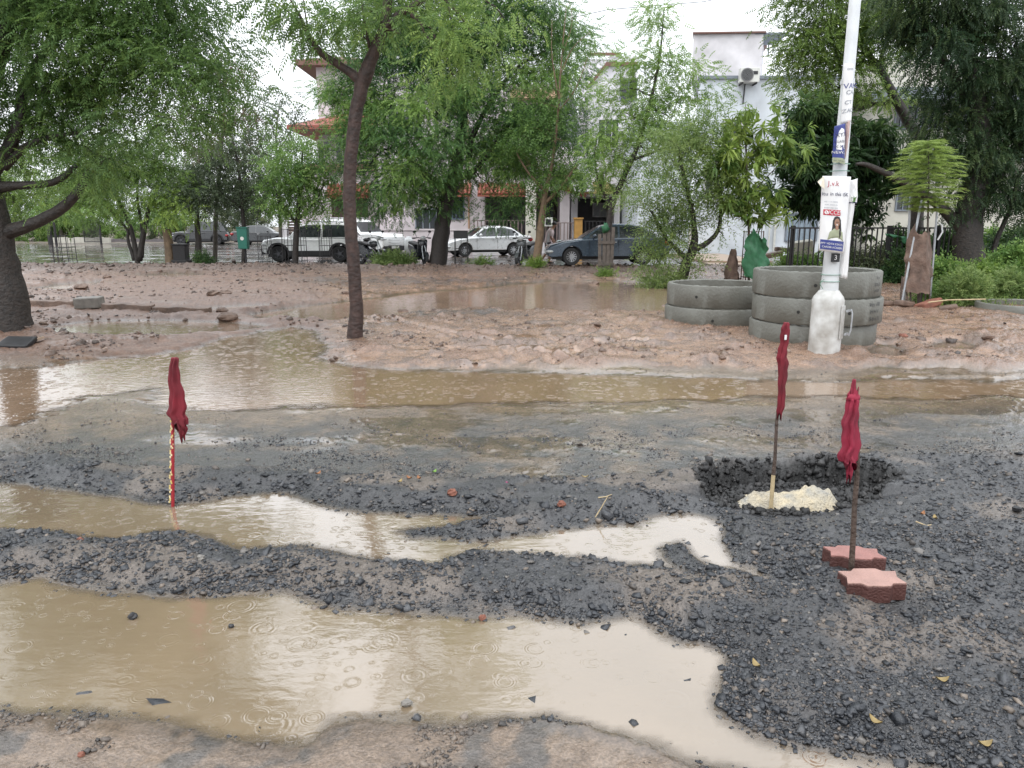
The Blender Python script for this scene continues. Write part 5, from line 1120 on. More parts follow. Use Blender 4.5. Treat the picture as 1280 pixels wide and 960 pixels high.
# ================================================================== NEAR THINGS
M_CONC = mat('wet grey concrete', (.145, .147, .130), .5, var=.2, c2=(.105, .102, .085), scale=2.6, bump=.45, bscale=26)
M_HOLEC = mat('dark hole', (.02, .02, .018), .8)
M_INK = mat('dark brush paint', (.035, .04, .045), .7, var=.3)
M_GALV = mat('white painted steel', (.58, .60, .61), .42, var=.14, scale=4, bump=.12, bscale=16)
M_GALVS = mat('weathered galvanised base', (.50, .51, .50), .5, var=.38, c2=(.27, .25, .22), scale=5, bump=.2, bscale=14)
M_PAPER = mat('white flex banner', (.74, .74, .74), .45, var=.04, scale=3)
M_PBLUE = mat('blue print', (.035, .05, .22), .45, var=.1)
M_PRED = mat('red print', (.48, .03, .05), .45, var=.1)
M_PINKR = mat('dull red print', (.45, .10, .12), .5, var=.1)
M_PDARK = mat('dark print', (.03, .035, .09), .5)
M_PGREY = mat('grey print', (.28, .30, .34), .5)
M_SKIN = mat('skin', (.30, .165, .11), .5, var=.08)
M_HAIR = mat('black hair', (.018, .014, .013), .5)
M_SAGE = mat('sage print', (.33, .36, .24), .6, var=.2)
M_FLAG = mat('dark red flag cloth', (.17, .010, .020), .75, var=.4, scale=9, bump=.15, bscale=220)
M_FLAGP = mat('pinkish red flag cloth', (.24, .015, .038), .75, var=.4, scale=9, bump=.15, bscale=220)
M_STICK = mat('wet wooden stick', (.075, .050, .038), .6, var=.45, scale=18, bump=.6, bscale=60)
M_STICKP = mat('peeled wood', (.46, .36, .21), .6, var=.2, scale=14)
M_PAVER = mat('red paver', (.085, .032, .026), .6, var=.22, scale=10, bump=.5, bscale=90)
M_PAVERT = mat('pale paver top', (.36, .215, .18), .55, var=.18, scale=12, bump=.4, bscale=110)
M_SAND = mat('pale yellow sand', (.45, .38, .26), .8, var=.4, scale=14, bump=1.0, bscale=70, c2=(.30, .29, .26))
def ring(name, label, c, r, z0, h, group=None, mark=None, plug=()):
    t = thing(name, label, 'concrete ring', (c[0], c[1], z0), random.uniform(0, 1), group)
    M0 = t.rotation_euler.z; t.rotation_euler.z = 0
    q = MB(); q.lathe([(r - .075, .0), (r - .012, .0), (r, .015), (r, h - .02), (r - .015, h), (r - .065, h), (r - .078, h - .012)], (c[0], c[1], z0), 72, 'z', True)
    for i, p in enumerate(q.v):
        k = 1 + .006 * math.sin(i * 12.9898); q.v[i] = (c[0] + (p[0] - c[0]) * k, c[1] + (p[1] - c[1]) * k, p[2] + .004 * math.sin(i * 3.1))
    fin(q, 'shell', M_CONC, t, smooth=True)
    for a in plug:
        q = MB(); ca, sa = math.cos(a), math.sin(a); q.tube([(c[0] + ca * (r - .02), c[1] + sa * (r - .02), z0 + h * .5), (c[0] + ca * (r + .004), c[1] + sa * (r + .004), z0 + h * .5)], .022, 10); fin(q, 'lifting_hole', M_HOLEC, t)
    if mark:
        q = MB()
        def bend(p):
            a = p.x / r + mark[0]; return Vector((c[0] + math.cos(a) * (r + .008), c[1] + math.sin(a) * (r + .008), z0 + p.z))
        for s_, off, zz, sz in mark[1]: text_into(q, s_, sz, Matrix.Translation((off, 0, zz)) @ Matrix.Rotation(math.pi / 2, 4, 'X'), shear=.2, bend=bend)
        fin(q, 'lettering', M_INK, t)
    return t
def build_rings():
    cx, cy, r = P(1020, 345, 10.4).x, 10.4, .83; h = .336
    a0 = -math.pi / 2 + .62
    ring('concrete_ring', 'bottom concrete ring of the three-high stack, sunk in mud behind the lamp post', (cx - .01, cy), r, -.04, h, 'concrete well rings stacked on the mud', None, (-1.75,))
    ring('concrete_ring', 'middle concrete ring of the three-high stack, brush writing on its right', (cx + .018, cy - .03), r + .012, h - .028, h, 'concrete well rings stacked on the mud', (a0, [('Vim 100', 0, h * .80, .075), ('H H V', .0, h * .52, .075), ('5/6 x 20', .02, h * .24, .075)]), (-2.2, -1.45))
    ring('concrete_ring', 'topmost concrete ring of the three-high stack behind the lamp post posters', (cx, cy), r, 2 * h - .015, h, 'concrete well rings stacked on the mud', (a0 + .12, [('V w', 0, h * .76, .06), ('ID0 10', 0, h * .5, .06), ('H 100', 0, h * .26, .055)]), (-1.95,))
    cx, cy = P(897, 365, 12.2).x, 12.2
    ring('concrete_ring', 'lower concrete ring of the two-high stack left of the tall stack', (cx, cy), r, -.03, h, 'concrete well rings stacked on the mud', None, (-1.9,))
    ring('concrete_ring', 'upper concrete ring of the shorter two-high stack', (cx + .02, cy + .02), r - .01, h - .018, h + .01, 'concrete well rings stacked on the mud', None, (-2.25,))
    cx, cy = P(1283, 390, 13.7).x, 13.7
    ring('concrete_ring', 'single concrete ring nearly buried in the ground at the right edge', (cx, cy), r, -.12, .30, 'concrete well rings stacked on the mud')
build_rings()
# ------------------------------------------------------------------ lamp post and its posters
def build_post():
    Y = 9.05; b = P(1029, 446, Y); gx, gy = b.x, Y; g = gz(gx, gy)
    t = thing('street_lamp', 'white steel street lamp post with thick round base, covered in torn posters', 'street lamp', (gx, gy, g))
    c = (gx, gy, 0)
    q = MB(); q.lathe([(.001, g - .1), (.185, g - .1), (.185, .70), (.17, .74), (.115, .815), (.105, .82), (.001, .82)], c, 16); fin(q, 'base', M_GALVS, t, smooth=True)
    q = MB(); q.lathe([(.105, .8), (.096, 1.0), (.080, 2.2), (.070, 3.2), (.066, 3.21), (.058, 5.2), (.045, 7.6), (.001, 7.6)], c, 16); q.lathe([(.076, 3.16), (.076, 3.22), (.068, 3.22), (.068, 3.16)], c, 16, 'z', True); fin(q, 'pole', M_GALV, t, smooth=True)
    q = MB(); a = -.75
    for rr in (.187,):
        px, py = gx + math.cos(a) * rr, gy + math.sin(a) * rr
    d = Matrix.Rotation(a + math.pi / 2, 3, 'Z')
    q.box((px, py, .44), (.11, .012, .40), d); dr = fin(q, 'access_door', M_GALVS, t, bevel=.003)
    q = MB(); 
    for z in (.30, .58): q.box((px + math.cos(a) * .012 + .05, py + math.sin(a) * .012, z), (.09, .02, .025), d)
    q.tube([(px + .085, py - .02, .28), (px + .10, py - .03, .35), (px + .10, py - .03, .55), (px + .085, py - .02, .60)], .010, 6); fin(q, 'hasp', M_STEEL, dr, smooth=True)
    q = MB(); q.tube([(gx, gy, 7.5), (gx + .1, gy - .5, 7.8), (gx + .15, gy - 1.3, 7.9)], .035, 8); fin(q, 'lamp_arm', M_GALV, t, smooth=True); q = MB(); q.blob((gx + .16, gy - 1.6, 7.88), (.14, .34, .06), 14, 8); fin(q, 'lamp_head', M_GALV, t, smooth='all')
    q = MB()
    for k, z in enumerate((.92, 1.0, 2.2, 2.28)): q.lathe([(.108, z), (.112, z + .004), (.108, z + .008), (.104, z + .004)], c, 16, 'z', True)
    q.tube([(gx - .1, gy - .06, .95), (gx - .16, gy - .1, .9), (gx - .12, gy - .1, .84)], .004, 5); fin(q, 'tie_wire', mat('green tie wire', (.12, .25, .18), .5), t)
    q = MB(); q.box((gx - .01, gy - .118, 1.21), (.10, .012, .10)); np_ = fin(q, 'number_plate', M_BLACKP, t); q = MB(); text_into(q, '3', .08, Matrix.Translation((gx - .01, gy - .1265, 1.21)) @ Matrix.Rotation(math.pi / 2, 4, 'X')); fin(q, 'numeral', M_PAPER, np_)
    # poster: a flex sheet tied round the pole; s, t run across and down the sheet
    def sheet(name, label, corners, Yp, bulge=.09, wrinkle=.012, seed=0, m=M_PAPER, ns=16, nt_=22, thick=.004):
        (tl, tr, br, bl) = [P(u, v, Yp) for u, v in corners]
        def f(s, w, off=0.0):
            p = (tl * (1 - s) + tr * s) * (1 - w) + (bl * (1 - s) + br * s) * w
            wr = wrinkle * (float(fbm(np.array([s * 3. + seed]), np.array([w * 4.]), 3, 9 + seed)[0]) + .6 * math.sin(9 * s + 3 * w + seed))
            y = Yp - bulge * math.sin(math.pi * min(1, max(0, s))) + wr - off
            k = y / p.y; return Vector((p.x, y, p.z))
        q = MB(); vs = [f(i / ns, j / nt_) for j in range(nt_ + 1) for i in range(ns + 1)]; n0 = len(vs)
        vs += [v + Vector((0, thick, 0)) for v in vs]; w = ns + 1
        fs = [(j * w + i, j * w + i + 1, (j + 1) * w + i + 1, (j + 1) * w + i) for j in range(nt_) for i in range(ns)]
        fs += [tuple(n0 + k for k in reversed(q_)) for q_ in fs]
        rim = [i for i in range(w)] + [j * w + ns for j in range(1, nt_ + 1)] + [nt_ * w + i for i in range(ns - 1, -1, -1)] + [j * w for j in range(nt_ - 1, 0, -1)]
        fs += [(rim[k], rim[(k + 1) % len(rim)], n0 + rim[(k + 1) % len(rim)], n0 + rim[k]) for k in range(len(rim))]
        q.add(vs, fs); root = thing(name, label, 'poster', f(.5, 1.0)); fin(q, 'sheet', m, root, smooth='all'); return root, f
    def patch(root, f, nm, m, poly, off=.004):
        """flat printed shape on the sheet, poly in (s, t)"""
        q = MB(); cs = sum(p[0] for p in poly) / len(poly); ct = sum(p[1] for p in poly) / len(poly); rings = [f(cs, ct, off)]; n = len(poly); R_ = 3
        for r_ in range(1, R_ + 1): rings += [f(cs + (s - cs) * r_ / R_, ct + (w - ct) * r_ / R_, off) for s, w in poly]
        fs = [(0, 1 + i, 1 + (i + 1) % n) for i in range(n)]
        for r_ in range(R_ - 1):
            a = 1 + r_ * n; fs += [(a + i, a + n + i, a + n + (i + 1) % n, a + (i + 1) % n) for i in range(n)]
        q.add(rings, fs); return fin(q, nm, m, root)
    def rect(s0, s1, t0, t1, k=6):
        top = [(s0 + (s1 - s0) * i / k, t0) for i in range(k + 1)]; return top + [(s1, (t0 + t1) / 2)] + [(s, t1) for s, _ in reversed(top)] + [(s0, (t0 + t1) / 2)]
    def ell(s, w, a, b, n=16): return [(s + a * math.cos(2 * math.pi * i / n), w + b * math.sin(2 * math.pi * i / n)) for i in range(n)]
    def words(root, f, m, rows, wid, hei, off=.005):
        q = MB()
        for txt, s, w, sz in rows:
            text_into(q, txt, sz, Matrix.Identity(4), bend=lambda p: f(s + p.x / wid, w - p.y / hei, off))
        return fin(q, 'lettering', m, root)
    wid, hei = S(38, 8.9), S(95, 8.9)
    pr, f = sheet('poster', 'large white poster with a long-haired young woman and blue footer, tied to the lamp post', [(1028, 220), (1064, 221), (1055, 317), (1023, 313)], 8.90, .06, seed=2)
    words(pr, f, M_PINKR, [('J.v.k', .34, .10, .085)], wid, hei)
    words(pr, f, M_PDARK, [('itu in this iSK', .47, .235, .062)], wid, hei)
    words(pr, f, M_PGREY, [('oo -- o ooooo', .32, .335, .028), ('ooo oooo oo', .32, .375, .028), ('oooo ooo ooo', .32, .415, .028)], wid, hei)
    bx = patch(pr, f, 'red_banner', M_PRED, rect(.07, .66, .44, .515)); 
    words(pr, f, M_PAPER, [('UCCEV', .44, .478, .068)], wid, hei, .0085); patch(pr, f, 'emblem', M_PAPER, ell(.165, .478, .065, .026), .007); patch(pr, f, 'emblem_bar', M_PRED, [(.13, .462), (.145, .458), (.20, .494), (.185, .498)], .0095)
    patch(pr, f, 'printed_hair', M_HAIR, [(.46, .535), (.54, .52), (.64, .53), (.70, .57), (.73, .66), (.77, .74), (.70, .76), (.40, .76), (.36, .74), (.40, .66), (.41, .58)], .004)
    patch(pr, f, 'printed_face', M_SKIN, ell(.56, .607, .095, .056), .0065)
    patch(pr, f, 'printed_jumper', M_SAGE, [(.47, .685), (.56, .70), (.66, .685), (.80, .725), (.88, .84), (.25, .84), (.30, .735)], .0065); patch(pr, f, 'printed_neck', M_SKIN, [(.51, .655), (.61, .655), (.62, .69), (.56, .705), (.50, .69)], .0085)
    patch(pr, f, 'printed_braid', M_HAIR, [(.66, .60), (.70, .63), (.73, .76), (.69, .82), (.66, .74)], .009); patch(pr, f, 'printed_eyes', M_HAIR, rect(.505, .615, .597, .603, 3), .009); patch(pr, f, 'printed_smile', M_PAPER, ell(.56, .634, .03, .007, 8), .009)
    patch(pr, f, 'blue_footer', M_PBLUE, rect(.03, .93, .845, .975), .005)
    words(pr, f, M_PAPER, [('HAPPY VIDYA SCHOOL OF', .48, .893, .034), ('CAREER ACADEMY', .48, .94, .034)], wid, hei, .0085)
    q = MB(); q.add([P(1022, 227, 8.85), P(1030, 220, 8.86), P(1031, 236, 8.83), P(1026, 233, 8.80), P(1022, 227, 8.855) + Vector((0, .004, 0)), P(1030, 220, 8.865) + Vector((0, .004, 0)), P(1031, 236, 8.835) + Vector((0, .004, 0)), P(1026, 233, 8.805) + Vector((0, .004, 0))], [(0, 1, 2, 3), (7, 6, 5, 4), (0, 4, 5, 1), (1, 5, 6, 2), (2, 6, 7, 3), (3, 7, 4, 0)]); fin(q, 'folded_corner', mat('cream paper back', (.6, .55, .45), .6), pr)
    b2, f2 = sheet('banner', 'long white flex strip hanging torn behind the large poster', [(1056, 225), (1072, 226), (1058, 349), (1047, 346)], 9.02, .03, .02, seed=5)
    b2['category'] = 'banner'
    b3, f3 = sheet('poster', 'narrow torn poster with a green sprig print at the right of the large one', [(1063, 226), (1072, 223), (1071, 254), (1061, 254)], 8.98, .015, .01, seed=7)
    patch(b3, f3, 'printed_sprig', mat('green print', (.10, .20, .06), .5), [(.3, .95), (.2, .72), (.45, .80), (.55, .66), (.62, .80), (.85, .72), (.7, .95)], .004); patch(b3, f3, 'footer_strip', M_PDARK, rect(.0, 1.0, .955, 1.0, 3), .004)
    b4, f4 = sheet('poster', 'small blue and white poster skewed round the lamp post above the large one', [(1043, 158), (1057, 154), (1056, 206), (1040, 203)], 8.93, .05, .008, seed=3, m=M_PBLUE)
    patch(b4, f4, 'white_arch', M_PAPER, [(.2, .64), (.18, .35), (.3, .16), (.52, .09), (.76, .14), (.88, .32), (.90, .62), (.55, .66)], .004); words(b4, f4, M_PDARK, [('XYX', .52, .27, .07), ('CLASSES', .54, .44, .04), ('IX X XI', .54, .57, .05)], S(15, 8.9), S(50, 8.9), .007); patch(b4, f4, 'footer_strip', M_SAGE, rect(.0, 1., .86, 1.0, 4), .004); words(b4, f4, M_PAPER, [('NEW', .3, .72, .05), ('--- ----', .62, .73, .04)], S(15, 8.9), S(50, 8.9), .006); words(b4, f4, M_PDARK, [('-- ------', .5, .93, .045)], S(15, 8.9), S(50, 8.9), .008)
    b5, f5 = sheet('poster', 'narrow white paper pasted up the pole with blue capital letters, above the blue poster', [(1055, 80), (1067, 80), (1064, 152), (1051, 155)], 8.95, .04, .004, seed=4)
    words(b5, f5, M_PBLUE, [('VAK', .72, .38, .085)], S(12, 8.9), S(73, 8.9)); words(b5, f5, M_PGREY, [('ooo', .6, .09, .05), ('CA', .66, .49, .07), ('CT', .52, .66, .065), ('ZAC', .56, .80, .065)], S(12, 8.9), S(73, 8.9))
    b6, f6 = sheet('poster', 'pinkish torn paper edge beside the small blue poster', [(1058, 150), (1063, 152), (1060, 178), (1056, 200)], 8.92, .01, .006, seed=6, m=mat('faded pink paper', (.5, .36, .33), .6))
build_post()
# ------------------------------------------------------------------ warning flags
def cloth(path, widths, depth, n=40, folds=5, seed=0, amp=.34):
    """limp gathered cloth: a folded bundle along path (points), half widths per point"""
    q = MB(); pts = [Vector(p) for p in path]; pp, ww = smooth_path(pts, widths, 5); vs = []
    for i, p in enumerate(pp):
        for k in range(n):
            th = 2 * math.pi * k / n; fl = 1 + amp * math.sin(folds * th + seed + .25 * i) + .13 * math.sin(9 * th + i * .35 + seed) + .07 * math.sin(14 * th - i * .5)
            sh_ = ww[i] * (.16 * math.sin(i * .55 + seed) + .1 * math.sin(i * 1.3)); vs.append(p + Vector((sh_ + math.cos(th) * ww[i] * fl, math.sin(th) * min(ww[i], depth) * fl, .018 * math.sin(3 * th + seed) * (i == len(pp) - 1) * 2 + .006 * math.sin(11 * th) * (i == len(pp) - 1))))
    fs = [(i * n + k, i * n + (k + 1) % n, (i + 1) * n + (k + 1) % n, (i + 1) * n + k) for i in range(len(pp) - 1) for k in range(n)]
    fs += [tuple(range(n)), tuple(range(len(vs) - 1, len(vs) - n - 1, -1))]
    q.add(vs, fs); return q
def build_flags():
    # left flag, taped pole standing in the middle puddle
    b = G(214, 633); Y = b.y
    t = thing('warning_flag', 'limp dark red flag on a red and white taped pole standing in the puddle', 'flag', (b.x, b.y, 0))
    q = MB(); top = P(217, 450, Y); q.tube([(b.x, Y, -.1), tuple(b.lerp(top, .5) + Vector((.002, 0, 0))), top], .0095, 10); pl = fin(q, 'pole', mat('red tape', (.33, .02, .03), .5, var=.2), t, smooth=True)
    q = MB(); k = 0; z = .02
    while z < .62:
        for s_ in (0, 1):
            c = b.lerp(top, z / top.z); a = k * 1.9 + s_ * 2.6
            q.box((c.x + math.cos(a) * .0085, c.y - abs(math.sin(a)) * .0085, z + s_ * .009), (.009, .004, .011))
        z += .021; k += 1
    fin(q, 'tape_band', mat('white tape', (.66, .58, .42), .5, var=.3, scale=60, c2=(.55, .40, .06)), pl)
    PY = lambda u, v: P(u, v, Y - .012)
    q = cloth([PY(217.5, 447), PY(218, 462), PY(220, 485), PY(222, 508), PY(223, 522), PY(225.5, 532)], [S(3.2, Y), S(4.6, Y), S(6.8, Y), S(8.8, Y), S(9.2, Y), S(7.2, Y)], .02, seed=1)
    cl = fin(q, 'cloth', M_FLAG, t, smooth='all')
    q = cloth([PY(226, 522), PY(227, 535), PY(228, 546)], [S(5.5, Y), S(5.2, Y), S(2.2, Y)], .014, seed=4); fin(q, 'cloth_tail', M_FLAG, cl, smooth='all')
    # flag in the sand heap at the hole
    b = G(963, 642, .0); Y = b.y
    t = thing('warning_flag', 'tall thin stick in the sand heap with a narrow red flag, at the open hole', 'flag', (b.x, b.y, 0))
    q = MB(); top = P(981, 407, Y); f_ = lambda k, dx=0: tuple(b.lerp(top, k) + Vector((dx, 0, 0)))
    q.tube([f_(-.05), f_(.22)], [.0125, .0115], 8); fin(q, 'peeled_end', M_STICKP, t, smooth=True)
    q = MB(); q.tube([f_(.216), f_(.3, .002), f_(.5, -.004), f_(.7, .003), f_(1.0)], [.012, .010, .009, .008, .007], 8); fin(q, 'stick', M_STICK, t, smooth=True)
    PY = lambda u, v: P(u, v, Y - .01)
    q = cloth([PY(982, 403), PY(982, 412), PY(980.5, 425), PY(979.5, 440), PY(978, 452), PY(977.5, 470), PY(976.5, 490), PY(975.5, 508), PY(975, 518)], [S(2.5, Y), S(4.4, Y), S(4.0, Y), S(4.6, Y), S(5.4, Y), S(4.4, Y), S(3.6, Y), S(3.6, Y), S(2.4, Y)], .016, seed=2, folds=3)
    cl = fin(q, 'cloth', M_FLAG, t, smooth='all'); q = MB(); q.b2(PY(979, 421).x, PY(981.5, 421).x, Y - .034, Y - .028, PY(980, 424).z, PY(980, 418).z); fin(q, 'white_knot', M_PAPER, cl)
    # flag between the pavers
    b = G(1063, 728, .02); Y = b.y
    t = thing('warning_flag', 'red knotted flag on a crooked dark stick wedged between two red pavers', 'flag', (b.x, b.y, .02))
    top = P(1069, 480, Y); q = MB(); L = [(-.04, 0), (.12, .004), (.25, .008), (.4, .010), (.55, .018), (.7, .016), (.85, .008), (1.0, -.004)]
    q.tube([tuple(b.lerp(top, k) + Vector((dx, 0, 0))) for k, dx in L], [.013, .013, .0125, .0115, .011, .0105, .010, .008], 8); fin(q, 'stick', M_STICK, t, smooth=True)
    PY = lambda u, v: P(u, v, Y - .014)
    q = cloth([PY(1067.5, 474), PY(1067, 486), PY(1066.5, 494)], [S(1.5, Y), S(2.6, Y), S(6, Y)], .012, seed=3, folds=3); cl = fin(q, 'cloth', M_FLAGP, t, smooth='all')
    q = MB(); q.blob(PY(1067, 497), (S(7.5, Y), S(6, Y), S(6, Y)), 16, 10, 5, .12); fin(q, 'knot', M_FLAGP, cl, smooth='all')
    q = cloth([PY(1066, 498), PY(1064.5, 515), PY(1063, 535), PY(1061.5, 555), PY(1060.5, 572), PY(1060, 578)], [S(5.5, Y), S(6.2, Y), S(7.6, Y), S(8.8, Y), S(9.4, Y), S(7, Y)], .020, seed=6); fin(q, 'cloth_tail', M_FLAGP, cl, smooth='all')
    q = cloth([PY(1061, 572), PY(1062, 584), PY(1061.5, 595)], [S(5, Y), S(4, Y), S(2.2, Y)], .014, seed=8); fin(q, 'cloth_tail', M_FLAGP, cl, smooth='all')
    # pavers
    def paver(label, u, v, rz, tilt, tint, dz=0):
        c = G(u, v, .05); z = gz(c.x, c.y)
        t = thing('paving_block', label, 'paving block', (c.x, c.y, z + dz), rz); Lx, Ly, h = .125, .068, .062
        pts = [(-Lx, -Ly * .8), (-Lx * .55, -Ly * .8), (-Lx * .38, -Ly * 1.15), (Lx * .38, -Ly * 1.15), (Lx * .55, -Ly * .8), (Lx, -Ly * .8), (Lx * .86, 0), (Lx, Ly * .8), (Lx * .55, Ly * .8), (Lx * .38, Ly * 1.15), (-Lx * .38, Ly * 1.15), (-Lx * .55, Ly * .8), (-Lx, Ly * .8), (-Lx * .86, 0)]
        Mx = Euler((tilt[0], tilt[1], 0)).to_matrix().to_4x4()
        q = MB(); q.prism(pts, -.02, h - .006); q.xform(Mx); fin(q, 'block', M_PAVER, t, world=False, bevel=.004)
        q = MB(); q.prism([(x * .985, y * .97) for x, y in pts], h - .0058, h); q.xform(Mx); fin(q, 'top_face', tint, t, world=False)  # top face coloured paler than the sides of the block
        return t
    paver('reddish pink zigzag paver behind the flag stick, the farther of two', 1066, 707, R(-4), (R(-2), R(1)), mat('pink paver top', (.30, .14, .12), .55, var=.16, scale=14, bump=.4, bscale=110))
    paver('pale-topped zigzag paver in front of the flag stick, the nearer of two', 1088, 738, R(-2), (R(2), R(-1)), M_PAVERT)
    # sand heap in the mouth of the hole
    n = 64; V = []; F_ = []
    c = G(985, 634)
    hx, hy = .40, .15
    for j in range(n + 1):
        for i in range(n + 1):
            sx, sy = i / n * 2 - 1, j / n * 2 - 1; x, y = c.x + sx * hx, c.y + sy * hy
            r2 = sx * sx + sy * sy; V.append((x, y, sx, sy, r2))
    A = np.array(V); nz_ = fbm(A[:, 0] * 18, A[:, 1] * 18, 4, 301); nn = fbm(A[:, 0] * 60, A[:, 1] * 60, 3, 302)
    hgt = .085 * np.exp(-((A[:, 2] - .38) / .38) ** 2 - (A[:, 3] / .75) ** 2) + .05 * np.exp(-((A[:, 2] + .35) / .55) ** 2 - (A[:, 3] / .7) ** 2) + .016 * nz_ + .007 * nn
    edge = ss(1.0, .55, np.sqrt(A[:, 4]) + .12 * nz_)
    zt = np.maximum(terrain(A[:, 0], A[:, 1])['z'], -.03)
    z = np.where(edge > 0.02, zt * (1 - edge) + np.maximum(zt, .02) * edge + hgt * edge + .004 - .03 * (1 - edge), zt - .06)
    idx = np.arange((n + 1) ** 2).reshape(n + 1, n + 1); Fq = np.stack([idx[:-1, :-1], idx[:-1, 1:], idx[1:, 1:], idx[1:, :-1]], -1).reshape(-1, 4)
    o = mesh_np('sand_heap', np.stack([A[:, 0], A[:, 1], z], 1), Fq, M_SAND, smooth=True); tag(o, 'small pale yellow sand heap at the near lip of the open hole', 'sand heap')
build_flags()
# ================================================================== STREET FURNITURE, PLANTS, PERSON, DEBRIS
M_GREENN = mat('green shade net', (.022, .115, .05), .6, var=.25, scale=9, bump=.4, bscale=60)
M_BIN = mat('green bin plastic', (.012, .12, .085), .4, var=.15)
M_SACK = mat('wet sackcloth', (.17, .115, .09), .8, var=.45, scale=7, bump=.9, bscale=40)
M_WOODP = mat('weathered painted wood', (.125, .105, .092), .7, var=.4, scale=8)
M_BRICK = mat('broken brick', (.22, .085, .055), .7, var=.3, scale=12, bump=.6, bscale=50)
M_STONE = mat('grey stone', (.20, .185, .165), .6, var=.3, scale=9, bump=.6, bscale=30)
M_DIRTY = mat('earthy kerb stone', (.15, .10, .075), .6, var=.4, scale=6, bump=.8, bscale=25)
def guard(name, label, u, Y, w, h, m=M_IRON, n=4, bars=1, rings=3, group='iron tree guards along the far road'):
    x = X(u, Y, 325); g = gz(x, Y); t = thing(name, label, 'tree guard', (x, Y, g), 0, group)
    q = MB()
    for i in range(n):
        for sx, sy in ((-1, -1), (1, -1), (1, 1), (-1, 1)):
            pass
    for sx, sy in ((-1, -1), (1, -1), (1, 1), (-1, 1)): q.bar((x + sx * w, Y + sy * w, g - .1), (x + sx * w * .94, Y + sy * w, g + h), .022)
    for sx, sy in ((0, -1), (1, 0), (0, 1), (-1, 0)): q.bar((x + sx * w, Y + sy * w, g), (x + sx * w, Y + sy * w, g + h), .012)
    fin(q, 'upright', m, t)
    for k in range(rings):
        z = g + h * (.12 + .86 * k / max(1, rings - 1)); q = MB(); ww = w * .97
        for a, b in (((-1, -1), (1, -1)), ((1, -1), (1, 1)), ((1, 1), (-1, 1)), ((-1, 1), (-1, -1))): q.bar((x + a[0] * ww, Y + a[1] * ww, z), (x + b[0] * ww, Y + b[1] * ww, z), .014)
        fin(q, 'band', m, t)
    return t, x, g
def leafy(name, label, u, v, Y, ru, rv, tm, lm, n=60, K=14, cl=.25, scale=.6, droop=.1, age=(.2, .8), cat='shrub', group=None, stems=6):
    x = X(u, Y, v); g = gz(x, Y); t = thing(name, label, cat, (x, Y, g), 0, group); a = S(ru, Y); h = max(.08, S(rv, Y))
    q = MB(); pos, dr, ag, sc_ = [], [], [], []
    d = rdir(n); d[:, 2] = np.abs(d[:, 2]); c = np.array((x, Y, g)) + d * np.array((a, a * .7, h * 1.5)) * (1 - .6 * rng.random((n, 1)) ** 1.5)
    for i in range(n):
        k = K; pos.append(c[i] + rng.normal(0, .4, (k, 3)) * cl); dd = d[i] * .6 + rng.normal(0, .5, (k, 3)); dd[:, 2] += .25 - droop; dr.append(dd); ag.append(np.full(k, rng.uniform(*age))); sc_.append(rng.uniform(.7, 1.2, k) * scale)
    for i in range(stems): q.tube([(x + random.uniform(-.3, .3) * a, Y, g - .05), tuple(c[i * (n // stems)] * .5 + np.array((x, Y, g + .2)) * .5), tuple(c[i * (n // stems)])], [.02, .014, .005], 5)
    fin(q, 'stem', M_BARKG, t); P_ = np.concatenate(pos); P_[:, 2] = np.maximum(P_[:, 2], g + .02)
    place_leaves(P_, np.concatenate(dr), np.concatenate(sc_), tm, np.clip(np.concatenate(ag), 0, 1), 'foliage', lm, t); return t
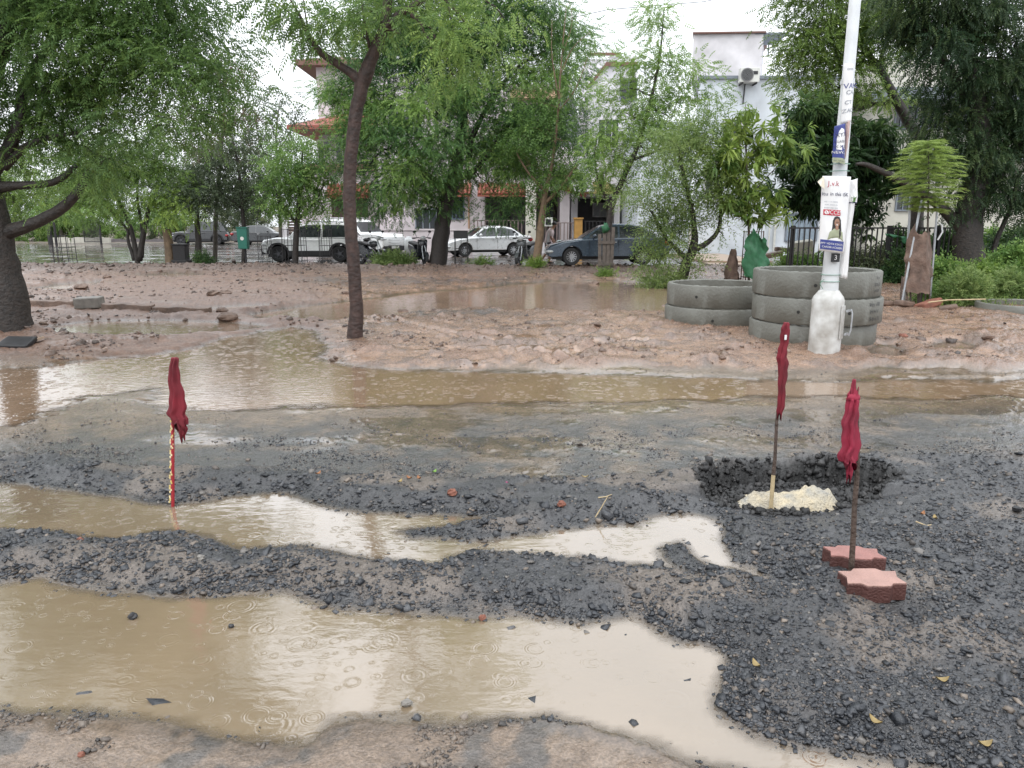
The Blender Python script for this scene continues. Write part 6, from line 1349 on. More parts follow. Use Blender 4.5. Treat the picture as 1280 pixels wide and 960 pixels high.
def build_street():
    guard('tree_guard', 'iron tree guard round the stem of the round-headed green tree', 369, 28.2, .36, 1.35)
    guard('tree_guard', 'narrow iron tree guard left of the boxy white off-roader bonnet', 332, 28.6, .2, 1.1)
    guard('tree_guard', 'iron tree guard in front of the boxy white off-roader rear wheel', 408, 28.3, .2, 1.35)
    t, x, g = guard('tree_guard', 'iron tree guard with a dark plate in front of the silver sedan bonnet', 577, 28.0, .24, 1.15)
    q = MB(); q.b2(x - .26, x + .26, 27.70, 27.74, g + 1.0, g + 1.28); fin(q, 'plate', M_BLACKP, t)
    guard('tree_guard', 'thin iron tree guard alone on the far left verge', 82, 31.0, .3, 1.1)
    guard('tree_guard', 'rusty iron tree guard caging the young mango stem', 940, 19.6, .2, 1.35, M_RUST)
    # green net bundle by the mango
    def bundle(name, label, cat, pts, rad, m, seed=0, n=16, d=.6):
        q = MB(); pp, rr = smooth_path(pts, rad, 5); vs = []
        for i, p in enumerate(pp):
            for k in range(n):
                th = 2 * math.pi * k / n; f_ = 1 + .2 * math.sin(4 * th + i * .7 + seed) + .16 * math.sin(7 * th - i * .9) + random.uniform(-.12, .12)
                vs.append(p + Vector((math.cos(th) * rr[i] * f_, math.sin(th) * rr[i] * f_ * d, .02 * math.sin(3 * th + i))))
        fs = [(i * n + k, i * n + (k + 1) % n, (i + 1) * n + (k + 1) % n, (i + 1) * n + k) for i in range(len(pp) - 1) for k in range(n)] + [tuple(range(n)), tuple(range(len(vs) - 1, len(vs) - n - 1, -1))]
        q.add(vs, fs); o = fin(q, name, m, smooth='all'); tag(o, label, cat); return o
    Pn = lambda u, v: P(u, v, 19.3)
    def rag(name, corners, Yr, bulge, m, seed, ns=18, nr=26, wr=.07, ragged=.06):
        """a crumpled hanging sheet between four corners"""
        tl, tr_, br, bl = [P(u, v, Yr) for u, v in corners]; q = MB(); i_, j_ = np.meshgrid(np.arange(ns + 1) / ns, np.arange(nr + 1) / nr); a_ = i_.ravel(); b_ = j_.ravel()
        d1 = fbm(a_ * 3 + seed, b_ * 2.2, 4, 500 + seed); d2 = fbm(a_ * 2.2, b_ * 3 + seed, 3, 520 + seed); vs = []
        for s_, w, n1_, n2_ in zip(a_, b_, d1, d2):
            edge = ragged * n2_ * (abs(s_ - .5) * 2) ** 2; p = (tl * (1 - s_) + tr_ * s_) * (1 - w) + (bl * (1 - s_) + br * s_) * w
            vs.append(p + Vector((edge + .02 * n1_, -bulge * math.sin(math.pi * s_) * (.6 + .4 * w) + wr * n1_ + .03 * math.sin(9 * s_ + 4 * w), ragged * n1_ * (abs(w - .5) * 2) ** 3 * 1.3)))
        n0 = len(vs); vs += [v + Vector((0, .006, 0)) for v in vs]; w_ = ns + 1
        fs = [(j * w_ + i, j * w_ + i + 1, (j + 1) * w_ + i + 1, (j + 1) * w_ + i) for j in range(nr) for i in range(ns)]; fs += [tuple(n0 + k for k in reversed(f_)) for f_ in fs]
        q.add(vs, fs); return q
    q = rag('net', [(936, 288), (952, 293), (967, 343), (928, 346)], 19.25, .18, M_GREENN, 1, wr=.10, ragged=.14); o = fin(q, 'shade_net', M_GREENN, smooth='all'); tag(o, 'bright green shade net draped over the mango cage', 'net')
    bundle('sack', 'low grey brown sack slumped left of the mango cage', 'sack', [P(917, 312, 19.9), P(915, 328, 19.9), P(914, 350, 19.9)], [S(3, 19.9), S(6, 19.9), S(9, 19.9)], M_SACK, 4)
    bundle('shade_net', 'small green rag hung on the dark fence right of the concrete rings', 'net', [P(1110, 293, 19.6), P(1119, 296, 19.6), P(1128, 297, 19.6), P(1130, 304, 19.6)], [S(3, 19.6), S(5, 19.6), S(4, 19.6), S(2, 19.6)], M_GREENN, 2)
    # reddish wooden guard in front of the grey sedan
    Y = 23.0; x = X(757, Y, 320); g = gz(x, Y); t = thing('tree_guard', 'weathered grey-brown wooden guard round the dark trunk in front of the grey sedan', 'tree guard', (x, Y, g))
    q = MB()
    for dx, h in ((-.19, 1.25), (-.06, 1.35), (.06, 1.3), (.18, 1.45)): q.box((x + dx, Y - .1, g + h / 2 - .05), (.10, .04, h + .1), Matrix.Rotation(dx * .15, 3, 'Y'))
    for z in (.35, 1.0): q.box((x, Y - .13, g + z), (.5, .03, .09))
    fin(q, 'slat_panel', M_WOODP, t); q = MB(); q.blob((x - .04, Y - .12, g + 1.42), (.11, .07, .14), 12, 8, 4, .3); fin(q, 'green_cloth', M_GREENN, t, smooth='all')
    # litter bin on a post
    Y = 28.8; x = X(305, Y, 300); g = gz(x, Y); t = thing('litter_bin', 'green litter bin on a post in front of the dull olive tree', 'litter bin', (x, Y, g))
    q = MB(); q.tube([(x - .02, Y + .12, g - .1), (x - .02, Y + .12, g + 1.3)], .04, 8); fin(q, 'post', M_IRON, t); q = MB(); z0, z1 = Z(311, Y), Z(285, Y); q.prism([(x - .17, z0), (x + .17, z0), (x + .20, z1), (x - .20, z1)], Y - .2, Y + .07, 'xz'); bn = fin(q, 'bin', M_BIN, t, bevel=.02)
    q = MB(); q.b2(x - .21, x + .21, Y - .215, Y + .075, z1 + .003, z1 + .04); fin(q, 'rim', M_BIN, bn); q = MB(); q.lathe([(.001, -.003), (.07, -.003), (.07, .003), (.001, .003)], (x, Y - .205, (z0 + z1) / 2), 14, 'y'); fin(q, 'emblem', M_PLAST, bn)
    # tan stump post, dark box, mesh gate, dark posts
    Y = 29.0; x = X(211, Y, 310); g = gz(x, Y); q = MB(); q.tube([(x, Y, g - .1), (x + .02, Y, g + .6), (x - .01, Y, g + 1.35)], [.19, .17, .16], 12); o = fin(q, 'tree_stump', M_BARKT, smooth=True); tag(o, 'tan lopped tree trunk standing like a post beside a dark box', 'stump')
    x = X(226, Y, 312); t = thing('box', 'dark metal box standing right of the tan lopped trunk', 'box', (x, Y, g)); q = MB(); q.b2(x - .24, x + .24, Y - .2, Y + .2, g - .02, g + .75); q.b2(x - .3, x + .3, Y - .26, Y + .26, g - .05, g + .2); fin(q, 'case', M_IRON, t, bevel=.02); q = MB(); q.b2(x - .27, x + .27, Y - .23, Y + .23, g + .753, g + .8); fin(q, 'lid', M_IRON, t)
    Y = 58.; t = thing('gate', 'dark wire mesh gate beside a post on the far left', 'gate', (X(116, Y, 300), Y, 0)); q = MB(); x0, x1, z0, z1 = X(104, Y, 290), X(124, Y, 290), Z(303, Y), Z(275, Y); q.b2(x0, x1, Y - .02, Y + .02, z1 - .06, z1); q.b2(x0, x1, Y - .02, Y + .02, z0, z0 + .06); q.b2(x0, x0 + .06, Y - .021, Y + .021, z0, z1); fin(q, 'frame', M_IRON, t)
    q = MB(); k = x0 + .05
    while k < x1: q.b2(k, k + .018, Y - .006, Y + .006, z0, z1); k += .06
    k = z0 + .08
    while k < z1: q.b2(x0, x1, Y - .012, Y - .007, k, k + .018); k += .09
    fin(q, 'mesh', M_IRON, t); q = MB(); q.b2(x1, x1 + .12, Y - .06, Y + .06, -.1, z1 + .1); fin(q, 'post', M_IRON, t)
    for u, lab in ((63, 'thick dark post on the far left, nearer the old neem trunk'), (70, 'thin dark post on the far left by the pale wall end')):
        q = MB(); xx = X(u, 57., 300); w = .17 if u == 63 else .09; q.tube([(xx, 57, -.1), (xx, 57, Z(276, 57))], w, 8); o = fin(q, 'post', M_IRON, smooth=True); tag(o, lab, 'post')
    # dark fence on the right
    Y = 20.5; t = thing('fence', 'dark wire and iron fence half lost in creepers behind the concrete rings', 'fence', (X(1080, Y, 320), Y, 0)); x0, x1 = X(985, Y, 300), X(1215, Y, 300)
    q = MB(); k = x0
    while k < x1: q.b2(k, k + .03, Y - .02, Y + .01, 0, Z(286, Y)); k += .14
    fin(q, 'bars', M_IRON, t); q = MB(); q.b2(x0, x1, Y - .035, Y + .02, Z(286, Y), Z(284, Y)); q.b2(x0, x1, Y - .035, Y - .021, .2, .25); fin(q, 'rail', M_IRON, t)
    for u in (990, 1050, 1110, 1172): 
        q = MB(); xx = X(u, Y + .1, 300); q.b2(xx - .05, xx + .05, Y + .022, Y + .12, -.1, Z(282, Y)); fin(q, 'post', M_IRON, t)
    # shrubs and weeds
    for (u, v, Y, ru, rv, lm, tm, sc_, lab, n) in [
        (1030, 335, 20.9, 30, 22, L_MID, SPR, .8, 'dark creeper bush behind the tall concrete ring stack', 60), (1085, 335, 20.9, 34, 24, L_DULL, SPR, .8, 'yellowish creeper on the fence right of the lamp post', 70), (1125, 340, 20.0, 22, 20, L_DEEP, SPR, .8, 'deep green bush under the green rag', 60),
        (1180, 350, 17.6, 24, 24, L_MID, SPR, .8, 'mid green bush left of the broad dark trunk', 70), (1225, 358, 16.8, 30, 20, L_LIME, SPR, .8, 'bright green shrub at the foot of the broad trunk', 90), (1268, 350, 17.0, 30, 34, L_MID, SPR, .9, 'tall green bush at the right edge of the verge', 110),
        (1205, 372, 14.6, 28, 24, L_PALE, PIN_F, .5, 'soft grey-green feathery shrub left of the buried ring', 110), (1262, 372, 15.2, 26, 22, L_PALE, PIN_F, .5, 'soft grey-green feathery shrub behind the buried ring', 100), (1165, 376, 15.0, 14, 10, L_MID, SPR, .5, 'small green weed at the foot of the sack-wrapped sapling', 30),
        (992, 322, 21.2, 22, 18, L_MID, SPR, .8, 'weedy bush over the stone pile', 50), (494, 336, 28.4, 22, 6, L_PALE, SPR, .9, 'heap of cut pale green branches beside the motorcycle', 70), (600, 336, 27.8, 16, 3, L_LIME, SPR, .5, 'low bright weed patch below the silver sedan', 26), (668, 339, 26.3, 12, 4, L_LIME, SPR, .5, 'weed tuft at the foot of the tan trunk', 22),
        (830, 345, 19.4, 26, 10, L_PALE, SPRW, .7, 'leafy undergrowth below the pale willow-leaved tree', 50), (1135, 322, 21.2, 30, 34, L_DEEP, SPR, 1.0, 'tall dark creeper bush on the fence below the sapling tiers', 130), (1185, 322, 21.6, 30, 36, L_DEEP, SPR, 1.0, 'tall dark bush between sapling and the broad trunk', 130), (1268, 318, 21.0, 34, 40, L_DEEP, SPR, 1.0, 'tall dark bush right of the broad trunk', 150), (1240, 325, 22.4, 30, 34, L_MID, SPR, 1.0, 'dull bush straight behind the broad trunk', 110), (30, 304, 62., 40, 14, L_MID, SPR, 1.5, 'wide green hedge bush far left behind the thick dark post', 70), (90, 302, 64., 44, 22, L_LIME, SPR, 1.6, 'light green bush mass behind the pale boundary wall', 80), (150, 302, 64.5, 44, 22, L_MID, SPR, 1.6, 'green bush mass behind the grey boundary wall', 80), (212, 303, 65., 36, 20, L_DULL, SPR, 1.6, 'olive bush behind the tan stump', 70), (300, 303, 65., 50, 24, L_DULL, SPR, 1.6, 'olive bush mass behind the black off-roader', 80), (256, 327, 28.6, 9, 9, L_DEEP, SPR, .7, 'dark spiky bush left of the green litter bin', 30), (760, 342, 22.6, 9, 3, L_LIME, SPR, .5, 'weed tuft beside the reddish wooden guard', 16)]:
        leafy('shrub', lab, u, v, Y, ru, rv, tm, lm, n, 14, .22, sc_)
    tree('tree', 'slim dark-trunked tree right of the tan stump and box', 29.0, (247, 328), [[(247, 329, .13), (248, 300, .12), (246, 270, .09), (250, 240, .05)]], [(248, 250, 26, 18), (232, 240, 20, 16), (262, 238, 20, 16)], SPR, L_DULL, M_BARK, K=12, cl=.6, droop=.4, age=(0, .6))
    # sapling with stakes and sack
    Y = 14.6; r = tree('sapling', 'yellow-green sapling with flat fern-like tiers above a sack-wrapped guard', Y, (1150, 380), [[(1150, 382, .022), (1158, 320, .02), (1160, 270, .018), (1161, 220, .013), (1160, 178, .006)]], [], PIN_F, L_YEL, M_BARKG)
    pos, dr, ag = [], [], []; FLAT = t_pinnate(7, .26, .07, .022, .10, 62)
    for k in range(15):
        v = 176 + 84 * (k / 14); wdt = (13, 22, 27, 31, 35, 37, 34, 38, 34, 33, 36, 31, 28, 24, 17)[k]; nb = 8
        for j in range(nb):
            a = 2 * math.pi * (j / nb) + k * .55 + random.uniform(-.2, .2); L_ = S(wdt, Y) * random.uniform(.8, 1.08); c0 = np.array(P(1160, v, Y)); rise = random.uniform(-.02, .07)
            for q_ in np.linspace(.15, .98, 8):
                for sd_ in (-1, 1):
                    pos.append(c0 + np.array((math.cos(a) * L_ * q_, math.sin(a) * L_ * q_, rise * q_ - .05 * q_ * q_))); aa = a + sd_ * random.uniform(.25, .8); dr.append(np.array((math.cos(aa), math.sin(aa), random.uniform(-.34, .10)))); ag.append(random.uniform(.1, .8))
    place_leaves(np.array(pos), np.array(dr), rng.uniform(.45, .7, len(pos)), FLAT, np.array(ag), 'crown', L_YEL, r, roll=.28)
    t = thing('tree_guard', 'leaning stakes wrapped in torn brown sackcloth around the yellow-green sapling', 'tree guard', (X(1145, Y, 382), Y, gz(X(1145, Y, 382), Y)))
    for a, b, w in (((1126, 384, -.1), (1152, 250, 0), .022), ((1130, 380, .3), (1138, 250, .3), .022), ((1162, 380, .1), (1172, 255, .1), .02)):
        q = MB(); q.tube([P(a[0], a[1], Y + a[2]), P(b[0], b[1], Y + b[2])], w, 8); fin(q, 'stake', M_STEEL, t, smooth=True)
    q = MB(); q.tube([P(1172, 300, Y - .05), P(1178, 290, Y - .05), P(1177, 281, Y - .05), P(1173, 279, Y - .05)], .016, 8); fin(q, 'hook', M_GALV, t, smooth=True)
    q = rag('sack', [(1141, 279), (1163, 297), (1164, 360), (1129, 366)], Y - .02, .24, M_SACK, 3, wr=.08, ragged=.13); fin(q, 'sack', M_SACK, t, smooth='all')
    q = rag('sack', [(1146, 292), (1160, 300), (1162, 350), (1134, 346)], Y + .12, -.12, M_SACK, 6, wr=.06, ragged=.10); fin(q, 'sack_back', M_SACK, t, smooth='all')
    q = MB()
    for k in range(7): u = 1127 + k * 6.2; q.tube([P(u + random.uniform(-3, 3), 385, Y - .1), P(u + random.uniform(-3, 3), 345, Y - .05)], .016, 5)
    fin(q, 'guard_sticks', M_STICK, t)
build_street()
def build_debris():
    def slab(name, label, cat, c, d, rz, m, tilt=(0, 0), sink=.3, bev=.01, jag=0.):
        z = gz(c.x, c.y); q = MB(); q.box((0, 0, d[2] * (.5 - sink)), d, (Euler((tilt[0], tilt[1], rz)).to_matrix()))
        if jag: q.v = [tuple(a * (1 + random.uniform(-jag, jag)) for a in p) for p in q.v]
        q.v = [(p[0] + c.x, p[1] + c.y, p[2] + z) for p in q.v]; o = fin(q, name, m, bevel=bev, origin=(c.x, c.y, z)); tag(o, label, cat); return o
    # kerb stones across the left mud
    ks = [((34, 386), (96, 388), 'long dark kerb stone reaching right from the old neem trunk'), ((131, 391), (192, 394), 'middle length of muddy kerb beyond the raised block'), ((193, 394), (263, 397), 'far right length of muddy kerb ending near the rubble')]
    for a, b, lab in ks:
        A, B = G(*a), G(*b); c = (A + B) / 2; q = MB(); dz = gz(c.x, c.y); n = 7; pts = [A.lerp(B, i / n) + Vector((0, random.uniform(-.03, .03), random.uniform(-.01, .015))) for i in range(n + 1)]
        for p, p2 in zip(pts[:-1], pts[1:]):
            pass
        vs = []; 
        for p in pts:
            zz = dz + .10 + random.uniform(-.015, .015); vs += [(p.x, p.y - .09, dz - .1), (p.x, p.y - .08, zz), (p.x, p.y + .08, zz + .01), (p.x, p.y + .09, dz - .1)]
        fs = [(4 * i + k, 4 * i + (k + 1) % 4, 4 * i + 4 + (k + 1) % 4, 4 * i + 4 + k) for i in range(n) for k in range(4)] + [(0, 1, 2, 3), (4 * n + 3, 4 * n + 2, 4 * n + 1, 4 * n)]
        q.add(vs, fs); o = fin(q, 'kerb_stone', M_DIRTY, bevel=.012, origin=(c.x, c.y, dz)); tag(o, lab, 'kerb stone', 'kerb stones across the mud')
    slab('stone_block', 'pale-topped stone block sitting on the muddy kerb line', 'stone', G(113, 390), (.46, .26, .20), R(4), M_STONE, (R(3), R(-2)), .05, .02)
    slab('rubber_mat', 'black rubber sheet lying crumpled near the old neem trunk', 'mat', G(22, 437), (.36, .34, .07), R(8), M_BLACKP, (R(14), R(4)), .2, .02, .12)
    slab('tile', 'pale brown broken tile leaning against the black rubber sheet', 'tile', G(42, 434), (.13, .26, .03), R(-24), mat('pale brown tile', (.32, .23, .16), .5, var=.2), (R(12), R(-14)), .0, .004)
    lab = ['broken brown lump just beyond the end of the muddy kerb', 'flat stone near the kerb end rubble', 'dark stone lump between kerb end and the leaning trunk', 'brown piece in the shallow water left of the leaning trunk', 'dark clod in the rubble above the kerb', 'tilted slab in the rubble above the stone block', 'dark stone by the left end of the brown pool', 'rounded stone in the brown pool near the grey sedan', 'brown stone on the mud left of the lamp base', 'small dark stone on the washed mud below the rings', 'dark stone on the mud right of the lamp post', 'brick-red stone right of the lamp post puddle', 'clod beside the tree foot of the leaning trunk']
    pos = [(278, 396, .2), (285, 402, .3), (268, 376, .3), (282, 374, .25), (103, 366, .3), (135, 353, .22), (503, 389, .2), (742, 355, .3), (911, 446, .12), (902, 456, .09), (1234, 432, .16), (1128, 427, .12), (433, 372, .2)]
    for (u, v, s_), l in zip(pos, lab):
        c = G(u, v); z = gz(c.x, c.y); q = MB(); q.blob((c.x, c.y, z + s_ * .12), (s_ * .55, s_ * .4, s_ * .28), 9, 6, int(u), .22); o = fin(q, 'stone', M_DIRTY if 'brick' not in l else M_BRICK, origin=(c.x, c.y, z)); tag(o, l, 'stone', 'loose stones on the mud')
    # near bits on the tarmac
    for (u, v, s_, m, l) in [(565, 625, .055, M_BRICK, 'reddish brick lump on the far tarmac ridge'), (702, 640, .045, M_BRICK, 'reddish brick chip by the gravel spit'), (603, 766, .03, M_BRICK, 'small reddish brick chip at the near puddle rim'), (165, 765, .035, M_BLACKP, 'dark stone standing in the near puddle'), (508, 872, .035, M_STONE, 'grey stone breaking the near puddle surface'), (288, 776, .022, M_BLACKP, 'small dark stone near the far rim of the near puddle'), (100, 678, .03, M_BRICK, 'small reddish stone on the near tarmac ridge'), (252, 706, .035, M_STONE, 'light grey stone on the near tarmac ridge'), (1270, 645, .045, M_BLACKP, 'black stone at the right edge of the tarmac'), (101, 941, .02, M_BRICK, 'reddish chip on the brown silt at lower left')]:
        c = G(u, v, .03); z = max(0, gz(c.x, c.y)); q = MB(); q.blob((c.x, c.y, z + s_ * .3), (s_ * .55, s_ * .45, s_ * .42), 9, 6, int(u * 3 + v), .22); o = fin(q, 'stone', m, origin=(c.x, c.y, z)); tag(o, l, 'stone')
    Lm = {'g': mat('fresh fallen leaf', (.14, .27, .04), .4, var=.2, scale=30), 'o': mat('orange dead leaf', (.26, .11, .04), .6, var=.3, scale=40), 'y': mat('yellow dead leaf', (.26, .19, .075), .6, var=.3, scale=40), 'p': mat('pink petal', (.3, .05, .13), .5)}
    for (u, v, k, l) in [(543, 594, 'g', 'curled bright green leaf on the far tarmac ridge'), (512, 606, 'o', 'orange dead leaf left of the green leaf'), (524, 604, 'o', 'orange dead leaf just below the green leaf'), (500, 609, 'y', 'yellowish leaf scrap at the ridge crest'), (634, 611, 'p', 'dark pink petal scrap on the far tarmac ridge'), (731, 604, 'y', 'yellow leaf scrap beyond the gravel spit'), (1152, 651, 'o', 'rusty dead leaf right of the hole'), (1168, 655, 'y', 'tan dead leaf right of the hole, beside the rusty one'), (1094, 905, 'y', 'long yellow leaf on the near right tarmac'), (1176, 862, 'y', 'short yellow leaf at the right tarmac edge'), (945, 835, 'y', 'yellow leaf at the right bank of the near puddle'), (1230, 938, 'y', 'yellow leaf at the lower right corner'), (398, 598, 'o', 'rust leaf on ridge above the middle puddle')]:
        c = G(u, v, .05); z = gz(c.x, c.y) + .016; q = MB(); L_ = .038 if k != 'p' else .02; a = random.uniform(0, 6); ca, sa = math.cos(a), math.sin(a); vs = []
        for i in range(7):
            s_ = i / 6 * 2 - 1; w = .30 * L_ * (1 - s_ * s_) + .0006
            for yy in (-1, 0, 1): x_, y_ = s_ * L_ * .6, yy * w; vs.append((c.x + x_ * ca - y_ * sa, c.y + x_ * sa + y_ * ca, z + .35 * L_ * s_ * s_ + abs(yy) * .12 * L_))
        vs += [(x_, y_, z_ - .0012) for x_, y_, z_ in vs]; n0 = 21
        fs = [(i * 3 + j, i * 3 + j + 1, i * 3 + j + 4, i * 3 + j + 3) for i in range(6) for j in range(2)]; fs += [tuple(n0 + t for t in reversed(f_)) for f_ in fs]
        q.add(vs, fs); o = fin(q, 'fallen_leaf', Lm[k], smooth='all', origin=(c.x, c.y, z)); tag(o, l, 'leaf')
    for (pts, l) in [([(742, 650), (752, 634), (760, 620)], 'thin dry twig sticking up beside the gravel spit'), ([(748, 622), (757, 621), (765, 618)], 'short forked twig lying on the ridge by the gravel spit'), ([(1145, 652), (1158, 657), (1172, 655)], 'dry twig among dead leaves right of the hole')]:
        c = G(*pts[0]); z = gz(c.x, c.y); q = MB(); q.tube([tuple(P(u, v, c.y)) if 'up' in l else tuple(G(u, v, .075)) for u, v in pts], [.004, .003, .002], 6); o = fin(q, 'twig', M_STICKP, smooth=True); tag(o, l, 'twig')
    # stones and rubble piled right of the white block and under the sapling
    for i, (u, v, Y, s_, l) in enumerate([(968, 318, 23., .5, 'dark stone slab at the left of the pile behind the rings'), (985, 322, 23., .45, 'brown stone slab in the middle of the pile behind the rings'), (1003, 312, 23.3, .6, 'pale upright stone on the pile behind the rings'), (978, 312, 23.4, .45, 'topmost brown stone of the pile behind the rings'), (1105, 380, 14.4, .35, 'dark broken stone at the left foot of the sapling guard'), (1160, 384, 14.2, .5, 'reddish broken slab at the foot of the sapling guard'), (1130, 384, 14.3, .4, 'flat grey slab below the sapling stakes'), (1185, 388, 13.6, .3, 'dark stone between sapling guard and buried ring')]):
        c = P(u, v, Y); z = gz(c.x, c.y); q = MB(); up = (i == 2); q.box((c.x, c.y, max(z, c.z) if i < 4 else z + .04), (s_, s_ * .5, s_ * (.9 if up else .28)), Euler((R(random.uniform(-12, 12)), R(random.uniform(-14, 14)), R(random.uniform(-30, 30)))).to_matrix()); o = fin(q, 'stone_slab', M_CREAM if up else (M_BRICK if 'reddish' in l else M_DIRTY), bevel=.03, origin=(c.x, c.y, z)); tag(o, l, 'stone')
    q = MB(); q.tube([P(1160, 378, 13.9), P(1185, 375, 13.9), P(1232, 374, 13.9)], .013, 6); o = fin(q, 'stick', M_STICKP, smooth=True); tag(o, 'long pale bent stick lying in the grass by the soft shrub', 'stick')
    # overhead cable
    q = MB(); pts = [P(715, 22, 30), P(760, 12, 30), P(880, 2, 30), P(960, -14, 30)]; q.tube(pts, .012, 5); o = fin(q, 'cable', M_BLACKP); tag(o, 'thin black overhead cable crossing the white sky', 'cable')
build_debris()
def build_grass():
    N = 26000; y = rng.uniform(13., 21., N); x = rng.uniform(.42, .80, N) * y * 1.0
    T = terrain(x, y); k = (rng.random(N) < ss(1150, 1190, T['u'] + 25 * T['nc']) * ss(391, 380, T['v'] + 3 * T['nc']) * (.4 + .6 * ss(-.2, .3, T['nc'])))
    x, y, z = x[k], y[k], T['z'][k]; n = len(x); d = rng.normal(0, .5, (n, 3)); d[:, 2] = 1
    tm = np.array(rhomb(np.zeros(3), np.array((1., 0, 0)), 1.0, .09, np.array((0, 0, 1.))))
    o = place_leaves(np.stack([x, y, z], 1), d, rng.uniform(.06, .20, n), tm, rng.uniform(.1, .9, n), 'grass', L_LIME, None); tag(o, 'short wet grass on the right verge under the shade tree', 'grass', kind='stuff')
build_grass()
def build_person():
    Y = 30.0; x0 = X(685, Y, 300); g = gz(x0, Y)
    t = thing('person', 'person in a pinkish shirt stooping as they walk between scooter and grey sedan', 'person', (x0, Y, g))
    J = {'pel': (0, 0, .82), 'sp': (.03, 0, 1.02), 'ch': (.10, 0, 1.22), 'nk': (.18, 0, 1.37), 'hd': (.245, 0, 1.47), 'hd2': (.27, 0, 1.56), 'shl': (.11, -.17, 1.29), 'shr': (.11, .17, 1.29), 'ell': (.10, -.22, 1.03), 'elr': (.16, .22, 1.03), 'wrl': (.20, -.20, .83), 'wrr': (.28, .20, .85), 'hal': (.235, -.19, .75), 'har': (.315, .19, .77), 'hil': (0, -.09, .79), 'hir': (0, .09, .79), 'knl': (.10, -.10, .45), 'knr': (-.04, .10, .45), 'anl': (.05, -.10, .08), 'anr': (-.24, .10, .12), 'tol': (.20, -.10, .04), 'tor': (-.12, .10, .04)}
    E = [('pel', 'sp'), ('sp', 'ch'), ('ch', 'nk'), ('nk', 'hd'), ('hd', 'hd2'), ('ch', 'shl'), ('ch', 'shr'), ('shl', 'ell'), ('shr', 'elr'), ('ell', 'wrl'), ('elr', 'wrr'), ('wrl', 'hal'), ('wrr', 'har'), ('pel', 'hil'), ('pel', 'hir'), ('hil', 'knl'), ('hir', 'knr'), ('knl', 'anl'), ('knr', 'anr'), ('anl', 'tol'), ('anr', 'tor')]
    Rr = {'pel': .13, 'sp': .125, 'ch': .14, 'nk': .055, 'hd': .085, 'hd2': .085, 'shl': .065, 'shr': .065, 'ell': .045, 'elr': .045, 'wrl': .03, 'wrr': .03, 'hal': .035, 'har': .035, 'hil': .095, 'hir': .095, 'knl': .062, 'knr': .062, 'anl': .04, 'anr': .04, 'tol': .032, 'tor': .032}
    names = list(J); me = bpy.data.meshes.new('body'); me.from_pydata([J[k] for k in names], [(names.index(a), names.index(b)) for a, b in E], []); o = bpy.data.objects.new('body', me); COL.objects.link(o); o.parent = t
    me.materials.append(M_SKIN); sk = o.modifiers.new('skin', 'SKIN'); sl = me.skin_vertices[0].data if me.skin_vertices else None
    if sl is None:
        bpy.context.view_layer.objects.active = o; bpy.ops.mesh.customdata_skin_add(); sl = me.skin_vertices[0].data
    for i, k in enumerate(names): sl[i].radius = (Rr[k], Rr[k]); sl[i].use_root = (k == 'pel')
    o.modifiers.new('sub', 'SUBSURF').levels = 1; o.modifiers['sub'].render_levels = 2
    M_SH = mat('pale pink shirt', (.62, .50, .50), .8, var=.12, scale=6); M_TR = mat('dark shorts', (.05, .04, .05), .8); M_DH = mat('white and orange cloth', (.62, .60, .62), .8, var=.1)
    def tb(pts, rad, nm, m, sub=4, n=14, sy=1.25):
        q = MB(); pp, rr = smooth_path([Vector(p) for p in pts], rad, sub); q.tube(pp, rr, n)
        cy = 0 if abs(pts[0][1]) < .02 else None
        if cy is not None: q.v = [(a, b * sy, c) for a, b, c in q.v]
        return fin(q, nm, m, t, smooth='all', world=False)
    sh = tb([(-.01, 0, .78), (.03, 0, 1.0), (.095, 0, 1.2), (.13, 0, 1.30), (.165, 0, 1.36)], [.155, .145, .155, .12, .06], 'shirt', M_SH)
    for sg in (-1, 1): q = MB(); e = J['ell' if sg < 0 else 'elr']; q.tube([(.11, sg * .15, 1.30), (.108, sg * .19, 1.2), (e[0], e[1], 1.06)], [.075, .066, .056], 12); fin(q, 'sleeve', M_SH, sh, smooth='all', world=False)
    tr = MB()
    for sg in (-1, 1): kn = J['knl' if sg < 0 else 'knr']; tr.tube([(0, sg * .08, .82), (kn[0] * .5, sg * .095, .64), (kn[0], sg * .10, .43)], [.13, .105, .085], 12)
    fin(tr, 'shorts', M_TR, t, smooth='all', world=False)
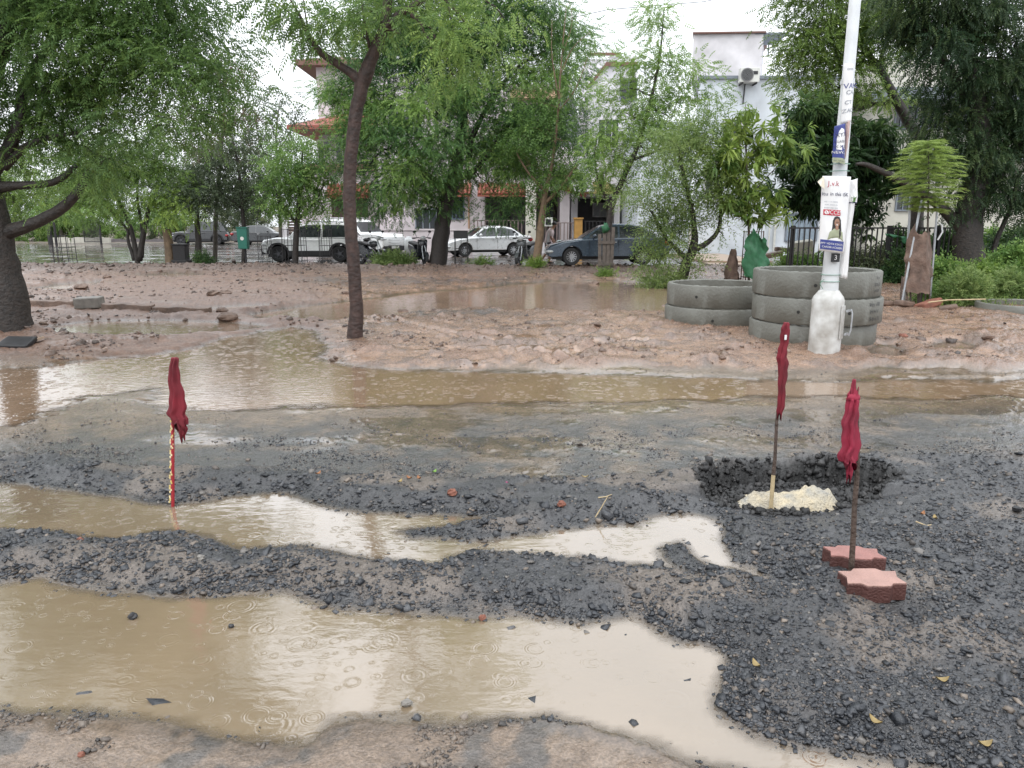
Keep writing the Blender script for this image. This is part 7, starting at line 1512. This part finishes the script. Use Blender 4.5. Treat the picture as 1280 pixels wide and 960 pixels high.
    q = MB(); q.add([(.0, -.20, 1.2), (.08, -.205, 1.2), (.02, -.20, .74), (-.09, -.19, .74), (.0, -.185, 1.2), (.08, -.19, 1.2), (.02, -.185, .74), (-.09, -.175, .74)], [(0, 1, 2, 3), (7, 6, 5, 4), (0, 4, 5, 1), (1, 5, 6, 2), (2, 6, 7, 3), (3, 7, 4, 0)]); sc_ = fin(q, 'hanging_cloth', M_DH, t, world=False); q = MB(); q.add([(.02, -.203, .735), (-.09, -.193, .735), (-.06, -.19, .62), (.05, -.20, .60), (.02, -.187, .735), (-.09, -.177, .735), (-.06, -.175, .62), (.05, -.185, .60)], [(0, 1, 2, 3), (7, 6, 5, 4), (0, 4, 5, 1), (1, 5, 6, 2), (2, 6, 7, 3), (3, 7, 4, 0)]); fin(q, 'orange_border', mat('orange cloth', (.5, .13, .05), .8), sc_, world=False)
    q = MB(); q.blob((.245, 0, 1.545), (.10, .092, .085), 14, 10); fin(q, 'hair', M_HAIR, t, smooth='all', world=False)
    q = MB(); q.blob((.352, 0, 1.50), (.022, .016, .025), 8, 6); fin(q, 'nose', M_SKIN, t, smooth='all', world=False)
    for k in ('l', 'r'): q = MB(); a = J['an' + k]; b = J['to' + k]; q.tube([(a[0] - .05, a[1], b[2] - .01), (b[0] + .04, b[1], b[2] - .015)], [.045, .04], 10); fin(q, 'sandal', M_BLACKP, t, smooth='all', world=False)
    # stone bollard-like hydrant / water pot by the sedan nose
    Y = 33.; x = X(700, Y, 305); g = gz(x, Y); q = MB(); q.lathe([(.001, g), (.16, g), (.24, g + .2), (.26, g + .5), (.2, g + .75), (.1, g + .85), (.001, g + .86)], (x, Y, 0), 20); o = fin(q, 'water_pot', mat('pale green plastic', (.32, .42, .40), .4), smooth='all'); tag(o, 'pale green water pot behind the grey sedan nose', 'pot')
    Y = 36.; x = X(511, Y, 305); g = gz(x, Y); q = MB(); q.lathe([(.001, g), (.22, g), (.22, g + .75), (.19, g + .85), (.12, g + .9), (.12, g + .95), (.001, g + .96)], (x, Y, 0), 20); o = fin(q, 'gas_bollard', M_GALV, smooth='all'); tag(o, 'round-topped white pillar behind the dark scooter', 'pillar')
build_person()
